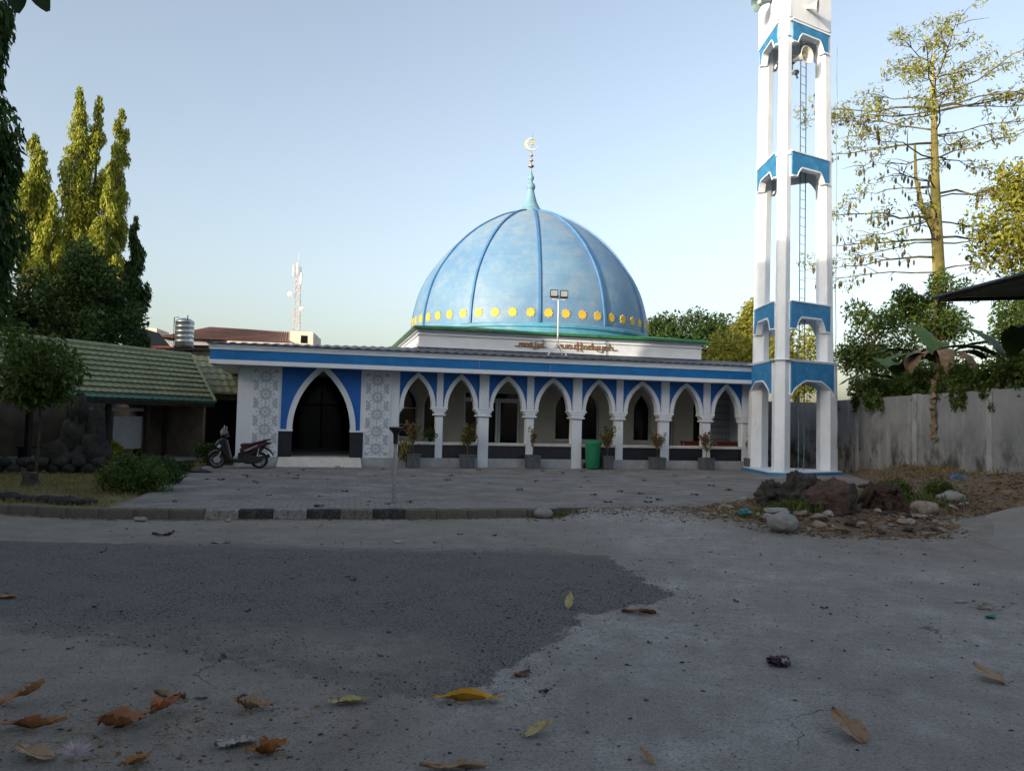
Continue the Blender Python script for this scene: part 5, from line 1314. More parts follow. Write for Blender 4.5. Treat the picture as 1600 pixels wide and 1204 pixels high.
def tree(name, label, loc, h, tr, cr, nl, lsize, mname, seed, nclump=40, cz=None, group=None, cat='tree', trunk='bark', droop=0.1, clump=(0.35, 0.6), squash=1.0):
    """cr = (rx, ry, rz) of the crown envelope; cz its centre height"""
    r = np.random.default_rng(seed); t = thing(name, label, cat, loc, 0, group)
    cz = cz if cz is not None else h-cr[2]
    cl = []
    for i in range(nclump):
        d = unit(r.normal(size=(1, 3)))[0]*(r.random()**0.33)*0.86
        rad = r.uniform(*clump)*min(cr)
        cl.append((d[0]*cr[0], d[1]*cr[1], cz+d[2]*cr[2], rad))
    mb = MB(); top = Vector((r.normal(0, .1)*tr*4, r.normal(0, .1)*tr*4, cz-cr[2]*0.35))
    mb.tube([(0, 0, -0.25), (top.x*.4+r.normal(0, .05), top.y*.4, top.z*0.5), top], [tr*1.25, tr, tr*0.75], 9); mb.build('trunk', M[trunk], t, smooth=True)
    mb = MB()
    for i in r.choice(nclump, min(nclump, 14), replace=False):
        e = Vector(cl[i][:3]); s_ = Vector((top.x*.8, top.y*.8, top.z*r.uniform(.75, 1.0))); md = (s_+e)/2+Vector((0, 0, (e.z-s_.z)*0.15)); 
        mb.tube([s_, md, e], [tr*0.45, tr*0.28, tr*0.08], 5)
    mb.build('limb', M[trunk], t)
    crown(t, cl, nl, lsize, mname, seed+1, droop)
    return t
# columnar ashoka trees
def ashoka(label, loc, h, rad, z0, nl, mname, seed, lsize=(0.22, 0.34), group='tall columnar trees on the left', lean=0.0, prof=None):
    r = np.random.default_rng(seed); t = thing('columnar_tree', label, 'tree', loc, 0, group)
    mb = MB(); mb.tube([(0, 0, -0.25), (lean*.5, 0, h*0.5), (lean, 0, h*0.96)], [0.16, 0.12, 0.03], 8); mb.build('trunk', M['bark'], t, smooth=True)
    cl = []; z = z0
    def env(u): return rad*(min(1, (1-u)*2.4)**0.75)*(0.75+0.25*min(1, u*4))
    nb = int((h-z0)*4.2)
    for i in range(nb):
        u = (i+r.random())/nb; z = z0+(h-z0)*u; e = env(u); a = r.uniform(0, 2*PI); q = e*r.uniform(0.25, 0.85)
        cl.append((math.cos(a)*q+lean*z/h, math.sin(a)*q, z, 0.16*rad+0.42*e*r.uniform(.5, 1.25)))
    C = np.array(cl); w = C[:, 3]**2; w /= w.sum(); idx = r.choice(len(C), nl, p=w)
    d = unit(r.normal(size=(nl, 3)))*(r.random((nl, 1))**0.4)*C[idx, 3:4]; d[:, 2] *= 1.7; d[:, 2] -= 0.25*C[idx, 3]
    P = C[idx, :3]+d; ax = P[:, :2]-np.stack([lean*P[:, 2]/h, 0*P[:, 2]], 1)
    D = unit(np.concatenate([ax*0.5/rad, -1.1*np.ones((nl, 1))], 1)+r.normal(size=(nl, 3))*0.38)
    ln = r.uniform(lsize[0], lsize[1], nl); V, F = leaf_arrays(P, D, ln, ln*0.28)
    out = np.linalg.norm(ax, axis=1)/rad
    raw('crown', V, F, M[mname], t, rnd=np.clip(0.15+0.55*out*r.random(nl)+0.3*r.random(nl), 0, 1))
    mb = MB()
    for i in range(0, nb, 4): 
        c = cl[i]; mb.tube([(lean*c[2]/h, 0, c[2]+0.25), (c[0], c[1], c[2])], [0.03, 0.012], 4)
    mb.build('branch', M['bark'], t)
    return t
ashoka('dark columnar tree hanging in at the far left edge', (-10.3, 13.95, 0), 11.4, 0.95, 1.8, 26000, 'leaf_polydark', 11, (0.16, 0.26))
ashoka('tallest sunlit columnar tree, leftmost of the close trio', (-23.25, 40, 0), 18.5, 0.98, 4.0, 15000, 'leaf_poly', 12)
ashoka('sunlit columnar tree in the middle of the close trio', (-22.55, 40.6, 0), 18.5, 0.80, 4.0, 12500, 'leaf_poly', 13)
ashoka('sunlit columnar tree, rightmost of the close trio', (-22.2, 42, 0), 18.4, 0.82, 5.0, 12500, 'leaf_poly', 14, lean=0.15)
ashoka('slim lower sunlit columnar tree in front of the trio', (-21.0, 39.0, 0), 14.0, 0.74, 3.5, 9500, 'leaf_poly', 15)
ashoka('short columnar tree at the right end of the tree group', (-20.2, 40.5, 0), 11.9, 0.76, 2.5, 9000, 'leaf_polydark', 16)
ashoka('medium sunlit columnar tree left of the trio', (-24.5, 38.5, 0), 15.4, 1.0, 8.2, 11000, 'leaf_poly', 17)
ashoka('medium columnar tree between the left tree and the trio', (-23.2, 38.0, 0), 12.4, 0.75, 4.0, 9000, 'leaf_poly', 18)
tree('leafy_tree', 'dark green bushy tree below the columnar trees', (-19.6, 34.5, 0), 9.4, 0.2, (3.2, 2.2, 3.4), 22000, (0.12, 0.30), 'leaf_dark', 21, 75, 5.7, 'shady trees behind the hall', clump=(.18, .42))
tree('leafy_tree', 'dark green rounded tree rising behind the hall roof at left', (-22.6, 36.5, 0), 9.0, 0.2, (2.4, 2.2, 3.6), 13000, (0.12, 0.30), 'leaf_dark', 22, 55, 5.2, 'shady trees behind the hall', clump=(.18, .42))
tree('small_tree', 'young green tree with long leaves in front of the hall roof', (-11.25, 18.3, 0), 3.75, 0.03, (1.15, 0.9, 1.15), 3000, (0.13, 0.24), 'leaf_mid', 23, 26, 2.65, None, droop=0.5, trunk='bark_dark')
# garden shrubs
def shrub(name, label, loc, cr, nl, lsize, mname, seed, nclump=26, cat='shrub', group=None, stems=6):
    r = np.random.default_rng(seed); t = thing(name, label, cat, loc, 0, group)
    cl = []; mb = MB()
    for i in range(nclump):
        d = unit(r.normal(size=(1, 3)))[0]*(r.random()**0.33)*0.8; d[2] = abs(d[2])
        cl.append((d[0]*cr[0], d[1]*cr[1], cr[2]*(0.18+0.72*d[2]), r.uniform(.32, .55)*min(cr)))
    for i in range(stems):
        e = cl[i]; mb.tube([(e[0]*.15, e[1]*.15, -0.05), (e[0]*.5, e[1]*.5, e[2]*.5), e[:3]], [0.025, 0.018, 0.006], 5)
    mb.build('stem', M['bark_dark'], t)
    crown(t, cl, nl, lsize, mname, seed+3, 0.0, name='foliage'); return t
shrub('clipped_shrub', 'rounded dark green shrub at the corner of the paving', (-7.72, 15.9, 0), (0.80, 0.62, 0.80), 7500, (0.05, 0.09), 'leaf_mid', 31, 40)
shrub('clipped_shrub', 'low leafy shrub just right of the rounded shrub', (-7.95, 17.5, 0), (0.55, 0.45, 0.62), 2600, (0.05, 0.10), 'leaf_dark', 32, 20)
shrub('clipped_shrub', 'dark shrub beside the front wheel of the scooter', (-9.35, 24.0, 0), (0.55, 0.45, 0.85), 2600, (0.06, 0.11), 'leaf_dark', 33, 20)
shrub('clipped_shrub', 'dark undergrowth along the paving edge before the hall', (-9.0, 20.4, 0), (0.5, 1.2, 0.45), 2600, (0.06, 0.11), 'leaf_dark', 34, 22)
shrub('croton_plant', 'bright yellow-green croton plant before the hall', (-12.2, 23.8, 0), (0.42, 0.42, 0.95), 420, (0.16, 0.28), 'leaf_yellow', 35, 10)
shrub('croton_plant', 'small yellow-green plant left of the bright croton', (-12.75, 22.8, 0), (0.35, 0.35, 0.6), 260, (0.12, 0.2), 'leaf_mid', 36, 8)
# stone pillar mass, low wall and stump
def rock(parent_name, label, loc, size, m, seed, sub=3, rough=0.25, freq=1.6, cat='rock', group=None, rot=0.0, name=None, sharp=False):
    bm = bmesh.new(); bmesh.ops.create_icosphere(bm, subdivisions=sub, radius=1.0)
    off = Vector((seed*3.7, seed*1.3, seed*2.1))
    for v in bm.verts:
        p = v.co.copy(); k = 1+rough*(mnoise.fractal(p*freq+off, 0.85, 2.1, 6))+rough*0.5*(mnoise.noise(p*0.8+off))
        if sharp: 
            k += rough*0.5*abs(mnoise.noise(p*2.5+off*2))
        v.co = p*k
        v.co.x *= size[0]; v.co.y *= size[1]; v.co.z *= size[2]
    me = bpy.data.meshes.new(parent_name); bm.to_mesh(me); bm.free(); me.materials.append(m)
    me.polygons.foreach_set('use_smooth', [not sharp]*len(me.polygons))
    o = bpy.data.objects.new(parent_name, me); COL.objects.link(o); o.location = loc; o.rotation_euler = (0, 0, rot)
    if label: tag(o, label, cat, group)
    return o
pil = thing('stone_feature', 'tall dark mossy stone pile behind the lawn', 'stonework', (-11.75, 20.6, 0))
for i, (x, y, z, s_) in enumerate(((0, 0, 0.35, (0.6, 0.45, 0.5)), (0.05, 0.05, 0.95, (0.34, 0.32, 0.6)), (0.10, 0.1, 1.6, (0.24, 0.24, 0.5)), (-0.5, 0.1, 0.30, (0.4, 0.4, 0.4)), (0.55, 0.15, 0.45, (0.38, 0.35, 0.6)), (0.55, 0.2, 1.05, (0.24, 0.24, 0.7)))):
    o = rock('stone', None, (x, y, z), s_, M['stone_dark'], 40+i, 3, 0.35, 1.8); o.parent = pil
lw = thing('low_stone_wall', 'low dark rubble stone wall along the back of the lawn', 'wall', (-11.9, 19.9, 0))
for i in range(24):
    f = i/23; x = -3.4+4.5*f; y = -1.9+2.3*f*1.0
    o = rock('stone', None, (x, y*0.75+random.uniform(-.06, .06), 0.10+0.16*(i % 2)), (0.20, 0.16, 0.14), M['stone_dark'], 60+i, 2, 0.3, 1.5, rot=random.random()*3); o.parent = lw
st_ = thing('tree_stump', 'small dark tree stump on the dry lawn', 'stump', (-10.25, 16.5, 0.0))
mb = MB(); mb.lathe([(0.24, -0.1), (0.19, 0.02), (0.155, 0.12), (0.15, 0.26), (0.13, 0.275), (0.001, 0.26)], 14)
for i, v in enumerate(mb.v): mb.v[i] = (v[0]*random.uniform(.88, 1.12), v[1]*random.uniform(.88, 1.12), v[2]+random.uniform(-.012, .012))
mb.build('trunk', M['bark_dark'], st_)
for i in range(15):
    f = i/14
    o = rock('edging_stone', '%s dark edging stone from the rounded shrub, between lawn and kerb' % ['first', 'second', 'third', 'fourth', 'fifth', 'sixth', 'seventh', 'eighth', 'ninth', 'tenth', 'eleventh', 'twelfth', 'thirteenth', 'fourteenth', 'fifteenth'][i], (-7.5-3.4*f, 13.55+0.75*f+random.uniform(-.08, .08), 0.02), (random.uniform(.14, .24), random.uniform(.10, .15), random.uniform(.07, .12)), M['stone_dark'], 100+i, 2, 0.3, 1.6, 'stone', 'dark edging stones along the lawn', random.random()*3)

# ---- right-hand vegetation
# kapok tree
kp_ = thing('kapok_tree', 'tall kapok tree with yellow-green trunk, level branches and hanging pods', 'tree', (21.15, 38.0, 0))
def K(px, py): # photo-plane offsets in metres at the tree
    return px, py
mb = MB(); mb.tube([(0.1, 0, -0.2), (0.05, 0, 5), (0.0, 0, 9.5), (-0.15, 0, 12.5), (-0.2, 0, 15), (-0.25, 0, 17.7)], [0.35, 0.32, 0.28, 0.25, 0.18, 0.13], 12); mb.tube([(-0.25, 0, 17.5), (-0.3, 0.05, 19.0), (-0.25, 0, 20.6)], [0.10, 0.08, 0.05], 8)
mb.tube([(-0.1, 0, 11.2), (-0.75, 0.1, 12.6), (-1.1, 0.1, 14.2), (-1.15, 0.1, 16.0)], [0.15, 0.12, 0.09, 0.05], 8)
mb.build('trunk', M['kapok_bark'], kp_, smooth=True)
rk_ = np.random.default_rng(77); bl = MB(); tw_ = MB(); LC = []; PC = []
def branch(z, a, ln, up, r0=0.045, sub=4, leafy=0.5, pods=5):
    p0 = Vector((-0.15, 0, z)); d = Vector((math.cos(a), math.sin(a), 0)); pts = [p0]; 
    for i in range(1, 7):
        f = i/6; pts.append(p0+d*ln*f+Vector((rk_.normal(0, .10), rk_.normal(0, .10), up*ln*f+rk_.normal(0, .07)-0.12*f*f*ln*0.3)))
    bl.tube(pts, [r0*(1-0.8*i/6) for i in range(7)], 6)
    for k in range(sub+3):
        f = rk_.uniform(.2, 1.0); i = min(5, int(f*6)); q = pts[i].lerp(pts[i+1], f*6-i); aa = a+rk_.choice([-1, 1])*rk_.uniform(.4, 1.3); l2 = rk_.uniform(.5, 1.5)
        e = q+Vector((math.cos(aa)*l2, math.sin(aa)*l2, rk_.uniform(-.35, .5)))
        tw_.tube([q, (q+e)/2+Vector((0, 0, .08)), e], [0.022, 0.016, 0.007], 4)
        if rk_.random() < leafy: LC.append((*e, rk_.uniform(.25, .62)))
        if rk_.random() < leafy*0.6: LC.append((*((q+e)/2), rk_.uniform(.18, .35)))
        for _ in range(2):
            if rk_.random() < pods/8: PC.append(q.lerp(e, rk_.random()))
    if rk_.random() < leafy: LC.append((*pts[-1], 0.45))
for z, k, ln, up, lf, pd in ((9.6, 3, 6.0, .02, .25, 6), (11.0, 3, 5.8, .05, .2, 7), (12.2, 3, 5.8, .03, .3, 7), (13.6, 3, 5.5, .10, .35, 5), (15.2, 4, 5.2, .12, .55, 3), (16.5, 4, 5.4, .15, .7, 3), (17.6, 5, 6.0, .12, .75, 2), (18.2, 4, 5.0, .45, .9, 1), (19.5, 4, 3.0, .6, .9, 0)):
    a0 = rk_.uniform(0, 6.28)
    for i in range(k):
        branch(z+rk_.normal(0, .12), a0+2*PI*i/k+rk_.normal(0, .2), ln*rk_.uniform(.75, 1.1), up+rk_.normal(0, .04), leafy=lf, pods=pd, sub=5)
# level branches lying across the picture
for z, sg, ln, up, lf, pd in ((17.7, -1, 5.6, .03, .55, 3), (17.6, 1, 5.8, .20, .8, 2), (16.0, -1, 5.0, -.04, .6, 3), (12.2, -1, 5.7, .02, .25, 8), (11.1, -1, 5.9, -.05, .2, 8), (10.2, -1, 5.6, -.10, .2, 7), (11.2, 1, 5.5, .05, .4, 6), (13.4, 1, 5.5, .12, .6, 5)):
    branch(z, (PI if sg < 0 else 0)+rk_.normal(0, .12), ln, up, 0.065, 7, lf, pd)
bl.build('limb', M['kapok_limb'], kp_); tag(tw_.build('twig', M['twig'], kp_), kind='stuff')
crown(kp_, LC, 9500, (0.16, 0.30), 'leaf_yellow', 78, 0.3, wr=0.3)
pd_ = MB()
for p in PC:
    s_ = rk_.uniform(.8, 1.2); pd_.tube([(p.x, p.y, p.z), (p.x, p.y, p.z-0.10*s_)], 0.006, 3, False); pd_.lathe([(0.001, 0), (0.05*s_, -0.07*s_), (0.062*s_, -0.16*s_), (0.04*s_, -0.25*s_), (0.001, -0.30*s_)], 6, (p.x, p.y, p.z-0.1*s_), caps=False)
tag(pd_.build('pod', M['pod'], kp_), kind='stuff')
tree('leafy_tree', 'large sunlit yellow-green tree at the right edge behind the wall', (27.0, 37, 0), 16.0, 0.35, (4.6, 3.5, 4.6), 16000, (0.2, 0.36), 'leaf_yellow', 81, 55, 11.2, None, clump=(.24, .42))
tree('leafy_tree', 'dark leafy tree low at the right edge below the sunlit tree', (24.0, 33, 0), 9.8, 0.25, (3.2, 2.6, 3.0), 13000, (0.16, 0.3), 'leaf_mid', 82, 40, 6.6, None, clump=(.28, .45))
tree('leafy_tree', 'sunlit tree top just behind the kapok trunk', (18.9, 34.5, 0), 9.2, 0.2, (1.7, 1.6, 1.9), 7000, (0.13, 0.24), 'leaf_mid', 83, 30, 7.2, None, clump=(.28, .45))
tree('leafy_tree', 'thin leafy tree between the minaret and the kapok', (15.6, 33.0, 0), 7.4, 0.12, (2.0, 1.6, 1.7), 5200, (0.13, 0.24), 'leaf_mid', 84, 26, 5.4, None, clump=(.25, .42))
tree('leafy_tree', 'bright yellow-green tree directly behind the minaret', (14.3, 38.5, 0), 7.0, 0.15, (1.6, 1.6, 1.9), 6500, (0.14, 0.26), 'leaf_yellow', 85, 30, 4.9, None)
tree('leafy_tree', 'sunlit yellow tree left of the minaret behind the mosque', (14.9, 47.5, 0), 9.9, 0.2, (1.9, 1.8, 2.9), 8500, (0.2, 0.36), 'leaf_yellow', 86, 40, 6.7, 'trees behind the mosque', clump=(.3, .5))
tree('leafy_tree', 'yellow bushy tree top showing over the right end of the mosque roof', (12.6, 44.5, 0), 6.9, 0.2, (1.9, 1.8, 1.7), 6500, (0.18, 0.3), 'leaf_yellow', 87, 34, 5.2, 'trees behind the mosque')
tree('leafy_tree', 'dark green wide tree behind the right side of the dome', (13.0, 56, 0), 10.0, 0.3, (4.2, 3, 2.9), 20000, (0.2, 0.36), 'leaf_dark', 88, 65, 7.0, 'trees behind the mosque', clump=(.3, .5))
# creeper covered hedge behind the wall
hedge_spots = [(13.5, 28.6, 3.3, 'creeper mass spilling over the wall next to the minaret'), (13.3, 26.2, 3.3, 'leafy creeper clump on the wall left of the banana plants'), (13.5, 23.6, 3.4, 'leafy creeper clump behind the banana plants'), (13.2, 21.2, 3.45, 'leafy creeper clump right of the dead banana leaves'), (13.2, 18.8, 3.5, 'dark creeper clump on the wall at the right edge')]
for i, (x, y, h, lab) in enumerate(hedge_spots):
    t = thing('creeper_bush', lab, 'creeper', (x, y, 0), 0, 'creepers growing over the boundary wall')
    r = np.random.default_rng(300+i); cl = []; mb = MB()
    for k in range(30):
        cl.append((r.uniform(-0.65, 1.3), r.uniform(-1.5, 1.5), r.uniform(2.2, h), r.uniform(.28, .48)))
    for k in range(3):   # tongues hanging over the near face
        yy = r.uniform(-1.3, 1.3); 
        for q in range(3): cl.append((-0.95+0.02*q, yy+r.normal(0, .05), 2.75-q*0.22*r.uniform(.6, 1.2), 0.16))
    for k in range(9):
        e = cl[k]; mb.tube([(r.uniform(0, .6), e[1]*.4, -0.2), (e[0]*.6, e[1]*.7, 1.5), e[:3]], [0.05, 0.03, 0.01], 5)
    mb.build('stem', M['bark_dark'], t); crown(t, cl, 8200, (0.08, 0.16), 'leaf_mid', 310+i, 0.4, name='foliage', wr=0.6)
for i, (x, y, z, lab) in enumerate([(15.3, 29.5, 5.4, 'thin climbing shrub above the wall beside the minaret'), (16.8, 26.0, 5.2, 'leafy shrub standing behind the banana leaves')]):
    tree('leafy_tree', lab, (x, y, 0), z, 0.1, (1.7, 1.5, 1.5), 5200, (0.10, 0.2), 'leaf_mid', 330+i, 26, z-1.5, None)
# banana plants
def banana(label, loc, leaves, seed, trunk_h, dead=()):
    r = np.random.default_rng(seed); t = thing('banana_plant', label, 'banana plant', loc, 0, 'banana plants behind the wall')
    mb = MB(); mb.tube([(0, 0, -0.2), (0.03, 0, trunk_h*.5), (0, 0, trunk_h)], [0.16, 0.13, 0.08], 9); mb.build('stem', M['banana_dead'], t, smooth=True)
    def blade(az, el, ln, wd, sag, mname, name, tear=0.25):
        n = 15; P = []; F = []; sp_ = []
        d = Vector((math.cos(az), math.sin(az), 0)); sd_ = Vector((-d.y, d.x, 0))
        pos = Vector((0, 0, trunk_h)); ang = el
        for i in range(n+1):
            f = i/n; sp_.append(pos.copy()); st2 = ln/n; pos += (d*math.cos(ang)+Vector((0, 0, math.sin(ang))))*st2; ang -= sag/n
        for i in range(n+1):
            f = i/n; w = wd*(math.sin(PI*min(1, max(0, (f-0.12)/0.88))**0.8)**0.6 if f > 0.12 else 0.02)
            w = max(w, 0.015); dz = 0.14*w
            P += [sp_[i]+sd_*w+Vector((0, 0, dz-abs(r.normal(0, tear*.12)))), sp_[i]+sd_*w*.5+Vector((0, 0, dz)), sp_[i]-Vector((0, 0, 0.02)), sp_[i]-sd_*w*.5+Vector((0, 0, dz)), sp_[i]-sd_*w+Vector((0, 0, dz-abs(r.normal(0, tear*.12))))]
        for i in range(n):
            for k in range(4): F.append((5*i+k, 5*i+k+1, 5*i+6+k, 5*i+5+k))
        mb = MB(); mb.add(P, F); o = mb.build(name, M[mname], t, smooth='all'); return o
    for (az, el, ln, wd, sag) in leaves: blade(R(az), R(el), ln, wd, R(sag), 'banana', 'leaf')
    for (az, el, ln, wd, sag) in dead:
        o = blade(R(az), R(el), ln, wd, R(sag), 'banana_dead', 'dead_leaf', 0.6); o['label'] = 'withered brown hanging leaf'
banana('banana plant with withered brown leaves hanging over the wall', (13.25, 23.9, 0), [(150, 40, 2.2, .30, 75), (60, 55, 2.3, .34, 80), (100, 75, 2.2, .32, 70), (195, 25, 2.2, .30, 60), (330, 45, 2.3, .34, 70), (20, 35, 2.2, .34, 60)], 401, 3.7, [(200, 60, 1.6, .26, 165), (255, 62, 1.9, .24, 175), (285, 45, 2.3, .20, 160), (180, 70, 1.5, .3, 175)])
banana('broad-leaved green banana plant near the right edge', (13.5, 20.8, 0), [(170, 35, 2.2, .34, 60), (250, 55, 2.3, .36, 75), (120, 60, 2.3, .36, 60), (60, 40, 2.2, .36, 60), (0, 60, 2.2, .34, 70), (300, 70, 2.1, .34, 60)], 402, 3.5)
banana('low banana plant between the creepers by the minaret side', (13.5, 26.6, 0), [(180, 30, 2.3, .30, 70), (230, 50, 2.1, .30, 80), (100, 60, 2.2, .3, 70), (30, 40, 2.1, .3, 70)], 403, 3.2)
# dry leaf strips hanging down the wall face
t = thing('dead_leaf_strip', 'brown withered leaf strip hanging down the wall face', 'dead leaf', (12.3, 22.35, 0))
mb = MB(); P = []; F = []; r = np.random.default_rng(8)
for i in range(22):
    z = 3.1-i*0.085; w = 0.10+0.06*math.sin(i*1.3); P += [(-0.03+r.normal(0, .03), -w+r.normal(0, .03), z), (-0.10+r.normal(0, .03), 0, z), (-0.03+r.normal(0, .03), w+r.normal(0, .03), z)]
for i in range(21): F += [(3*i, 3*i+1, 3*i+4, 3*i+3), (3*i+1, 3*i+2, 3*i+5, 3*i+4)]
mb.add(P, F); mb.build('blade', M['banana_dead'], t)

# ================================================================== rubble and boulders at right
rock('boulder', 'big reddish-brown boulder in the middle of the rubble', (5.90, 14.15, 0.24), (0.48, 0.42, 0.42), M['boulder_brown'], 3, 5, 0.34, 1.7, 'boulder', rot=0.5)
rock('boulder', 'dark blackish boulder leaning behind the reddish boulder', (5.60, 14.85, 0.30), (0.38, 0.38, 0.40), M['boulder_dark'], 5, 5, 0.40, 1.9, 'boulder', rot=1.2)
rock('boulder', 'mottled brown boulder left of the dark one', (5.25, 15.3, 0.22), (0.32, 0.32, 0.32), M['boulder_dark'], 8, 5, 0.42, 2.0, 'boulder', rot=2.0)
rock('rock', 'smooth pale grey rock at the road edge of the rubble', (4.58, 12.95, 0.02), (0.25, 0.22, 0.185), M['rock_pale'], 11, 4, 0.12, 1.1, 'rock', rot=0.2)
rock('rock', 'flat pale slab resting on the smooth grey rock', (4.62, 13.35, 0.18), (0.24, 0.16, 0.05), M['rock_white'], 12, 3, 0.25, 1.3, 'rock', rot=0.2)
rock('rock', 'small white round stone left under the reddish boulder', (5.52, 13.15, -0.06), (0.055, 0.05, 0.05), M['rock_white'], 13, 3, 0.1, 1.1, 'rock')
rock('rock', 'small white round stone right under the reddish boulder', (5.78, 13.10, -0.06), (0.05, 0.045, 0.045), M['rock_white'], 14, 3, 0.1, 1.1, 'rock')
rock('rock', 'tan stone beside the white round stones', (5.30, 13.2, -0.04), (0.12, 0.09, 0.08), M['rock_tan'], 15, 3, 0.2, 1.3, 'rock')
rock('rock', 'flat brown slab lying below the root stump', (6.85, 13.75, 0.02), (0.20, 0.13, 0.10), M['rock_tan'], 16, 3, 0.2, 1.3, 'rock', rot=-.2)
rock('rock', 'mossy grey stone at the end of the kerb', (0.62, 14.15, -0.06), (0.17, 0.13, 0.11), M['rock_pale'], 17, 3, 0.15, 1.2, 'rock')
rock('rock', 'pale block half buried right of the root stump', (8.0, 14.9, 0.12), (0.26, 0.18, 0.16), M['rock_tan'], 18, 3, 0.2, 1.3, 'rock')
rock('rock', 'grey lump of concrete in the weeds at right', (9.1, 15.9, 0.22), (0.30, 0.22, 0.18), M['rock_pale'], 19, 3, 0.25, 1.3, 'rock')
# root stump
rs = thing('root_stump', 'dark upturned root stump on the rubble', 'stump', (6.95, 14.35, 0.05))
o = rock('stump_core', None, (0.0, 0, 0.16), (0.25, 0.22, 0.27), M['root_wood'], 21, 4, 0.55, 1.9); o.parent = rs
o = rock('stump_core', None, (0.26, -0.05, 0.10), (0.18, 0.18, 0.2), M['root_wood'], 22, 4, 0.5, 1.9); o.parent = rs
r = np.random.default_rng(51)
for i in range(12):
    a = r.uniform(0, 2*PI); l = r.uniform(.3, .62); mb = MB()
    mb.tube([(0, 0, .25), (math.cos(a)*l*.5, math.sin(a)*l*.4, .25+r.uniform(-.1, .3)), (math.cos(a)*l, math.sin(a)*l*.7, r.uniform(.0, .62))], [.10, .07, .025], 7); mb.build('root', M['root_wood'], rs, smooth='all')
o = rock('flat_wood', 'weathered dark wood slab lying left of the root stump', (6.45, 14.7, 0.10), (0.34, 0.16, 0.06), M['root_wood'], 23, 3, 0.3, 1.6, 'wood slab', rot=0.1)
# rubble: countable stones as individuals would pass 300, keep the larger ones single
names = ['tan', 'grey', 'pale', 'brown']
rubm = [M['rock_tan'], M['boulder_dark'], M['rock_pale'], M['boulder_brown'], M['rock_tan'], M['rock_white']]
protos = []
for k in range(6):
    o = rock('rubble_stone', None, (0, 0, -50), (1.0, 0.8, 0.62), rubm[k], 200+k, 2, 0.35, 1.5, sharp=True); protos.append(o.data); bpy.data.objects.remove(o)
r = np.random.default_rng(61); cnt = 0
while cnt < 240:
    x, y = r.uniform(3.3, 9.6), r.uniform(12.7, 17.5)
    d = poly_sd(np.array([x]), np.array([y]), MOUND)[0]
    if d < 0.03 or (d > 1.6 and r.random() < 0.6): continue
    if poly_sd(np.array([x]), np.array([y]), RAMP)[0] > -0.1: continue
    k = r.integers(0, 6); s_ = r.uniform(0.03, 0.105)*(0.8 if k % 4 == 2 else 1)
    o = bpy.data.objects.new('rubble_stone', protos[k]); COL.objects.link(o)
    o.location = (x, y, float(bank_h(np.array([x]), np.array([y]))[0])+s_*0.25); o.scale = (s_*r.uniform(.8, 1.4), s_, s_*r.uniform(.6, 1)); o.rotation_euler = (r.normal(0, .2), r.normal(0, .2), r.uniform(0, 6))
    tag(o, 'small broken stone scattered on the rubble bank', 'stone', 'small stones scattered over the rubble bank'); cnt += 1
def debris(name, label, cat, n, pick, hfun, size, mats, seed, kind='stuff', flatn=0.4):
    r = np.random.default_rng(seed); pts = []
    P = pick(r, n); z = hfun(P[:, 0], P[:, 1]); n = len(P)
    s_ = r.uniform(size[0], size[1], n)*r.uniform(.4, 1, n)
    base = np.array([(1, 0, 0), (0.1, 0.9, 0), (-1, 0.2, 0), (-.1, -.8, 0), (0, 0, 0.8), (0.1, 0, -.5)])
    a = r.uniform(0, 2*PI, n); ca, sa = np.cos(a), np.sin(a)
    bx = base[None]*(1+r.normal(0, .25, (n, 6, 3)))*s_[:, None, None]; bx[:, :, 2] *= flatn*r.uniform(.5, 1.4, (n, 1))
    X = bx[:, :, 0]*ca[:, None]-bx[:, :, 1]*sa[:, None]+P[:, 0:1]; Y = bx[:, :, 0]*sa[:, None]+bx[:, :, 1]*ca[:, None]+P[:, 1:2]; Z = bx[:, :, 2]+z[:, None]+s_[:, None]*0.12
    V = np.stack([X, Y, Z], -1).reshape(-1, 3)
    tf = np.array([(0, 1, 4), (1, 2, 4), (2, 3, 4), (3, 0, 4), (1, 0, 5), (2, 1, 5), (3, 2, 5), (0, 3, 5)])
    F = (tf[None]+6*np.arange(n)[:, None, None]).reshape(-1, 3)
    o = raw(name, V, F, mats); rr = np.repeat(r.random(n), 8)
    at = o.data.attributes.new('rnd', 'FLOAT', 'FACE'); at.data.foreach_set('value', rr.astype(np.float32))
    tag(o, label, cat, kind=kind); return o
M['grit'] = leafmat('grit', (0.05, 0.048, 0.045), (0.26, 0.25, 0.235), 0.0, 0.9)
M['grit_dark'] = leafmat('dark_grit', (0.02, 0.02, 0.022), (0.10, 0.10, 0.105), 0.0, 0.85)
M['litter'] = leafmat('leaf_litter', (0.06, 0.035, 0.02), (0.24, 0.15, 0.075), 0.0, 0.9)
def pk_mound(r, n):
    P = np.stack([r.uniform(3.2, 12, n), r.uniform(12.4, 24, n)], 1); d = poly_sd(P[:, 0], P[:, 1], MOUND); e = poly_sd(P[:, 0], P[:, 1], RAMP)
    return P[(d > -0.45) & (e < 0.1) & (r.random(n) < np.where(d < 0, np.clip(1+d*2.2, 0, 1)*.5, np.where(d < 1.8, 1, .35)))]
debris('bank_litter', 'dry leaf litter and crumbs over the dirt bank', 'litter', 26000, pk_mound, lambda x, y: np.maximum(bank_h(x, y), road_h(x, y)), (0.015, 0.07), M['litter'], 71)
debris('bank_gravel', 'gravel scattered over the dirt bank', 'gravel', 6000, pk_mound, lambda x, y: np.maximum(bank_h(x, y), road_h(x, y)), (0.012, 0.04), M['grit'], 72, flatn=0.7)
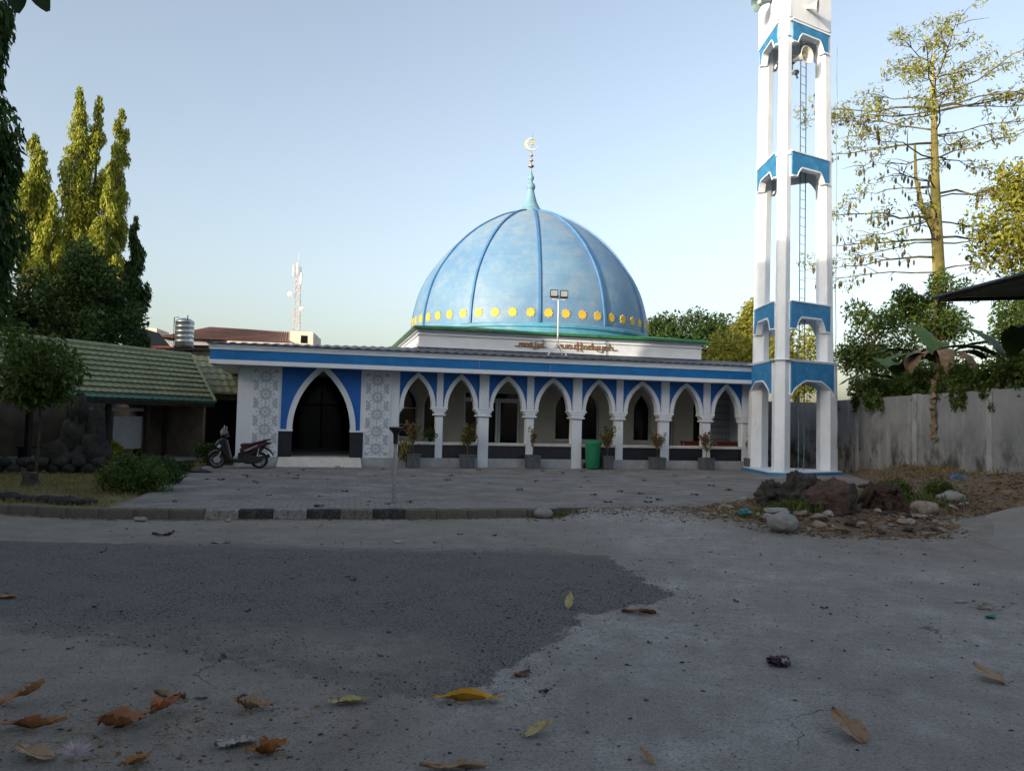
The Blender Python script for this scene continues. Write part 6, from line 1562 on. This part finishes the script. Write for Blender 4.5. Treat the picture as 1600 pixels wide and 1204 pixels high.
def pk_near(r, n):
    P = np.stack([r.uniform(-5, 4.5, n), 3.4+r.random(n)**1.5*7, ], 1)
    w = np.where((P[:, 0] < 0.4) & (P[:, 1] < 5.2), 1.0, 0.25); return P[r.random(n) < w]
debris('road_grit', 'fine loose grit on the near road', 'grit', 11000, pk_near, road_h, (0.003, 0.011), M['grit'], 73, flatn=0.8)
def pk_asph(r, n):
    P = np.stack([r.uniform(-6, 2.2, n), r.uniform(4.9, 9.6, n)], 1); d = poly_sd(P[:, 0], P[:, 1], ASPH); return P[(d > -0.25) & (d < 0.5)]
def pk_all(r, n):
    P = np.stack([r.uniform(-6.5, 6.5, n), 3.6+r.random(n)*9.5], 1); return P
debris('road_crumbs', 'dark crumbs and bits scattered over the whole road', 'litter', 1500, pk_all, road_h, (0.006, 0.026), M['grit_dark'], 78, flatn=0.5)
def pk_bl(r, n):
    P = np.stack([r.normal(-1.9, .8, n), r.normal(4.35, .35, n)], 1); return P
debris('leaf_crumbs', 'brown leaf crumbs and twig bits at lower left of the road', 'litter', 420, pk_bl, road_h, (0.004, 0.022), M['litter'], 77)
debris('asphalt_chips', 'loose dark asphalt chips along the patch edge', 'gravel', 9000, pk_asph, road_h, (0.004, 0.014), M['grit_dark'], 74, flatn=0.9)
def pk_kerb(r, n):
    f = r.random(n); x = -8.5+9.5*f; y = np.interp(x, [p[0] for p in KERB], [p[1] for p in KERB])-0.03-np.abs(r.normal(0, .09, n)); return np.stack([x, y], 1)
debris('kerb_litter', 'dry leaf crumbs gathered along the kerb', 'litter', 1500, pk_kerb, road_h, (0.008, 0.035), M['litter'], 75)
def pk_joint(r, n):
    P = np.stack([r.uniform(0.3, 3.8, n), r.normal(14.7, .45, n)], 1); return P
debris('edge_litter', 'dry litter where the paving meets the road', 'litter', 900, pk_joint, lambda x, y: road_h(x, y)+0.004, (0.01, 0.05), M['litter'], 76)
# weeds
def weeds(label, cx, cy, sx, sy, n, ln, mname, seed, hf=bank_h):
    r = np.random.default_rng(seed); P = np.stack([r.normal(cx, sx, n), r.normal(cy, sy, n)], 1); z = hf(P[:, 0], P[:, 1]); l = r.uniform(ln*.4, ln, n)
    D = unit(np.stack([r.normal(0, .5, n), r.normal(0, .5, n), np.ones(n)], 1)); V, F = leaf_arrays(np.stack([P[:, 0], P[:, 1], z+l*.4], 1)+D*0, D, l, l*.12+.006)
    tag(raw('weeds', V, F, M[mname], rnd=r.random(n)), label, 'weeds', kind='stuff')
weeds('bright green grass tuft left of the dark boulder', 5.12, 14.05, .20, .16, 700, .34, 'grass', 81)
weeds('green weeds behind the root stump', 8.0, 16.2, .55, .6, 1100, .3, 'grass', 82)
weeds('sparse grass along the foot of the wall', 11.6, 21.5, .35, 2.6, 420, .22, 'grass_dry', 83)
weeds('dry grass on the left tip of the rubble', 4.3, 14.4, .45, .5, 500, .16, 'grass_dry', 84)
weeds('thin weeds at the end of the kerb', 0.9, 14.35, .25, .12, 220, .14, 'grass', 85, road_h)
r = np.random.default_rng(86); n_ = 220; P_ = np.stack([r.normal(-2.0, .45, n_), r.normal(4.4, .3, n_)], 1); D_ = unit(np.stack([r.normal(size=n_), r.normal(size=n_), r.normal(0, .12, n_)], 1)); l_s = r.uniform(.04, .14, n_)
V, F = leaf_arrays(np.stack([P_[:, 0], P_[:, 1], road_h(P_[:, 0], P_[:, 1])+.012], 1), D_, l_s, 0.006)
tag(raw('straw', V, F, M['grass_dry'], rnd=r.random(n_)), 'dry straw wisps lying on the road at lower left', 'straw', kind='stuff')
shrub('weed_bush', 'leafy green weed bush right of the root stump', (8.0, 16.0, 0.15), (0.5, 0.4, 0.45), 1500, (0.06, 0.12), 'leaf_mid', 91, 16)
shrub('weed_bush', 'small leafy weed at the foot of the dirt heap', (9.3, 16.6, 0.25), (0.4, 0.35, 0.35), 900, (0.05, 0.10), 'leaf_mid', 92, 12)
t = rock('plastic_bag', 'crumpled blue plastic bag on the dirt heap', (10.6, 18.2, 0.5), (0.17, 0.12, 0.09), mat('blue_plastic', (0.05, 0.14, 0.30), 0.4, 0.2, 9), 95, 3, 0.5, 2.0, 'bag', sharp=True)
t = rock('plastic_bag', 'teal plastic scrap on the left of the rubble', (4.3, 14.1, 0.06), (0.11, 0.08, 0.05), mat('teal_plastic', (0.04, 0.16, 0.17), 0.4, 0.2, 9), 96, 3, 0.5, 2.0, 'bag', sharp=True)

# ================================================================== fallen leaves and scraps on the road
def leafobj(label, x, y, ln, wd, rot, col, seed, curl=0.5, fold=0.4, crumple=0.2, name='fallen_leaf', cat='leaf', z=None, col2=None, lift=0.0, pitch=0.0):
    r = np.random.default_rng(seed); n, mcr = 14, 6; P = []; F = []
    for i in range(n+1):
        u = i/n; w = wd*max(0.03, math.sin(PI*u**0.85))**0.75*(1+r.normal(0, .05))
        if u > 0.93: w *= 0.5
        for k in range(mcr+1):
            v = -1+2*k/mcr; xx = (u-0.5)*ln; yy = v*w*0.5*math.cos(fold*abs(v))
            zz = abs(v)*w*0.5*math.sin(fold)+curl*ln*0.30*(2*u-1)**2*(1 if u > 0.5 else 0.5)+r.normal(0, crumple*0.03*ln)+(0.02+crumple*0.06)*ln*math.sin(7*u+3*v+seed)
            P.append((xx, yy, zz))
    # stalk
    for i in range(n):
        for k in range(mcr):
            if k in (0, mcr-1) and r.random() < 0.10+0.15*crumple: continue
            a = i*(mcr+1)+k; F.append((a, a+1, a+mcr+2, a+mcr+1))
    zmin = min(p[2] for p in P); P = [(p[0], p[1], p[2]-zmin) for p in P]
    mb = MB(); mb.add(P, F); mb.tube([(-ln*.5, 0, P[mcr//2][2]), (-ln*.62, ln*.02, P[mcr//2][2]+.004)], 0.0025, 4)
    mm = mat('fallen_leaf_%d' % seed, col, 0.7, 0.18, 18.0, col2=col2 or tuple(c*1.25 for c in col), dirt=tuple(c*0.42 for c in col), dscale=26, dlo=0.52, dhi=0.72)
    mb.tube([(P[i*(mcr+1)+mcr//2][0], 0, P[i*(mcr+1)+mcr//2][2]+0.002) for i in range(0, n+1, 2)], 0.0022, 4)
    o = mb.build(name, mm, None, smooth='all')
    zz = float(road_h(np.array([x]), np.array([y]))[0]) if z is None else z
    o.location = (x, y, zz+0.003+lift+ln*0.42*math.sin(R(pitch))); o.rotation_euler = (0, -R(pitch), R(rot)); tag(o, label, cat, 'fallen leaves on the road'); return o
YL, PALE, TAN, BRN, ORG = (0.42, 0.22, 0.02), (0.33, 0.275, 0.12), (0.25, 0.165, 0.095), (0.12, 0.055, 0.03), (0.27, 0.125, 0.05)
leafobj('large bright yellow curled leaf at bottom centre', -0.24, 4.97, 0.42, 0.13, 183, YL, 1, 0.10, 0.75, 0.15)
leafobj('pale yellow leaf left of the bright yellow leaf', -0.99, 4.86, 0.24, 0.09, 195, PALE, 2, 0.3, 0.5)
leafobj('pale yellow leaf upright on the asphalt patch', 0.60, 7.46, 0.24, 0.085, 80, PALE, 3, 0.3, 0.3, pitch=28)
leafobj('brown curled leaf at the right tip of the asphalt', 1.24, 7.30, 0.33, 0.11, 178, BRN, 4, 0.15, 0.7)
leafobj('small torn brown leaf on the asphalt edge', 0.12, 5.48, 0.13, 0.09, 30, BRN, 5, 0.6, 0.4, 0.6)
leafobj('tiny dark curled leaf below the torn brown leaf', 0.26, 5.16, 0.07, 0.05, 10, (0.05, 0.022, 0.015), 6, 0.6, 0.6, 0.6)
leafobj('pale yellow leaf tilted at bottom centre right', 0.20, 4.49, 0.21, 0.085, 35, PALE, 7, 0.3, 0.35, pitch=12)
leafobj('small tan leaf at the bottom edge right of centre', 0.76, 4.16, 0.12, 0.06, 120, TAN, 8, 0.3, 0.3, pitch=20)
leafobj('broad tan leaf on the concrete at lower right', 2.00, 4.56, 0.27, 0.19, 112, TAN, 9, 0.12, 0.2, 0.2, pitch=24, col2=(0.24, 0.145, 0.085))
leafobj('tan leaf near the right edge of the road', 3.48, 5.62, 0.24, 0.15, 118, TAN, 10, 0.2, 0.25, pitch=18)
leafobj('orange leaf cut by the left edge of the picture', -4.76, 7.32, 0.28, 0.11, 175, ORG, 11, 0.2, 0.4)
leafobj('folded tan leaf at the left edge', -2.92, 4.74, 0.26, 0.12, 30, ORG, 12, 0.4, 0.7, 0.4, pitch=22)
leafobj('long brown twisted leaf at lower left', -2.66, 4.37, 0.40, 0.09, 12, (0.24, 0.11, 0.045), 13, 0.25, 0.9, 0.3)
leafobj('tan leaf near the bottom left corner', -2.42, 4.04, 0.24, 0.13, 165, TAN, 14, 0.2, 0.3, pitch=8)
leafobj('crumpled brown leaf in the lower left leaf heap', -2.15, 4.46, 0.30, 0.14, 20, (0.24, 0.11, 0.05), 15, 0.6, 0.8, 0.9)
leafobj('rust-coloured curled leaf on top of the lower left heap', -2.02, 4.66, 0.20, 0.14, 60, (0.26, 0.09, 0.035), 16, 0.8, 0.8, 0.9, lift=0.02)
leafobj('thin brown leaf at the back of the lower left heap', -2.10, 4.90, 0.22, 0.08, 170, (0.17, 0.11, 0.05), 17, 0.3, 0.6, 0.5)
leafobj('small green leaf right of the lower left heap', -1.90, 4.90, 0.08, 0.035, 5, (0.03, 0.07, 0.02), 18, 0.2, 0.3)
leafobj('tan crumpled leaf left of the pale yellow leaf', -1.52, 4.74, 0.24, 0.10, 175, TAN, 19, 0.5, 0.6, 0.8)
leafobj('glossy orange-brown crumpled leaf at bottom left', -1.26, 4.16, 0.21, 0.13, 25, (0.22, 0.09, 0.025), 20, 0.7, 0.8, 0.9)
leafobj('brown leaf cut by the bottom edge at left', -1.86, 4.00, 0.16, 0.09, 60, (0.22, 0.10, 0.035), 21, 0.5, 0.6, 0.5)
leafobj('tan leaf cut by the bottom edge at centre', -0.26, 4.02, 0.34, 0.08, 182, TAN, 22, 0.15, 0.5)
leafobj('thin grey-tan scrap on the road far left', -3.90, 10.51, 0.26, 0.06, 5, (0.25, 0.22, 0.17), 23, 0.1, 0.2)
leafobj('dark forked leaf beyond the asphalt at left', -4.97, 11.15, 0.30, 0.10, 20, (0.05, 0.04, 0.03), 24, 0.7, 0.6, 0.6)
leafobj('pale grey scrap between bottom left leaves', -1.45, 4.24, 0.22, 0.10, 10, (0.28, 0.27, 0.25), 25, 0.2, 0.2, 0.6)
leafobj('pale round leaf on the dusty road beyond the asphalt', -1.58, 11.13, 0.14, 0.11, 90, (0.32, 0.30, 0.25), 26, 0.3, 0.2)
t = rock('candy_wrapper', 'crumpled purple and silver wrapper on the concrete', (2.06, 5.85, -0.115), (0.075, 0.05, 0.035), mat('purple_foil', (0.045, 0.012, 0.03), 0.3, 0.3, 20, dirt=(0.35, 0.35, 0.36), dscale=14, dlo=0.55, dhi=0.6, metal=0.2), 31, 3, 0.6, 2.4, 'wrapper', sharp=True)
t = rock('paper_scrap', 'crumpled pale scrap on the right of the road', (4.85, 7.82, -0.12), (0.10, 0.06, 0.035), M['rock_white'], 32, 3, 0.6, 2.4, 'scrap', sharp=True)
t = rock('plastic_scrap', 'small green plastic scrap below the pale scrap', (4.63, 7.43, -0.13), (0.05, 0.03, 0.018), mat('green_plastic', (0.01, 0.12, 0.06), 0.4, 0.2, 9), 33, 2, 0.5, 2.0, 'scrap', sharp=True)
t = rock('paper_scrap', 'white paper scrap left of the green plastic', (4.72, 8.08, -0.13), (0.07, 0.03, 0.012), M['rock_white'], 34, 2, 0.4, 2.0, 'scrap', sharp=True)
t = rock('paper_scrap', 'white paper ball at the foot of the kerb', (-6.0, 12.6, -0.12), (0.09, 0.06, 0.04), M['rock_white'], 35, 2, 0.5, 2.0, 'scrap', sharp=True)
t = rock('paper_scrap', 'small white scrap by the painted kerb', (-4.62, 12.75, -0.13), (0.05, 0.04, 0.025), M['rock_white'], 36, 2, 0.4, 2.0, 'scrap', sharp=True)
# feathery flower at the bottom left
fl = thing('fallen_flower', 'feathery white and pink flower at the bottom left corner', 'flower', (-2.19, 4.01, -0.14))
r = np.random.default_rng(41); mb = MB()
for i in range(150):
    a = r.uniform(R(20), R(160)); l = r.uniform(.06, .10); e = (math.cos(a)*l, r.uniform(-.03, .03), 0.02+math.sin(a)*l*.8); mb.tube([(0, 0, .015), e], [0.0009, 0.0006], 3, False)
mb.build('filaments', mat('pink_white_filaments', (0.62, 0.52, 0.60), 0.7, 0.15, 30.0), fl)
mb = MB(); mb.tube([(-.05, -.01, .006), (0, 0, .014)], [0.008, 0.011], 8); mb.build('calyx', M['rock_white'], fl)
# dry bits on the paving
pr3 = []
for k in range(4):
    o = leafobj('x', 0, 0, 0.22, 0.09, 0, (0.045, 0.035, 0.025), 500+k, 0.35, 0.5, 0.8); pr3.append(o.data); bpy.data.objects.remove(o)
r = np.random.default_rng(91); cnt = 0
while cnt < 70:
    x, y = r.uniform(-9, 9), 13.2+r.random()**1.3*12
    if poly_sd(np.array([x]), np.array([y]), PLAZA)[0] < 0.2: continue
    o = bpy.data.objects.new('dry_leaf', pr3[r.integers(0, 4)]); COL.objects.link(o); o.location = (x, y, 0.006); s_ = r.uniform(.25, .85); o.scale = (s_, s_, s_); o.rotation_euler = (0, 0, r.uniform(-.5, .5)+(PI if r.random() < .5 else 0))
    tag(o, 'small dark dry leaf lying on the block paving', 'leaf', 'dry leaves scattered on the paving'); cnt += 1
cnt = 0
while cnt < 40:
    x, y = r.uniform(-6, 6), r.uniform(5, 12.3)
    o = bpy.data.objects.new('dry_leaf', pr3[r.integers(0, 4)]); COL.objects.link(o); o.location = (x, y, float(road_h(np.array([x]), np.array([y]))[0])+0.002); s_ = r.uniform(.15, .45); o.scale = (s_, s_, s_); o.rotation_euler = (0, 0, r.uniform(0, 6.3))
    tag(o, 'tiny dark leaf crumb on the road surface', 'leaf', 'leaf crumbs on the road'); cnt += 1

# ================================================================== behind the camera: added shadow blocks, and a shade tree
t_ = np.array([math.sin(SUN_AZ), math.cos(SUN_AZ)]); l_ = np.array([-t_[1], t_[0]])       # towards the sun, and across
def caster(label, la0, la1, h, s0=18.0):  # unseen added block; its height sets where the shadow edge falls
    c = t_*(s0+5)+l_*(la0+la1)/2; ang = math.atan2(l_[1], l_[0]); w = (la1-la0)/2
    b_ = thing('caster_block', label, 'building', (c[0], c[1], 0), ang, 'school blocks added for shadow behind the viewer')
    mb = MB(); mb.box(-w, w, -5, 5, -0.2, h-0.5); mb.build('wall', M['cream'], b_)
    mb = MB(); mb.box(-w+0.0, w-0.0, -5.2, 5.2, h-0.49, h); mb.build('parapet', M['brown_roof'], b_)
    nf = int(h/3.6); sh = None
    for f in range(nf):
        for k in range(int(w*2/3.2)):
            x = -w+1.6+k*3.2
            if sh is None: mb = MB(); mb.box(-0.8, 0.8, 4.98, 5.06, -0.7, 0.7); sh = mb.build('window', M['glass'], b_); o = sh
            else: o = sh.copy(); COL.objects.link(o)
            o.location = (x, 0, 1.9+f*3.6)
caster('tall school block added for shadow behind the viewer at right', -13.4, 45, 17.7)
caster('medium school block added for shadow behind the viewer', -17.3, -13.402, 15.3)
caster('lowest school block added for shadow behind the viewer', -19.7, -17.302, 13.6)
caster('low school block added for shadow behind the viewer', -22.5, -19.702, 13.9)
caster('long low school block added for shadow behind the viewer at left', -35.0, -22.502, 12.6)
caster('tall school block added for shadow behind the viewer at far left', -85, -35.002, 15.4)
# big shade tree over the viewer
tree('shade_tree', 'big dark-leaved shade tree overhanging the viewer', (-5.0, -6.5, 0), 13.0, 0.42, (8.0, 6.5, 2.6), 4800, (0.22, 0.42), 'leaf_dark', 95, 60, 9.4, None, clump=(.4, .75))
bt = thing('overhanging_twig', 'dark leaf tips hanging in at the top left corner', 'leaf', (-2.09, 3.2, 3.36))
mb = MB(); mb.tube([(-0.5, -0.4, 0.9), (-0.2, -0.1, 0.35), (0.0, 0, 0.10)], [0.012, 0.008, 0.004], 5); mb.build('twig', M['bark_dark'], bt)
for i, (x, a, l) in enumerate(((-0.02, -95, .17), (0.06, -60, .16), (-0.08, -120, .15))):
    mb = MB(); P = []; F = []
    for k in range(9):
        f = k/8; w = 0.04*math.sin(PI*max(.04, min(.97, f)))**.7; P += [(f*l, -w, 0.01*math.sin(5*f)), (f*l, 0, -.006), (f*l, w, .01*math.sin(4*f))]
    for k in range(8): F += [(3*k, 3*k+1, 3*k+4, 3*k+3), (3*k+1, 3*k+2, 3*k+5, 3*k+4)]
    mb.add(P, F); o = mb.build('leaf', M['leaf_dark'], bt, (x, 0, 0.12), smooth='all'); o.rotation_euler = (R(70), R(0), 0); o.rotation_euler = (R(60), R(-a-40), R(10*i))
